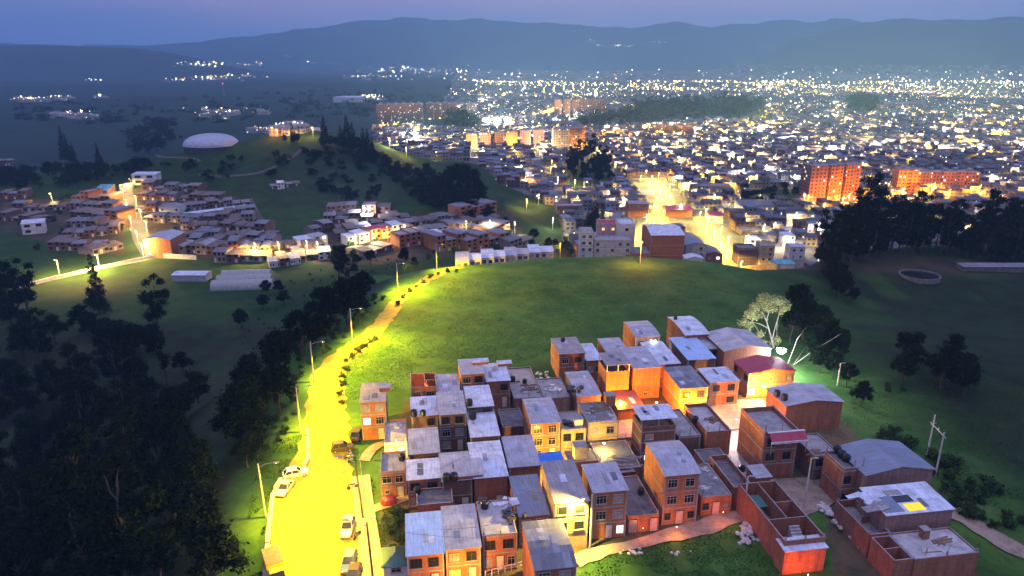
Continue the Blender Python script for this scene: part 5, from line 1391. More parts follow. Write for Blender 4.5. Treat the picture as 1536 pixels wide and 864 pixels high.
# ridge conifers
for i, (px, py, s, k_) in enumerate([(440, 214, .8, 'conifer'), (447, 217, .6, 'broadleaf_tree'), (488, 220, 1.2, 'conifer'), (497, 222, .7, 'broadleaf_tree'), (512, 222, .9, 'conifer'), (522, 224, 1.35, 'conifer'), (530, 226, 1.1, 'conifer'), (538, 230, .9, 'broadleaf_tree'), (546, 234, 1.1, 'conifer'), (553, 240, 1.2, 'conifer'), (560, 246, 1.0, 'conifer'), (505, 224, .7, 'broadleaf_tree'), (428, 216, .5, 'broadleaf_tree')]):
    plant(k_, *G(px, py)[:2], s * .95, f'tree silhouette, {ordn(i)} along the ridge right of the dome', 'trees on the ridge', s * 1.25)
grove([(470, 235), (560, 245), (620, 300), (700, 330), (740, 330), (715, 290), (650, 262), (600, 250), (560, 232)], 150, 5, 3.2, 'dark scrub wood covering the flank of the ridge', G, 6, 'scrub_wood', .42, 60)
for i, (px, py, s) in enumerate([(680, 285, 1.5), (695, 290, 1.7), (708, 296, 1.5), (668, 290, 1.2), (720, 302, 1.2), (690, 280, 1.4), (640, 262, .9)]):
    plant('broadleaf_tree', *G(px, py)[:2], s, f'big dark tree, {ordn(i)} of the clump at the foot of the ridge', 'clump at the ridge foot')
for i, (px, py, s) in enumerate([(98, 240, 1.4), (104, 243, 1.1), (112, 246, .9), (150, 250, .8)]):
    plant('conifer', *G(px, py)[:2], s, f'dark pointed tree, {ordn(i)} from the left on the far left field', 'trees on the far left field', s * 1.5)
grove([(0, 262), (90, 255), (210, 250), (250, 240), (205, 262), (100, 282), (0, 285)], 70, 7, 4.5, 'dark hedgerow band above the left settlement', G, 7, 'hedgerow', .5, 80)
grove([(190, 232), (190, 190), (245, 185), (262, 205), (255, 232)], 40, 13, 6, 'dark grove left of the dome', G, 8)
scatter([(60, 300), (180, 290), (190, 380), (60, 385), (20, 350)], 26, ['shrub'], (1.4, 2.6), 'in the gardens left of the lit street', 'garden bushes of the settlements', 61, G, mind=5)
scatter([(262, 300), (380, 300), (420, 385), (262, 382)], 26, ['shrub'], (1.3, 2.4), 'between the roofs right of the lit street', 'garden bushes of the settlements', 62, G, mind=5)
scatter([(425, 385), (480, 340), (620, 330), (760, 320), (790, 372), (640, 395), (500, 400)], 44, ['shrub'], (1.4, 2.8), 'between the roofs of the sloping cluster', 'garden bushes of the settlements', 63, G, mind=5)
grove([(250, 248), (330, 240), (470, 222), (560, 250), (570, 305), (500, 300), (440, 262), (300, 272)], 70, 3.5, 3.0, 'patches of dark scrub on the front of the dome hill', G, 71, 'scrub', .4, 60)
# right forest
scatter([(1222, 412), (1260, 398), (1320, 388), (1400, 382), (1560, 380), (1620, 400), (1560, 412), (1460, 405), (1440, 398), (1340, 402), (1290, 420), (1240, 430)], 105, ['eucalyptus', 'eucalyptus', 'broadleaf_tree'], (.55, .85), 'in the dark wood on the right', 'trees of the dark wood on the right', 9, flatG(28), mind=3.2)
for i, (px, py, s) in enumerate([(1290, 392, 1.12), (1312, 390, .98), (1375, 388, .9), (1420, 386, .85), (1480, 388, .95), (1530, 388, 1.0), (1555, 388, 1.0)]):
    plant('eucalyptus', *PP(px, py, 28)[:2], s, f'towering eucalyptus, {ordn(i)} from the left above the right wood', 'towering trees of the right wood')
scatter([(1215, 415), (1240, 405), (1260, 440), (1290, 450), (1270, 480), (1235, 445)], 12, ['broadleaf_tree'], (.5, .7), 'at the near edge of the right wood', 'trees of the dark wood on the right', 10, flatG(30), mind=3)
scatter([(1340, 520), (1420, 515), (1440, 560), (1350, 565)], 8, ['broadleaf_tree', 'shrub'], (.45, .7), 'in the thicket on the dark right field', 'thicket on the right field', 12, G, mind=3)
scatter([(1310, 560), (1400, 560), (1480, 575), (1470, 600), (1330, 590)], 12, ['shrub', 'broadleaf_tree'], (.5, .8), 'in the lower thicket on the right field', 'thicket on the right field', 13, G, mind=2.5)
scatter([(1380, 690), (1420, 690), (1500, 740), (1536, 790), (1500, 800), (1430, 770), (1410, 740)], 22, ['shrub'], (.9, 1.6), 'beyond the dirt road fence', 'shrubs beyond the dirt road', 14, G, mind=1.6)
for i, (px, py, s) in enumerate([(1325, 660, 1.5), (1345, 668, 1.7), (1362, 672, 1.5), (1395, 690, 1.4), (1410, 700, 1.3), (1338, 655, 1.3)]): plant('shrub', *G(px, py)[:2], s, f'leafy shrub, {ordn(i)} behind the slate hall', 'shrubs behind the slate hall')
# white-lit tree by the glaring lamp and its dark neighbours
def lit_tree():
    t = thing('eucalyptus', 'white-lit forked tree with pale trunk glowing beside the glaring lamp', 'tree', (0, 0, 0)); tb = MB(); cl = []
    base = Vector(G(1163, 522)); t.location = base; q = random.Random(5)
    D = base.y / CT
    def W(px, py, dy=0):   # point at the tree's own distance, offset from its foot
        yy = base.y + dy; s = (py - 432) / F; x = (px - 768) / F
        k = yy / (CT - s * ST); return Vector((x * k, yy, CAMZ - (ST + s * CT) * k)) - base
    forks = [[(1163, 524), (1155, 500), (1150, 482), (1143, 468)], [(1158, 510), (1163, 490), (1168, 474), (1172, 462)], [(1152, 492), (1140, 486), (1128, 483)], [(1150, 480), (1155, 462), (1158, 448)]]
    for i, f_ in enumerate(forks):
        pts = [W(a_, b_, (i - 1.5) * .5 * j_ / 2) for j_, (a_, b_) in enumerate(f_)]
        if i == 0: pts[0].z -= .8
        tb.tube(pts, [.24 * (1 - .2 * j_) * (1 if i == 0 else .6) for j_ in range(len(pts))], 'bark_pale', 8)
    ends = [Vector(W(f_[-1][0], f_[-1][1])) for f_ in forks] + [Vector(W(1152, 478)), Vector(W(1166, 480))]
    for (a_, b_, r_) in ((1143, 456, 1.3), (1133, 462, 1.2), (1124, 472, 1.1), (1118, 484, 1.1), (1127, 488, 1.0), (1150, 450, 1.3), (1160, 448, 1.2), (1170, 452, 1.3), (1178, 458, 1.2), (1156, 460, 1.1), (1136, 472, .9), (1140, 503, .9), (1146, 512, .8), (1168, 508, .7), (1160, 514, .8), (1174, 466, .9), (1121, 494, .7)):
        for z in range(2):
            c = W(a_ + q.uniform(-4, 4), b_ + q.uniform(-3, 3), q.uniform(-2, 2)); cl.append((*c, r_ * q.uniform(.8, 1.15)))
            e_ = min(ends, key=lambda e: (e - c).length); mid = e_.lerp(c, .5) + Vector((q.uniform(-.3, .3), 0, q.uniform(-.2, .4))); tb.tube([e_, mid, c], [.06, .035, .012], 'bark_pale', 5, False)
    tb.build('trunk', t, smooth=True)
    link('crown', leaves('crown', cl, 430, .19, M['leaf_lit'], 9), t)
    return t
lit_tree()
for i, (px, py, s) in enumerate([(1185, 515, .95), (1205, 510, .9), (1222, 520, .85), (1240, 530, .8), (1255, 540, .7), (1198, 500, .8), (1228, 505, .7), (1190, 490, 1.0)]):
    plant('broadleaf_tree', *G(px, py)[:2], s, f'dark tree, {ordn(i)} of the clump right of the white-lit tree', 'dark clump by the lit tree')
for i, (px, py, s) in enumerate([(1230, 560, .6), (1250, 570, .55), (1270, 580, .5), (1290, 610, .45), (1220, 545, .6)]):
    plant('broadleaf_tree', *G(px, py)[:2], s, f'small dark tree, {ordn(i)} behind the low hipped roof', 'small trees behind the hipped roof')
b0 = G(1194, 545); q_ = random.Random(2)
for lb, f_ in (('bare pale branch leaning steeply right of the glaring lamp', [(1183, 530), (1196, 508), (1212, 488)]), ('long bare pale branch reaching right over the dark bushes', [(1190, 540), (1222, 524), (1250, 508), (1262, 500)]), ('short bare pale branch crossing the long one', [(1192, 528), (1208, 520), (1222, 528)])):
    mb = MB(); pts = []
    for (a_, b_) in f_:
        s = (b_ - 432) / F; x = (a_ - 768) / F; yy = b0[1] - 1; k = yy / (CT - s * ST); pts.append(Vector((x * k, yy, CAMZ - (ST + s * CT) * k)) - Vector(b0))
    pts[0].z = -.2
    mb.tube(pts, [.09, .065, .035, .02][:len(pts)], 'bark_pale', 7); o = mb.build('bare_branch', None, b0, smooth=True); tag(o, lb, 'branch')
# groves inside the city
scatter([(852, 272), (862, 240), (885, 236), (914, 250), (917, 278)], 34, ['broadleaf_tree', 'eucalyptus'], (.8, 1.15), 'in the dark clump beside the first city houses', 'dark clump in the city', 20, flatG(0), mind=4)
grove([(905, 190), (962, 166), (1080, 153), (1138, 156), (1146, 178), (1062, 180), (960, 184), (880, 196), (860, 196)], 170, 24, 12, 'long dark grove lying across the city', flatG(0), 21, 'grove', 1.2, 50)
grove([(1276, 170), (1276, 158), (1308, 156), (1312, 170)], 30, 26, 13, 'round dark grove on the far right of the city', flatG(0), 22, 'grove', 1.4, 50)
grove([(668, 192), (672, 182), (705, 182), (710, 192)], 22, 22, 10, 'round dark grove in front of the pale towers', flatG(0), 23, 'grove', 1.0, 60)
scatter([(1108, 310), (1110, 290), (1190, 288), (1215, 300), (1180, 306)], 16, ['broadleaf_tree'], (.5, .9), 'around the sports field', 'trees round the sports field', 24, flatG(0), mind=5)
scatter([(880, 340), (905, 330), (908, 352), (884, 362)], 10, ['broadleaf_tree', 'conifer'], (.7, 1.0), 'left of the brightest avenue foot', 'trees before the pale blocks', 25, flatG(0), mind=4)
scatter([(790, 355), (880, 350), (900, 372), (870, 384), (800, 372)], 16, ['broadleaf_tree'], (.45, .7), 'behind the white terrace row', 'trees behind the white terrace', 26, flatG(6), mind=4)
scatter([(560, 340), (860, 260), (620, 380), (870, 410)], 1, ['broadleaf_tree'], (.5, .6), 'x', 'x', 27, flatG(10)) if False else None
grove([(0, 160), (200, 156), (370, 146), (430, 140), (700, 132), (700, 150), (560, 180), (200, 195), (0, 185)], 170, 12, 10, 'hedges and copses dotted over the far left plain', flatG(3), 28, 'copse', 1.1, 45)
# weeds on the near grass
def tufts(n, poly, label, seed, s0=.13, gp=PP):
    q = np.random.default_rng(seed); P = []
    xs = [p[0] for p in poly]; ys = [p[1] for p in poly]
    px = q.uniform(min(xs), max(xs), n * 2); py = q.uniform(min(ys), max(ys), n * 2); k_ = in_poly(px, py, poly); px, py = px[k_][:n], py[k_][:n]
    s = (py - 432) / F; x = (px - 768) / F; t = (CAMZ - GZ) / (ST + s * CT); X_ = x * t; Y_ = (CT - s * ST) * t
    keep = vnoise(X_ / 2.5, Y_ / 2.5, seed) + vnoise(X_ / 9, Y_ / 9, seed + 1) > .85; X_, Y_ = X_[keep], Y_[keep]
    Z_ = H(X_, Y_); m_ = len(X_); a = q.uniform(0, pi, m_); w_ = s0 * q.uniform(.5, 1.4, m_); h_ = s0 * q.uniform(.4, 1.6, m_); lx = q.normal(0, .08, m_); ly = q.normal(0, .08, m_)
    V = np.stack([np.stack([X_ - np.cos(a) * w_, Y_ - np.sin(a) * w_, Z_ - .05], -1), np.stack([X_ + np.cos(a) * w_, Y_ + np.sin(a) * w_, Z_ - .05], -1), np.stack([X_ + lx, Y_ + ly, Z_ + h_], -1)], 1).reshape(-1, 3)
    o = link('grass', np_mesh('grass', V, np.arange(len(V)).reshape(-1, 3), [M['leaf_grass']], nside=3)); tag(o, label, 'grass', None, 'stuff')
M['leaf_grass'] = m_leaf('leaf_grass', (.045, .105, .02), .4)
tufts(26000, [(505, 600), (520, 550), (600, 480), (680, 420), (1110, 420), (1110, 500), (930, 490), (780, 545), (620, 580), (540, 600)], 'long grass on the hill behind the houses', 51)
tufts(9000, [(868, 864), (900, 835), (1010, 806), (1100, 790), (1180, 864), (1180, 900), (860, 900)], 'grass on the yard below the curved path', 52)
tufts(9000, [(415, 660), (455, 650), (455, 700), (420, 722), (400, 760), (392, 864), (360, 864), (380, 720)], 'grass on the verge left of the stone wall', 53)
tufts(5000, [(552, 690), (575, 690), (580, 760), (600, 760), (600, 864), (566, 864)], 'weeds between the pavement and the houses', 54)
tufts(12000, [(1270, 560), (1536, 560), (1536, 780), (1440, 740), (1380, 670), (1280, 620)], 'rough grass on the right field', 55)
for ps in PROTO.values():
    for p in ps:
        if p.name not in USED:
            for c_ in list(p.children): bpy.data.objects.remove(c_)
            bpy.data.objects.remove(p)
# ------------------------------------------------------------------ houses of the middle distance: prototypes, then copies
WALLN = {'brick': 'red brick', 'brick_dark': 'dark brick', 'brick_orange': 'orange brick', 'plaster_white': 'white plastered', 'plaster_yellow': 'cream plastered', 'brick_pale': 'buff', 'plaster_pink': 'pink plastered', 'plaster_taupe': 'taupe', 'plaster_grey': 'grey'}
ROOFN = {'r_grey_dark': 'dark grey roof', 'r_brown_dark': 'dark-brown roof', 'r_grey': 'grey roof', 'r_brown': 'weathered roof', 'r_white': 'white roof', 'r_dark': 'dark roof', 'r_slate': 'slate blue roof', 'r_red': 'crimson roof', 'concrete': 'flat concrete roof', 'slab_light': 'pale flat roof', 'r_teal': 'teal striped roof', 'r_mix': 'patchwork roof', 'r_blue': 'pale blue roof'}
PH = []
def proto(w_, d_, h_, roof, rmat, wall, rows, rise=.6, lit=None):
    t = thing('house', 'x', 'house', (0, 0, -500)); rt = dict(roof=roof, rmat=rmat, wall=wall)
    build_house(t, w_, d_, h_, roof, rmat, wall, None, (), None, rise, .5, True, 5.0, .5, .3)
    n = len(rows); lv = [h_ * q / n for q in range(n + 1)]
    for i, row in enumerate(rows):
        for q, ch in enumerate(row):
            if ch == '.': continue
            cw = w_ / len(row); xc = cw * (q + .5); z0 = lv[n - 1 - i]
            mb = MB(); ww, hh, zb = (1.5, 1.3, .9) if ch != 'D' else (1.1, 2.1, .05)
            mb.box(-ww / 2, ww / 2, -.04, 0, 0, hh, {'W': 'glass', 'L': 'win_lit', 'H': 'win_warm', 'D': 'door_pale'}[ch])
            key = ('pw', ch)
            if key not in MC: MC[key] = mb.mesh('window')
            o = link('door' if ch == 'D' else 'window', MC[key], t, (xc, -.01, z0 + zb))
    PH.append((t, w_, d_, h_, WALLN[wall], ROOFN[rmat], n)); return len(PH) - 1
P_A = proto(6, 9, 5.2, 'gablex', 'r_grey_dark', 'brick_dark', ('WW', 'WD'), 1.0)
P_B = proto(6, 9, 4.6, 'shed', 'r_brown_dark', 'brick_dark', ('WW', 'WD'))
P_C = proto(6.5, 9, 2.9, 'gablex', 'r_brown_dark', 'plaster_taupe', ('WDW',), 1.1)
P_D = proto(7, 10, 7.8, 'flat', 'concrete', 'brick', ('WW', 'WW', 'WD'))
P_E = proto(6, 8, 5.4, 'gable', 'r_brown', 'plaster_yellow', ('WW', 'WD'), 1.0)
P_F = proto(6, 9, 5.2, 'flat', 'slab_light', 'plaster_white', ('WL', 'WD'))
P_G = proto(8, 9, 4.8, 'gablex', 'r_dark', 'plaster_taupe', ('WWW', 'DWW'), 1.1)
P_H = proto(6, 10, 7.6, 'shed', 'r_grey_dark', 'brick_orange', ('WW', 'WW', 'DW'), .5)
P_I = proto(7, 8, 2.8, 'shed', 'r_grey_dark', 'brick_dark', ('DW',), .5)
P_J = proto(6, 9, 5.2, 'gablex', 'r_red', 'plaster_yellow', ('WW', 'DW'), 1.0)
P_K = proto(6, 8, 5.4, 'shed', 'r_white', 'plaster_white', ('WW', 'WD'), .6)
P_L = proto(7, 9, 5.2, 'gable', 'r_dark', 'brick', ('WW', 'HD'), 1.2)
P_M = proto(12, 9, 3.4, 'gablex', 'r_grey', 'plaster_white', ('WWDW',), 1.2)
P_N = proto(6, 9, 4.2, 'gablex', 'r_dark', 'plaster_taupe', ('WW', 'WD'), 1.1)
ALLP = [P_A, P_B, P_C, P_D, P_E, P_F, P_G, P_H, P_I, P_J, P_K, P_L, P_N, P_B, P_N, P_A, P_G]
MIDS = []; NH = [0]
PU = set()
def place_house(pi_, X_, Y_, Z_, yaw, where, group, sx=1, sy=1, sz=1):
    t, w_, d_, h_, wn, rn_, n = PH[pi_]
    MIDS.append((X_, Y_)); NH[0] += 1
    c0, s0 = cos(yaw), sin(yaw)
    loc = (X_ - c0 * w_ * sx / 2, Y_ - s0 * w_ * sx / 2, Z_)
    lab = f'{wn} house, {rn_}, {where}'
    if len(lab.replace(',', '').split()) > 16: lab = lab.replace('from the left ', '') if lab.count('from the left') else lab
    if len(lab.replace(',', '').split()) > 16: lab = lab.replace(' house, ', ', ', 1)
    if len(lab.split()) > 16: print('LONG', lab)
    if pi_ not in PU:
        PU.add(pi_); t.location = loc; t.rotation_euler.z = yaw; t.scale = (sx, sy, sz); t['label'] = lab; t['group'] = group; return t
    return copy_tree(t, loc, yaw, (sx, sy, sz), lab, group)
ROWS = []
def hrow(x0, y0, x1, y1, n, where, pool=None, z=None, gap=1.02, seed=None, group='houses of the valley settlements', sz=1.0):
    """row of n joined houses whose front foot runs between two photo pixels"""
    A = G(x0, y0) if z is None else PP(x0, y0, z); B = G(x1, y1) if z is None else PP(x1, y1, z)
    L_ = math.hypot(B[0] - A[0], B[1] - A[1]); yaw = atan2(B[1] - A[1], B[0] - A[0]); q = random.Random(seed or int(x0 * 3 + y0)); wd = L_ / n
    for i in range(n):
        f = (i + .5) / n; X_, Y_ = A[0] + (B[0] - A[0]) * f, A[1] + (B[1] - A[1]) * f
        pi_ = q.choice(pool or ALLP); sx = wd / PH[pi_][1] * (.985 - q.random() * .04)
        Z_ = (Hs(X_, Y_) if z is None else z) + q.uniform(-.2, .3)
        place_house(pi_, X_, Y_ + q.uniform(-1.3, 1.3), Z_, yaw + q.uniform(-.07, .07), f'{ordn(i)} from the left {where}', group, sx, q.uniform(.9, 1.35), sz * q.uniform(.72, 1.1))
SM = [P_A, P_B, P_C, P_I, P_N, P_G, P_B, P_C]
# left settlement
hrow(262, 381, 345, 384, 5, 'behind the grey panel wall', [P_B, P_E, P_L, P_A])
hrow(345, 385, 420, 382, 5, 'above the yellow-lit kerb', [P_B, P_E, P_N, P_H])
hrow(262, 362, 330, 362, 4, 'under the curved scrap roof', SM)
hrow(335, 360, 405, 364, 4, 'in the second row of the left settlement', SM)
hrow(330, 345, 400, 350, 4, 'behind the small white roofs', SM)
hrow(215, 333, 300, 336, 5, 'below the long white shed', [P_B, P_N, P_I])
hrow(305, 336, 380, 334, 4, 'below the right half of the long white shed', SM)
hrow(205, 300, 262, 302, 4, 'near the blue striped roof', [P_B, P_N, P_D])
hrow(268, 302, 330, 303, 4, 'above the long white shed', SM)
hrow(335, 312, 375, 308, 3, 'at the top end of the track', SM)
hrow(212, 286, 300, 290, 5, 'in the top line of the left settlement', SM)
hrow(105, 327, 178, 334, 4, 'left of the lit street, dark fronts', [P_D, P_H, P_B, P_N])
hrow(108, 305, 165, 306, 4, 'with the teal striped neighbour, left of the street', [P_B, P_D, P_I])
hrow(60, 318, 100, 316, 3, 'round the lit olive bush', SM)
hrow(0, 330, 55, 336, 4, 'at the far left among the gardens', SM)
hrow(0, 300, 40, 298, 3, 'at the far left frame edge', [P_A, P_K, P_B])
hrow(95, 358, 178, 352, 5, 'in the dark block left of the street foot', SM)
hrow(70, 378, 150, 376, 4, 'lowest line left of the street', SM)
hrow(140, 385, 186, 372, 2, 'at the street foot, pale roofs', [P_K, P_C])
hrow(36, 352, 72, 349, 1, 'alone on the grass with an open porch', [P_K])
hrow(320, 395, 400, 394, 4, 'between the lit kerb and the arched greenhouse', SM)
hrow(404, 403, 452, 396, 3, 'right of the arched greenhouse', [P_K, P_M, P_B])
hrow(180, 289, 191, 289, 1, 'bright yellow-lit at the top of the street', [P_F])
hrow(200, 277, 236, 276, 1, 'alone on the rise, white with open porches', [P_K], sz=1.3)
hrow(0, 250, 24, 248, 2, 'far left below the round trees', SM)
for (x0, y0, x1, y1, n_, wh) in ((205, 318, 265, 319, 4, 'just below the white gabled house'), (272, 345, 325, 343, 4, 'in the third line right of the street'), (340, 328, 385, 324, 3, 'under the right end of the long white shed'), (345, 372, 412, 374, 5, 'just behind the yellow-lit kerb row'), (265, 372, 335, 372, 4, 'just behind the grey panel wall row'), (280, 318, 345, 310, 4, 'just above the long white shed'), (100, 342, 178, 344, 5, 'midway down left of the street'), (20, 318, 55, 318, 2, 'by the gardens at far left'), (105, 316, 172, 318, 4, 'under the teal striped roof row'), (440, 384, 490, 378, 3, 'between the lit bank and the white corner'), (500, 332, 560, 325, 4, 'second line of the sloping brick cluster'), (560, 340, 615, 334, 4, 'right part of the sloping brick cluster'), (505, 361, 570, 352, 4, 'just above the bright terrace row'), (575, 352, 625, 344, 3, 'above the right end of the bright terrace row'), (700, 340, 750, 334, 4, 'below the two lit white windows')):
    hrow(x0, y0, x1, y1, n_, wh, SM)
# centre left
hrow(406, 285, 450, 279, 4, 'on the knoll in the meadow', [P_C, P_I, P_K], sz=.7)
hrow(424, 372, 462, 372, 2, 'on the left of the lit slope terraces', SM)
hrow(450, 374, 492, 368, 2, 'white corner group above the lit bank', [P_K, P_F])
hrow(440, 393, 498, 388, 3, 'lowest group before the dark tall tree', [P_I, P_K, P_C])
hrow(470, 352, 500, 346, 2, 'left end of the sloping brick cluster', SM)
hrow(486, 336, 560, 332, 4, 'at the head of the sloping brick cluster', SM)
hrow(490, 322, 535, 318, 3, 'top line of the sloping brick cluster', [P_K, P_A, P_B])
hrow(545, 326, 585, 322, 2, 'beside the white floodlit wall', [P_D, P_B])
hrow(505, 350, 575, 342, 4, 'middle of the sloping brick cluster', SM)
hrow(522, 370, 620, 350, 6, 'in the brightly lit terrace row', [P_F, P_E, P_K, P_J])
hrow(545, 386, 590, 372, 3, 'low sheds under the bright terrace row', [P_I, P_C])
hrow(600, 372, 650, 366, 3, 'brick trio right of the bright terrace row', [P_H, P_B, P_D])
hrow(622, 340, 690, 330, 4, 'upper row right of the bright terrace', SM)
hrow(640, 352, 720, 346, 5, 'second row right of the bright terrace', SM)
hrow(690, 330, 745, 322, 3, 'brick group under the two lit white windows', [P_H, P_B, P_G])
hrow(650, 366, 735, 362, 5, 'on the lit lane above the red roofs', [P_E, P_F, P_K])
hrow(655, 378, 700, 374, 3, 'red brick group left of the white terrace', [P_H, P_B])
hrow(700, 378, 765, 368, 4, 'red brick group above the white terrace', [P_B, P_N, P_H])
hrow(735, 358, 765, 350, 2, 'red front by the bright green bank', [P_H])
hrow(765, 375, 800, 366, 2, 'small roofs behind the white terrace', SM)
# cream terrace on the crest
for i, (x0, x1, yt) in enumerate([(683, 704, 383), (704, 722, 381.5), (722, 741, 379.5), (741, 758, 378), (758, 776, 377), (776, 794, 375.5), (794, 812, 373.5), (812, 832, 373)]):
    z = 30 - i * 1.1; hh = 5.4 + .2 * (i % 2)
    X0, Y0, _ = PP(x0, yt + 9, z + hh); X1, _, _ = PP(x1, yt + 9, z + hh)
    t = thing('terrace_house', f'pale grey terrace house, {ordn(i)} from the left behind the hill crest', 'house', (X0, Y0 + i * .6, z), radians(4), 'pale terrace behind the hill crest')
    build_house(t, X1 - X0 - .06, 9, hh, 'gablex' if i % 2 else 'shed', ['r_grey', 'r_white', 'r_white', 'r_white', 'r_grey', 'r_grey', 'r_white', 'r_white'][i], 'plaster_grey' if i > 3 else 'plaster_white', None, ('WW', 'LW' if i == 2 else 'WW'), None, .9, .5, False, 8, .5, .2)
# big buildings at the foot of the hill
def big(label, x0, x1, yb, z, h_, d_, roof, rmat, wall, rows, yaw=0, rise=.8, below=8, cat='building', name='apartment_building', **k):
    X0, Y0, _ = PP(x0, yb, z); X1, _, _ = PP(x1, yb, z)
    t = thing(name, label, cat, (X0, Y0, z), yaw)
    build_house(t, (X1 - X0) / cos(yaw), d_, h_, roof, rmat, wall, None, rows, None, rise, .6, k.get('bands', True), below, .5, .3); return t
big('white four storey house, leftmost of the pale blocks on the crest', 870, 889, 398, 14, 15, 10, 'flat', 'concrete', 'plaster_white', ('WW', 'WW', 'WW', 'WD', '..'))
big('wide grey block with small windows joined to the white house', 890, 946, 398, 14, 11.5, 9, 'flat', 'concrete', 'plaster_grey', ('W..WW', 'W.W.W', '.W..W', '.....'))
big('white upper house with dark balcony behind the wide grey block', 926, 950, 392, 10, 18, 12, 'flat', 'r_white', 'plaster_white', ('R', 'W', 'W', 'W'), bands=False)
big('white house with crimson roof part behind the pale blocks', 896, 925, 390, 8, 18, 10, 'flat', 'r_red', 'plaster_pink', ('HH', 'WW', 'WW', 'WW'))
big('large brick hall with stepped grey roofs at the centre crest', 974, 1024, 398, 14, 13.5, 22, 'gablex', 'r_white', 'brick', ('....', '....', '....'), rise=1.5)
big('grey shed-roofed house right of the large brick hall', 1026, 1058, 396, 13, 8.5, 13, 'gable', 'r_slate', 'plaster_grey', ('WW', 'WW', '..'), rise=1.4)
big('brown roofed house stepping down to the avenue', 1056, 1082, 404, 10, 7, 12, 'gable', 'r_dark', 'brick', ('WL', '..'), rise=1.2)
big('white framed house in front of the grey shed roof', 1028, 1054, 402, 16, 4, 6, 'gable', 'r_white', 'plaster_white', ('WW',), rise=.9)
big('orange-lit low building between the pale blocks and the brick hall', 946, 974, 397, 15, 5, 8, 'shed', 'r_dark', 'brick_orange', ('H.H',))
big('dark brick end house right of the overlit avenue', 1106, 1134, 398, 0, 9, 10, 'flat', 'r_dark', 'brick_dark', ('...', '...'))
big('cream three storey house lit beside the avenue, green net behind', 1139, 1158, 400, 0, 11, 9, 'flat', 'concrete', 'plaster_yellow', ('WW', 'WW', 'WW', '..'))
big('white two storey house by the dark wood', 1184, 1206, 390, 0, 7, 8, 'gablex', 'r_grey', 'plaster_white', ('WW', 'WW'))
wall_line('garden_wall', [PP(1098, 410, 0)[:2], PP(1150, 405, 0)[:2], PP(1165, 405, 0)[:2]], 3, .3, 'plaster_yellow', 'yellow-lit boundary wall at the foot of the avenue')
big('green netted shed beside the cream three storey house', 1158, 1192, 404, 0, 2.6, 6, 'shed', 'r_teal', 'plaster_grey', ('...',), cat='shed', name='shed')
big('crimson roofed hall right of the brightest avenue', 998, 1038, 326, 0, 5, 12, 'gablex', 'r_red', 'brick', ('....',), rise=2, name='hall', cat='hall')
big('small crimson roof house at the top of the overlit avenue', 1062, 1084, 335, 0, 5, 9, 'gablex', 'r_red', 'plaster_white', ('W.',), rise=1.6)
big('cream lit two storey school block left of the sports field', 1065, 1096, 292, 0, 7, 12, 'flat', 'concrete', 'plaster_yellow', ('WWWW', 'WWWW'))
big('low grandstand hall below the sports field', 1110, 1190, 318, 0, 4.5, 14, 'shed', 'r_dark', 'plaster_grey', ('HHHHHHHHW',), rise=1.5, name='hall', cat='hall')
big('large brick block with small dark windows left of the dark clump', 835, 872, 326, 0, 8, 10, 'flat', 'r_brown', 'brick_dark', ('WWWWWW', 'WWWWWW', '......'))
big('orange-lit brick block at the foot of the brightest avenue', 942, 972, 326, 0, 9, 12, 'gablex', 'r_brown', 'brick_orange', ('.W.', '...', '...'), rise=1)
# special buildings of the left settlement
big('orange-lit arched brick shed at the street foot', 219, 259, 386, 12, 8.4, 16, 'gable', 'r_grey', 'brick_orange', ('...', 'L..'), rise=1.3, name='shed', cat='shed', bands=False, below=3)
X0, Y0, _ = PP(272, 332, 13); X1, Y1, _ = PP(376, 318, 13)
t = thing('long_shed', 'long narrow white-roofed shed crossing the left settlement', 'shed', (X0, Y0, 12), atan2(Y1 - Y0, X1 - X0)); build_house(t, math.hypot(X1 - X0, Y1 - Y0), 5, 4.5, 'shed', 'r_white', 'plaster_grey', None, ('.W.W.W.W.W.',), None, .3, .5, False, 3)
big('white gabled house at the left end of the long shed', 240, 272, 327, 12, 6.5, 8, 'gable', 'r_slate', 'plaster_white', ('W.W', '...'), rise=-.01 + 1.2, below=3)
big('long white-roofed chicken shed on the meadow', 258, 309, 422, 12, 2.6, 6.5, 'gablex', 'r_white', 'plaster_grey', ('.....',), rise=.5, name='shed', cat='shed', bands=False, below=3)
big('blue and white striped roof shed in the top line', 254, 276, 292, 14, 3, 9, 'shed', 'r_blue', 'plaster_grey', ('..',), rise=2, name='shed', cat='shed', below=3)
big('teal striped roof house left of the lit street', 142, 163, 300, 14, 6, 10, 'shed', 'r_teal', 'brick_dark', ('WW', '..'), rise=2.5, below=3)
# arched greenhouse: three joined tunnels
t = thing('greenhouse', 'grey arched tunnel greenhouse behind the long chicken shed', 'greenhouse', PP(315, 437, 12), .10)
for k_ in range(3):
    mb = MB(); r0 = 5.2; n = 12; Lg = 24
    y0 = k_ * 7.2 * 1.0
    for i in range(n):
        a, b = pi * i / n, pi * (i + 1) / n
        p = [(0, y0 + 3.6 - 3.55 * cos(a), 3.4 * sin(a)), (0, y0 + 3.6 - 3.55 * cos(b), 3.4 * sin(b))]
        mb.face([p[0], (Lg - k_ * 2, p[0][1], p[0][2]), (Lg - k_ * 2, p[1][1], p[1][2]), p[1]], 'tunnel')
        mb.face([p[0], p[1], (0, y0 + 3.6, 0)], 'tunnel'); mb.face([(Lg - k_ * 2, p[1][1], p[1][2]), (Lg - k_ * 2, p[0][1], p[0][2]), (Lg - k_ * 2, y0 + 3.6, 0)], 'tunnel')
    mb.build('tunnel', t)
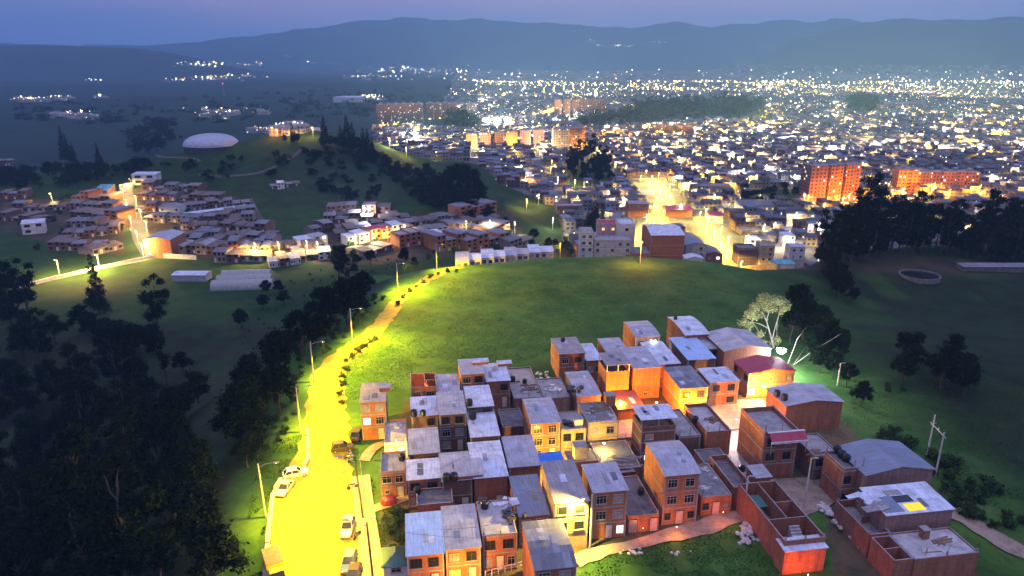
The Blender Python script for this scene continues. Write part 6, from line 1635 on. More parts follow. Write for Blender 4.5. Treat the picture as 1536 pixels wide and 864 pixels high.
# dome
X_, Y_, Z_ = G(302, 233)
R0 = 41 * (Y_ * CT + (CAMZ - Z_) * ST) / F
t = thing('dome_building', 'round building with pale panelled dome roof and dark drum on the ridge', 'dome building', (X_, Y_ + R0, Z_))
mb = MB(); mb.lathe([(R0 * .93, -4), (R0 * .93, R0 * .3)], 'brick_slate', 40); mb.build('drum', t)
mb = MB(); mb.lathe([(R0 * cos(a) ** .8 if a < 1.5 else .0, R0 * .26 + R0 * .42 * sin(a)) for a in np.linspace(0.0, pi / 2, 9)], 'dome', 40); mb.build('dome_roof', t)
mb = MB()
for k_ in range(20):
    a = 2 * pi * k_ / 20; mb.tube([(R0 * .95 * cos(a), R0 * .95 * sin(a), -3), (R0 * .95 * cos(a), R0 * .95 * sin(a), R0 * .28)], .2, 'brick_slate', 5)
mb.build('column_ring', t)
# sunken round pit tank on the right field, pale long roof by the wood
X_, Y_, Z_ = PP(1378, 420, 31); t = thing('round_tank', 'round open water tank with pale rim on the bare ground at right', 'water reservoir', (X_, Y_, Hs(X_, Y_)))
mb = MB(); mb.lathe([(6.2, -.5), (6.2, 1.1), (5.8, 1.1), (5.8, .3), (0, .3)], 'concrete_dark', 32); mb.build('tank_wall', t)
mb = MB(); mb.lathe([(5.78, .7), (0, .71)], 'glass', 32); mb.build('water_surface', t)
big('long low shed with pale roof along the dark wood', 1444, 1560, 410, 31, 2.2, 4, 'shed', 'r_grey_dark', 'concrete_dark', ('.....',), rise=.3, name='shed', cat='shed', bands=False, below=3)

# ------------------------------------------------------------------ towers
def facade_mat(name, col, lit=.12, glow=2.2, warm=(1, .72, .35)):
    m, nt, b, N, L = nodes(name)
    uv = N.new('ShaderNodeUVMap'); sx = N.new('ShaderNodeSeparateXYZ'); L.new(uv.outputs[0], sx.inputs[0])
    def mth(op, a, b_=None, c=None):
        n = N.new('ShaderNodeMath'); n.operation = op
        for i, v in enumerate((a, b_, c)):
            if v is None: continue
            if hasattr(v, 'links'): L.new(v, n.inputs[i])
            else: n.inputs[i].default_value = v
        return n.outputs[0]
    u = mth('DIVIDE', sx.outputs[0], 2.9); v = mth('DIVIDE', sx.outputs[1], 2.6)
    fu, fv = mth('FRACT', u), mth('FRACT', v)
    mu = mth('MULTIPLY', mth('GREATER_THAN', fu, .28), mth('LESS_THAN', fu, .76)); mv = mth('MULTIPLY', mth('GREATER_THAN', fv, .36), mth('LESS_THAN', fv, .82))
    mk = mth('MULTIPLY', mth('MULTIPLY', mu, mv), mth('GREATER_THAN', sx.outputs[1], -.01))
    cb = N.new('ShaderNodeCombineXYZ'); L.new(mth('FLOOR', u), cb.inputs[0]); L.new(mth('FLOOR', v), cb.inputs[1])
    wn = N.new('ShaderNodeTexWhiteNoise'); L.new(cb.outputs[0], wn.inputs['Vector'])
    li = mth('MULTIPLY', mk, mth('GREATER_THAN', wn.outputs['Value'], 1 - lit))
    at = N.new('ShaderNodeAttribute'); at.attribute_name = 'Col'
    tc = N.new('ShaderNodeTexCoord'); f = noise(nt, tc.outputs['Object'], .35, 5, .7)
    base = at.outputs['Color'] if col is None else col
    c = mixc(nt, 1.0, base, ramp(nt, f, [(.3, (.6, .6, .6)), (.7, (1.25, 1.25, 1.25))]), 'MULTIPLY')
    c = mixc(nt, mk, c, (.02, .022, .028))
    L.new(c, b.inputs['Base Color']); b.inputs['Roughness'].default_value = .85
    ec = ramp(nt, wn.outputs['Color'], [(0, warm), (.6, (1, .9, .7)), (1, (.8, .9, 1))])
    L.new(ec, b.inputs['Emission Color']); L.new(mth('MULTIPLY', li, glow), b.inputs['Emission Strength'])
    m.cycles.emission_sampling = 'NONE'; return m
M['tower_brick'] = facade_mat('tower_brick', (.30, .13, .09), .10)
M['tower_grey'] = facade_mat('tower_grey', (.34, .30, .28), .08)
M['tower_orange'] = facade_mat('tower_orange', (.42, .17, .05), .08)
def tower(x0, x1, yb, yt, label, mat, d_=14, yaw=0, steps=1, z=0, roofm='concrete', group=None, wins=None):
    X0, Y0, _ = PP(x0, yb, z); X1, _, _ = PP(x1, yb, z); s = (yt - 432) / F
    zt = CAMZ - (ST + s * CT) * (Y0 / (CT - s * ST)); h_ = zt - z; w_ = (X1 - X0) / cos(yaw)
    t = thing('apartment_tower', label, 'apartment tower', (X0, Y0, z), yaw, group)
    sw = w_ / steps
    mb = MB(); rb = MB()
    for k_ in range(steps):
        yo = (k_ % 2) * 2.5; x_ = k_ * sw; e = .01
        P = [(x_ + e, yo), (x_ + sw - e, yo), (x_ + sw - e, d_ + yo), (x_ + e, d_ + yo)]
        for i in range(4):
            a, b_ = P[i], P[(i + 1) % 4]; l = math.hypot(b_[0] - a[0], b_[1] - a[1]); u0 = 29 * (k_ * 4 + i + int(x0))
            mb.face([(*a, 0), (*b_, 0), (*b_, h_), (*a, h_)], mat, [(u0, 0), (u0 + l, 0), (u0 + l, h_), (u0, h_)])
        rb.box(x_ + .3, x_ + sw - .3, yo + .3, d_ + yo - .3, h_ - .3, h_ + .5, roofm)
        rb.box(x_ + sw * .35, x_ + sw * .6, yo + d_ * .4, yo + d_ * .7, h_ + .502, h_ + 2.6, roofm)
    mb.build('wall', t); rb.build('roof', t); return t
tower(1211, 1238, 307, 250, 'dark flank tower left of the orange-lit towers', M['tower_brick'], 18, steps=2)
tower(1240, 1264, 306, 249, 'orange-lit tower, first of the pair rising over the city', M['tower_orange'], 16, radians(10), steps=2)
tower(1264, 1292, 303, 248, 'orange-lit tower, second of the pair with bright base', M['tower_orange'], 16, radians(14), steps=2)
tower(1343, 1374, 293, 255, 'orange-lit end of the long block behind the wood', M['tower_orange'], 14, radians(-12), steps=2)
tower(1374, 1466, 288, 259, 'long dark brick block behind the right wood', M['tower_brick'], 14, steps=5)
tower(829, 853, 228, 194, 'pale left half of the yellow-lit tower pair in mid city', M['tower_grey'], 24, steps=2)
tower(854, 878, 228, 193, 'warm right half of the yellow-lit tower pair in mid city', M['tower_orange'], 24, radians(4), steps=2)
GT = 'tower blocks at the left of the city'
for i in range(6): tower(566 + i * 11.5, 576 + i * 11.5, 190 - i * .7, 157 - i * .3, f'slab tower, {ordn(i)} from the left in the row above the ridge', M['tower_brick'], 22, group=GT)
for i in range(4): tower(640 + i * 12, 650 + i * 12, 182 - i, 155, f'red-lit slab tower, {ordn(i)} right of the row above the ridge', M['tower_brick'], 22, group=GT)
for i in range(3): tower(690 + i * 9, 697 + i * 9, 176, 155, f'pale slab tower, {ordn(i)} behind the round trees', M['tower_grey'], 24, group=GT)
for i in range(6): tower(700 + i * 20, 716 + i * 20, 228 - i * 1.5, 201 - i * 1.2, f'dark brick block, {ordn(i)} from the left in the mid city group', M['tower_brick'], 16, group='dark brick blocks in mid city')
for i in range(6): tower(832 + i * 13, 842 + i * 13, 176 - i, 150, f'orange-lit block, {ordn(i)} from the left behind the avenue end', M['tower_orange'], 24, group='blocks behind the avenue end')
for i in range(6): tower(724 + i * 16, 736 + i * 16, 192 - i * 1.2, 177 - i * 1.0, f'pale low block, {ordn(i)} from the left on the distant avenue', M['tower_grey'], 20, group='pale blocks on the distant avenue')
for i in range(4): tower(984 + i * 14, 996 + i * 14, 203 - i * .5, 189, f'orange-lit low block, {ordn(i)} from the left below the grove', M['tower_orange'], 16, group='low blocks below the grove')
for i in range(5): tower(1330 + i * 12, 1340 + i * 12, 164 - i * .3, 155, f'red-lit far block, {ordn(i)} from the left on the right plain', M['tower_orange'], 40, group='far blocks on the right plain')
big('white flat warehouse on the plain left of the stadium lights', 500, 542, 155, 0, 14, 60, 'shed', 'r_white', 'plaster_white', ('.....',), name='warehouse', cat='warehouse', bands=False)
big('pale long greenhouse hall on the far left plain', 203, 250, 164, 0, 8, 40, 'shed', 'r_grey', 'plaster_grey', ('.....',), name='warehouse', cat='warehouse', bands=False)
big('yellow-lit market hall behind the ridge trees', 400, 480, 205, 0, 9, 30, 'shed', 'slab_light', 'plaster_yellow', ('........',), name='market_hall', cat='hall', bands=False)

# ------------------------------------------------------------------ the city grid: nearest as single houses, the rest one mass
q = np.random.default_rng(77)
seeds = np.stack([q.uniform(-900, 2600, 150), q.uniform(300, 3400, 150)], -1)
ang = np.radians(q.normal(8, 13, 150)); lots = []; streets = []
for si, (sx_, sy_) in enumerate(seeds):
    a = ang[si]; ca, sa = cos(a), sin(a)
    for bi in range(-14, 15):
        for bj in range(-12, 13):
            for row in (0, 1):
                for hcol in range(9):
                    lu = bi * 33 * 2 + hcol * 6.4 + 3; lv = bj * 31 + (0 if row == 0 else 21.5)
                    lots.append((si, sx_ + ca * lu - sa * lv, sy_ + sa * lu + ca * lv, a + (0 if row == 0 else pi)))
            for k_ in (4, 37): streets.append((si, sx_ + ca * (bi * 66 + k_) - sa * (bj * 31 - 4.5), sy_ + sa * (bi * 66 + k_) + ca * (bj * 31 - 4.5)))
def nearest_seed(P):
    out = np.empty(len(P), int)
    for i in range(0, len(P), 20000):
        d = ((P[i:i + 20000, None, :] - seeds[None]) ** 2).sum(-1); out[i:i + 20000] = d.argmin(1)
    return out
Lt = np.array(lots); St = np.array(streets)
def keepers(A):
    k_ = (A[:, 2] > 300) & (A[:, 2] < 3400) & (np.abs(A[:, 1]) < A[:, 2] * .86 + 60)
    A = A[k_]; A = A[nearest_seed(A[:, 1:3]) == A[:, 0].astype(int)]
    return A[city_mask(A[:, 1], A[:, 2])]
Lt = keepers(Lt); St = keepers(St)
def near_line(P, pts, d):
    m_ = np.zeros(len(P), bool)
    for a_, b_ in zip(pts[:-1], pts[1:]):
        a_, b_ = np.array(a_), np.array(b_); t = np.clip(((P - a_) @ (b_ - a_)) / ((b_ - a_) @ (b_ - a_)), 0, 1)
        m_ |= np.hypot(*(P - (a_ + t[:, None] * (b_ - a_))).T) < d
    return m_
Pl = Lt[:, 1:3]; kill = near_line(Pl, AV1, 17) | near_line(Pl, AV2, 17) | near_line(Pl, AV3, 22)
blk = [(o.location.x, o.location.y, max(8, (o.bound_box and 0) or 0)) for o in scene.objects if o.parent is None and o.type == 'EMPTY' and o.get('category') in ('building', 'apartment tower', 'hall')]
for bx_, by_, _ in blk: kill |= (np.abs(Pl[:, 0] - bx_ - 8) < 16) & (np.abs(Pl[:, 1] - by_ - 6) < 13)
md = np.array(MIDS)
kill |= (((Pl[:, None, :] - md[None]) ** 2).sum(-1).min(1) < 100) if len(md) else False
kill |= H(Pl[:, 0], Pl[:, 1]) > 14
kill |= (Pl[:, 1] < 330) & (Pl[:, 0] < 60)
Lt = Lt[~kill]; Lt = Lt[q.random(len(Lt)) > .04]
o_ = np.argsort(Lt[:, 2]); Lt = Lt[o_]
LAND = [('the overlit avenue', *PP(1075, 365, 0)[:2]), ('the brightest avenue', *PP(988, 315, 0)[:2]), ('the dark tree clump', *PP(885, 280, 0)[:2]), ('the crimson hall', *PP(1018, 326, 0)[:2]), ('the sports field', *PP(1150, 300, 0)[:2]),
        ('the orange-lit towers', *PP(1265, 306, 0)[:2]), ('the dark wood at right', *PP(1215, 380, 0)[:2]), ('the big brick block', *PP(850, 326, 0)[:2]), ('the green lit bank', *PP(775, 310, 0)[:2]), ('the cream school block', *PP(1080, 292, 0)[:2]), ('the grandstand hall', *PP(1150, 318, 0)[:2])]
NIND = 300 - NH[0] - len(HOUSES) - 8
print('individual mid', NH[0], 'village', len(HOUSES), 'grid individuals', NIND, 'lots', len(Lt))
pxl, pyl = proj(Lt[:, 1], Lt[:, 2], 0)
vis = (pxl > 720) & (pxl < 1540) & ~((pxl > 1200) & (pyl > 295)) & ~((pyl > 392)); vis &= ~((pxl > 860) & (pxl < 1085) & (pyl > 372))
idx = np.where(vis)[0][:NIND]; ind = set(idx.tolist())
info = []
for i in idx:
    x_, y_, a = Lt[i, 1], Lt[i, 2], Lt[i, 3]; lm = min(range(len(LAND)), key=lambda k_: (LAND[k_][1] - x_) ** 2 + (LAND[k_][2] - y_) ** 2)
    info.append((lm, math.hypot(LAND[lm][1] - x_, LAND[lm][2] - y_), x_, y_, a))
info.sort(); rn = random.Random(9); cnt = {}
for lm, d_, x_, y_, a in info:
    cnt[lm] = cnt.get(lm, 0) + 1; pi_ = rn.choice(ALLP)
    place_house(pi_, x_, y_, Hs(x_, y_) + rn.uniform(-.1, .3), a, f'{ordn(cnt[lm] - 1)} closest to {LAND[lm][0]}', 'nearest houses of the city', 6.3 / PH[pi_][1], rn.uniform(.9, 1.1), rn.uniform(.85, 1.15))
# mass
Mk = np.array([i not in ind for i in range(len(Lt))]); Lm = Lt[Mk]
n = len(Lm); W_ = 6.3 * np.ones(n); D_ = q.uniform(9, 11, n); st = q.choice([1, 1, 2, 2, 2, 2, 3], n); Hh = st * 2.6 + q.uniform(0, .6, n); gb = q.random(n) < .6; rise = np.where(gb, q.uniform(.6, 1.4, n), .0)
wallc = np.array([(.24, .13, .11), (.20, .12, .11), (.16, .11, .11), (.44, .39, .32), (.40, .39, .38), (.28, .16, .12), (.45, .36, .24), (.30, .29, .29)])[q.integers(0, 8, n)] * q.uniform(.6, 1.0, (n, 1)) * .85
roofc = np.array([(.24, .26, .32), (.15, .16, .19), (.10, .10, .12), (.10, .09, .10), (.12, .10, .11), (.38, .40, .47), (.12, .14, .20), (.24, .05, .05)])[q.choice(8, n, p=[.16, .2, .22, .14, .13, .07, .06, .02])] * q.uniform(.42, .8, (n, 1))
def mass(name, Lm, W_, D_, Hh, rise, wallc, roofc, label, mw, mr):
    n = len(Lm); ca, sa = np.cos(Lm[:, 3]), np.sin(Lm[:, 3]); z0 = H(Lm[:, 1], Lm[:, 2]) - .5
    def pt(u, v, z): return np.stack([Lm[:, 1] + ca * u - sa * v, Lm[:, 2] + sa * u + ca * v, z0 + .5 + z], -1)
    hw = W_ / 2 * .985; zb = -z0 * 0 - 2.0
    b = [pt(-hw, 0, zb), pt(hw, 0, zb), pt(hw, D_, zb), pt(-hw, D_, zb)]; t = [pt(-hw, 0, Hh), pt(hw, 0, Hh), pt(hw, D_, Hh), pt(-hw, D_, Hh)]
    r = [pt(-hw, D_ / 2, Hh + rise), pt(hw, D_ / 2, Hh + rise)]
    ov = .25; e0, e1 = pt(-hw, -ov, Hh - rise * .05 + .06), pt(hw, -ov, Hh - rise * .05 + .06); e2, e3 = pt(hw, D_ + ov, Hh - rise * .05 + .06), pt(-hw, D_ + ov, Hh - rise * .05 + .06); r2 = [pt(-hw, D_ / 2, Hh + rise + .06), pt(hw, D_ / 2, Hh + rise + .06)]
    quads = [(b[0], b[1], t[1], t[0]), (b[1], b[2], t[2], t[1]), (b[2], b[3], t[3], t[2]), (b[3], b[0], t[0], t[3]), (t[1], t[2], r[1], r[1]), (t[3], t[0], r[0], r[0]), (e0, e1, r2[1], r2[0]), (r2[0], r2[1], e2, e3)]
    V = np.stack([np.stack(qd, 1) for qd in quads], 1)          # n, 8, 4, 3
    uo = np.floor(q.uniform(0, 4000, n)) * 2.9
    uv = np.zeros((n, 8, 4, 2)); uv[..., 1] = -5
    for k_, l_ in ((0, W_), (1, D_), (2, W_), (3, D_)):
        uv[:, k_, 0] = np.stack([uo + k_ * 29, zb + 0 * uo], -1); uv[:, k_, 1] = np.stack([uo + k_ * 29 + l_, zb + 0 * uo], -1)
        uv[:, k_, 2] = np.stack([uo + k_ * 29 + l_, Hh], -1); uv[:, k_, 3] = np.stack([uo + k_ * 29, Hh], -1)
    col = np.zeros((n, 8, 3)); col[:, :6] = wallc[:, None]; col[:, 6:] = roofc[:, None]
    mi = np.zeros((n, 8), int); mi[:, 6:] = 1
    Vf = V.reshape(-1, 3)
    # triangles of the gable need 4 distinct corners: nudge the repeated ridge corner
    Vf = Vf.copy(); Vr = Vf.reshape(n, 8, 4, 3); Vr[:, 4:6, 3, 2] -= .01
    me = np_mesh(name, Vf, np.arange(len(Vf)).reshape(-1, 4), [mw, mr], mi.ravel(), uv.reshape(-1, 2), col.reshape(-1, 3))
    o = link(name, me); tag(o, label, 'houses', None, 'stuff'); return o
M['mass_wall'] = facade_mat('mass_wall', None, .045, 2.5)
m, nt, b, N, L = nodes('mass_roof'); at = N.new('ShaderNodeAttribute'); at.attribute_name = 'Col'; tc = N.new('ShaderNodeTexCoord')
L.new(mixc(nt, 1.0, at.outputs['Color'], ramp(nt, noise(nt, tc.outputs['Object'], .5, 6, .7), [(.35, (.6, .6, .6)), (.65, (1.2, 1.2, 1.2))]), 'MULTIPLY'), b.inputs['Base Color']); b.inputs['Roughness'].default_value = .6
M['mass_roof'] = m
mass('city_houses', Lm, W_, D_, Hh, rise, wallc, roofc, 'the rest of the dense city of low brick and plaster houses', M['mass_wall'], M['mass_roof'])
# farther still: larger, sparser blocks
nf = 9000; yy = 3300 * (6800 / 3300) ** q.random(nf); xx = q.uniform(-.25, .86, nf) * yy; ok = city_mask(xx, yy) & (H(xx, yy) < 60); xx, yy = xx[ok], yy[ok]; nf = len(xx)
Lf = np.stack([0 * xx, xx, yy, q.normal(.1, .3, nf)], -1)
mass('far_city', Lf, q.uniform(12, 40, nf), q.uniform(10, 16, nf), q.uniform(5, 12, nf), q.uniform(0, 2, nf), np.repeat(np.array([[.32, .22, .18]]), nf, 0) * q.uniform(.6, 1.5, (nf, 1)), np.repeat(np.array([[.22, .20, .21]]), nf, 0) * q.uniform(.5, 1.5, (nf, 1)), 'the far edge of the city below the mountains', M['mass_wall'], M['mass_roof'])
# scattered farm houses and hamlets on the left plain: clusters (px, py, spread px, count)
HAM = [(45, 152, 26, 16), (90, 150, 20, 10), (150, 147, 8, 4), (115, 176, 30, 14), (140, 122, 16, 8), (270, 122, 20, 10), (325, 118, 40, 26), (370, 115, 20, 8), (300, 98, 40, 22), (370, 98, 30, 16), (480, 95, 30, 8), (590, 105, 50, 40), (660, 108, 60, 40), (340, 172, 60, 16), (420, 200, 40, 22), (550, 117, 40, 20), (560, 150, 30, 14), (520, 205, 30, 0), (885, 62, 10, 6), (920, 70, 26, 14), (980, 65, 20, 6), (430, 85, 20, 5), (1350, 118, 30, 8)]
hx_, hy_ = [], []
for a_, b_, s_, n_ in HAM:
    for k_ in range(n_):
        p = G(a_ + q.normal(0, s_ * .5), b_ + q.normal(0, max(1.0, s_ * .05))); hx_.append(p[0]); hy_.append(p[1])
hx_, hy_ = np.array(hx_), np.array(hy_); nh = len(hx_); Lh = np.stack([0 * hx_, hx_, hy_, q.normal(.1, .5, nh)], -1)
mass('far_hamlet', Lh, q.uniform(8, 20, nh), q.uniform(8, 10, nh), q.uniform(3, 7, nh), q.uniform(.5, 2, nh), np.repeat(np.array([[.45, .40, .35]]), nh, 0), np.repeat(np.array([[.26, .22, .22]]), nh, 0), 'scattered lit hamlets on the far left plain', M['mass_wall'], M['mass_roof'])

# ------------------------------------------------------------------ city lamps
CC = [(1, .80, .36), (1, .70, .10), (1, .62, .16), (1, .88, .58), (.95, .95, .95), (1, .34, .02)]
HEADS = {0: 'lamp_warm', 1: 'lamp_warm', 2: 'lamp_sod', 3: 'lamp_warm', 4: 'lamp_white', 5: 'lamp_sod'}
def simple_lamp(bulb, hm):
    t = thing('street_lamp', 'x', 'street lamp', (0, 0, -500)); mb = MB(); mb.tube([(0, 0, 0), (0, 0, 7.5)], [.14, .09], 'pole', 5); mb.build('pole', t)
    mb = MB(); mb.tube([(0, 0, 7.5), (0, -1.2, 7.8)], .05, 'metal', 4); mb.build('arm', t)
    mb = MB(); mb.lathe([(0, -1), (.8, -.6), (1, 0), (0, .1)], hm, 8); o = mb.build('bulb', t, (0, -1.3, 7.75)); o.scale = (bulb,) * 3; return t
SL = {}
def lampc(X_, Y_, Z_, ci, watts, bulb, label, group):
    key = (HEADS[ci], bulb)
    if key not in SL: SL[key] = simple_lamp(bulb, HEADS[ci]); t = SL[key]; t.location = (X_, Y_, Z_); t['label'] = label; t['group'] = group
    else:
        t = copy_tree(SL[key], (X_, Y_, Z_), 0, None, label, group)
        for c_ in list(t.children):
            if c_.type == 'LIGHT': bpy.data.objects.remove(c_)
    if any(k_ in label for k_ in ('tower', 'block', 'shed', 'bush', 'flood')): plight(t, (0, -1.3, 7.2), CC[ci], watts * 1.7, .25)
    else: lo = plight(t, (0, -1.3, 7.2), CC[ci], watts, .25, 'SPOT'); lo.data.spot_size = radians(172); lo.data.spot_blend = .25
    return t
# along the avenues and settlement streets
def lamps_on(pts, step, side, ci, watts, bulb, where, z=None):
    pts = [Vector(p[:2]) for p in pts]; d = 0; k_ = 0
    for a_, b_ in zip(pts[:-1], pts[1:]):
        l = (b_ - a_).length
        while d < l:
            p = a_.lerp(b_, d / l); nn = Vector((-(b_ - a_).y, (b_ - a_).x)).normalized(); s_ = side if k_ % 2 else -side
            x_, y_ = p.x + nn.x * s_, p.y + nn.y * s_; lampc(x_, y_, Hs(x_, y_), ci, watts, bulb, f'{ordn(k_)} street lamp going away from us along {where}', 'lamps of the bright streets'); k_ += 1; d += step
        d -= l
lamps_on(AV1, 13, 3, 1, 30000, .3, 'the overlit avenue')
lamps_on(AV2, 16, 4, 1, 34000, .35, 'the brightest avenue')
lamps_on(AV3, 50, 10, 1, 500000, .8, 'the distant avenue')
lamps_on([G(a_, b_) for a_, b_ in ((224, 380), (206, 340), (196, 306), (190, 285))], 20, 3.0, 2, 22000, .18, 'the left settlement street')
XL = [(150, 407, 2, 30000, 'beside the pale lane wall'), (90, 415, 2, 14000, 'farther left beside the pale lane wall'), (216, 388, 2, 9000, 'before the orange arched shed'), (385, 388, 2, 9000, 'at the yellow-lit kerb'), (420, 386, 2, 8000, 'at the right end of the yellow-lit kerb'), (185, 296, 2, 3500, 'at the top of the street by the yellow house'),
      (462, 384, 0, 3500, 'on the lit bank of the slope terraces'), (478, 386, 0, 3500, 'right end of the lit bank of the slope terraces'), (535, 374, 0, 4500, 'left end of the bright terrace row'), (560, 368, 0, 4500, 'middle of the bright terrace row'), (582, 362, 5, 5000, 'orange one in the bright terrace row'), (608, 358, 0, 4500, 'right end of the bright terrace row'),
      (548, 330, 4, 5000, 'white flood at the brick cluster head'), (700, 352, 0, 3500, 'on the lit lane above the red roofs'), (735, 350, 0, 4000, 'at the bend of the lit lane'), (772, 352, 3, 4500, 'left one on the green bank'), (829, 345, 3, 4500, 'right one on the green bank'), (790, 316, 2, 6000, 'over the bright grass corner'), (808, 308, 2, 6000, 'beside the bright grass corner'),
      (80, 308, 2, 2500, 'by the lit olive bush'), (660, 374, 0, 2000, 'low by the brick trio'), (840, 386, 5, 3500, 'orange one behind the white terrace'), (960, 396, 5, 3500, 'orange one between pale blocks and brick hall'), (905, 372, 5, 1500, 'red one behind the grey block'), (935, 372, 2, 1500, 'yellow one behind the grey block'),
      (1290, 310, 5, 17000, 'at the foot of the orange-lit towers'), (1262, 312, 5, 15000, 'before the first orange-lit tower'), (1240, 312, 5, 9000, 'left before the orange-lit towers'), (1352, 298, 5, 17000, 'before the orange end of the long block'), (1335, 300, 5, 12000, 'left of the orange end of the long block'),
      (845, 232, 2, 60000, 'left foot of the mid city towers'), (868, 232, 2, 80000, 'right foot of the mid city towers'), (862, 284, 2, 9000, 'in the lit park'), (845, 270, 2, 9000, 'at the top of the lit park'), (630, 232, 2, 6000, 'on the lit road behind the ridge'), (655, 240, 2, 6000, 'right on the lit road behind the ridge'), (610, 236, 2, 6000, 'on the green slope behind the ridge'), (585, 222, 0, 14000, 'left on the lit road behind the ridge'),
      (575, 192, 2, 30000, 'foot of the first slab tower'), (598, 191, 2, 30000, 'foot of the third slab tower'), (620, 190, 2, 30000, 'foot of the fifth slab tower'), (645, 185, 5, 70000, 'foot of the red-lit slab towers'), (660, 184, 5, 70000, 'right foot of the red-lit slab towers'), (1010, 206, 5, 70000, 'below the grove blocks'), (985, 206, 5, 70000, 'left below the grove blocks'),
      (1395, 298, 5, 16000, 'before the left half of the long brick block'), (1425, 297, 5, 16000, 'before the middle of the long brick block'), (1455, 296, 5, 14000, 'before the right end of the long brick block'), (850, 180, 5, 120000, 'foot of the blocks behind the avenue end'), (880, 178, 5, 120000, 'right foot of the blocks behind the avenue end'), (410, 207, 5, 12000, 'left before the market hall'), (440, 207, 2, 12000, 'middle before the market hall'), (470, 207, 2, 12000, 'right before the market hall'), (1120, 372, 3, 4000, 'right of the overlit avenue'), (1160, 352, 0, 4000, 'among the low houses right of the overlit avenue')]
for a_, b_, ci, wt, wh in XL:
    p = G(a_, b_) if b_ > 240 or a_ < 840 else PP(a_, b_, 0)
    if ci == 2 and p[1] < 420: ci = 2
    dist = p[1]; lampc(p[0], p[1], p[2], ci, wt * (1.0 if wh.endswith('market hall') else 3.0), .2 if dist < 420 else round(dist / 1400, 1) + .1, f'street lamp {wh}', 'lamps of the settlements')
# city street lamps: the nearest single, the rest one mass, real lights thinned with distance
ks = ~(near_line(St[:, 1:3], AV1, 8) | near_line(St[:, 1:3], AV2, 8)); St = St[ks]; St = St[(H(St[:, 1], St[:, 2]) < 8) & ~((St[:, 2] < 330) & (St[:, 1] < 60))]
St = St[np.argsort(St[:, 2])]; px_, py_ = proj(St[:, 1], St[:, 2], 0)
dens = vnoise(St[:, 1] / 240, St[:, 2] / 300, 91); far_ = sstep(1100, 1800, St[:, 2]); d2 = sstep(.38, .72, vnoise(St[:, 1] / 170, St[:, 2] / 420, 95)); St = St[q.random(len(St)) < (.45 + .8 * dens) * (1 - far_) + far_ * (.12 + .75 * d2)]; px_, py_ = proj(St[:, 1], St[:, 2], 0)
v = (px_ > -50) & (px_ < 1590); St, px_, py_ = St[v], px_[v], py_[v]
nl = 0; bulbs = []; cap = CITY_LIGHTS; NSING = 150
for i, (_, x_, y_) in enumerate(St):
    ci = int(q.choice(6, p=[.32, .22, .14, .14, .13, .05]))
    if i < NSING:
        lampc(x_, y_, Hs(x_, y_), ci, 3200 * 8 * q.uniform(.5, 2.0), .2, f'street lamp, {ordn(i)} nearest among the grid of city lanes', 'street lamps of the nearest city lanes')
    else:
        p_keep = 1 if y_ < 700 else (700 / y_) ** 1.25
        bulbs.append((x_, y_, ci))
        if q.random() < p_keep and nl < cap:
            pt_ = q.random() < .45
            nl += 1; ld = bpy.data.lights.new('city_light', 'POINT' if pt_ else 'SPOT')
            if not pt_: ld.spot_size = radians(174); ld.spot_blend = .2
            ld.energy = 3400 * 24 * LK * q.uniform(.5, 2.0) / p_keep ** .75; ld.color = CC[ci]; ld.shadow_soft_size = .3
            o = bpy.data.objects.new('city_light', ld); COL.objects.link(o); o.location = (x_, y_, Hs(x_, y_) + 5.4)
for a_, b_, s_, n_ in HAM:
    for k_ in range(int(n_ * 1.5)):
        p = G(a_ + q.normal(0, s_ * .5), b_ + q.normal(0, max(1, s_ * .05))); bulbs.append((p[0], p[1], int(q.choice([0, 3, 4, 4, 5]))))
for (xa, xb, ya, yb, n_) in ((690, 1540, 106, 128, 260), (560, 960, 108, 124, 60), (860, 1540, 128, 150, 120), (1100, 1540, 118, 135, 110), (940, 1010, 128, 136, 60), (870, 1160, 136, 139, 60), (540, 570, 147, 152, 30), (700, 800, 140, 190, 60)):
    for k_ in range(n_):
        p = G(q.uniform(xa, xb), q.uniform(ya, yb)); bulbs.append((p[0], p[1], int(q.choice([0, 0, 1, 3, 4, 4, 2]))))
bv = np.array(bulbs); print('city lights', nl, 'bulbs', len(bv), 'houses mass', n)
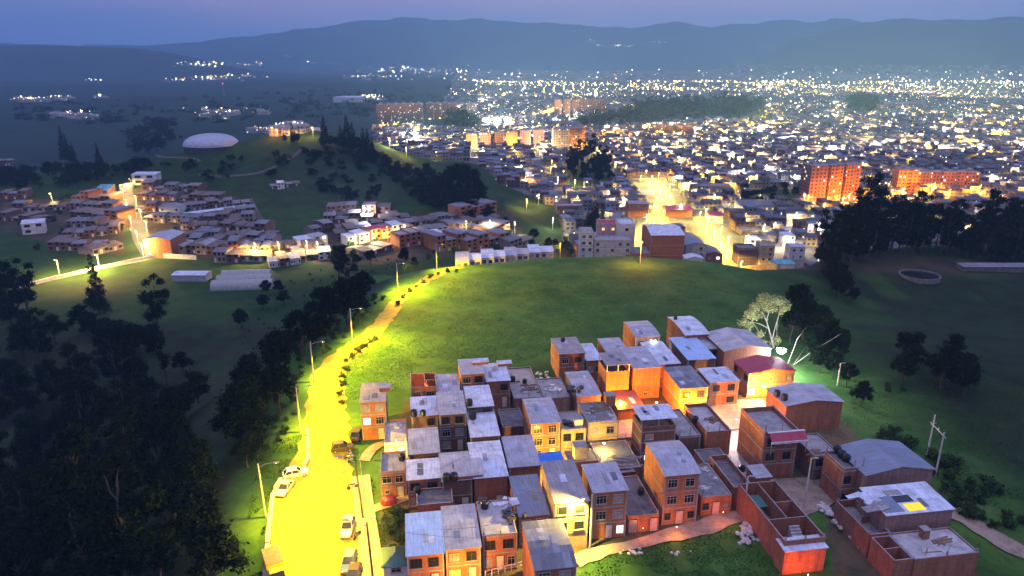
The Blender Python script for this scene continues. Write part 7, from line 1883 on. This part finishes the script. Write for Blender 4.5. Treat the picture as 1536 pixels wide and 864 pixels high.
oct_ = np.array([(1, 0, 0), (0, 1, 0), (-1, 0, 0), (0, -1, 0), (0, 0, 1), (0, 0, -1)]); fa = np.array([(0, 1, 4), (1, 2, 4), (2, 3, 4), (3, 0, 4), (1, 0, 5), (2, 1, 5), (3, 2, 5), (0, 3, 5)])
r_ = np.hypot(bv[:, 0], bv[:, 1]); rad = np.clip(r_ / 3000, .2, 2.4) * q.choice([.3, .4, .6, .7, 1.0, 2.0], len(bv)); hz_ = H(bv[:, 0], bv[:, 1])
C = np.stack([bv[:, 0], bv[:, 1], hz_ + 7.8 + rad], -1)
V = (C[:, None] + oct_[None] * rad[:, None, None]).reshape(-1, 3); Fq = (fa[None] + (np.arange(len(bv)) * 6)[:, None, None]).reshape(-1, 3)
hm = {'lamp_warm': 0, 'lamp_sod': 1, 'lamp_white': 2}; mi = np.repeat([hm[HEADS[int(c_)]] for c_ in bv[:, 2]], 8)
pv_ = (np.stack([C + np.array(o_) * rad[:, None] * .2 for o_ in ((-1, 0, 0), (1, 0, 0))] + [C + np.array((1, 0, 0)) * rad[:, None] * .2 - np.array((0, 0, 1)) * (8 + rad)[:, None], C - np.array((1, 0, 0)) * rad[:, None] * .2 - np.array((0, 0, 1)) * (8 + rad)[:, None]], 1)).reshape(-1, 3)
o = link('distant_street_lamps', np_mesh('distant_street_lamps', V, Fq, [M['lamp_warm'], M['lamp_sod'], M['lamp_white']], mi, nside=3)); tag(o, 'countless distant street lamps sparkling over the city', 'street lamps', None, 'stuff')
x_, y_, z_ = PP(337, 150, 0); t = thing('radio_mast', 'thin mast with red beacon on the far left plain', 'mast', (x_, y_, 0)); mb = MB(); mb.tube([(0, 0, 0), (0, 0, 40)], [.8, .3], 'metal', 6); mb.build('mast', t); mb = MB(); mb.lathe([(0, -1), (1, 0), (0, 1)], 'lamp_red', 8, (0, 0, 41.5)); o = mb.build('beacon', t); o.scale = (1.6, 1.6, 1)
for t, *_r in PH:
    if t.location.z < -400:
        for c_ in list(t.children): bpy.data.objects.remove(c_)
        bpy.data.objects.remove(t)
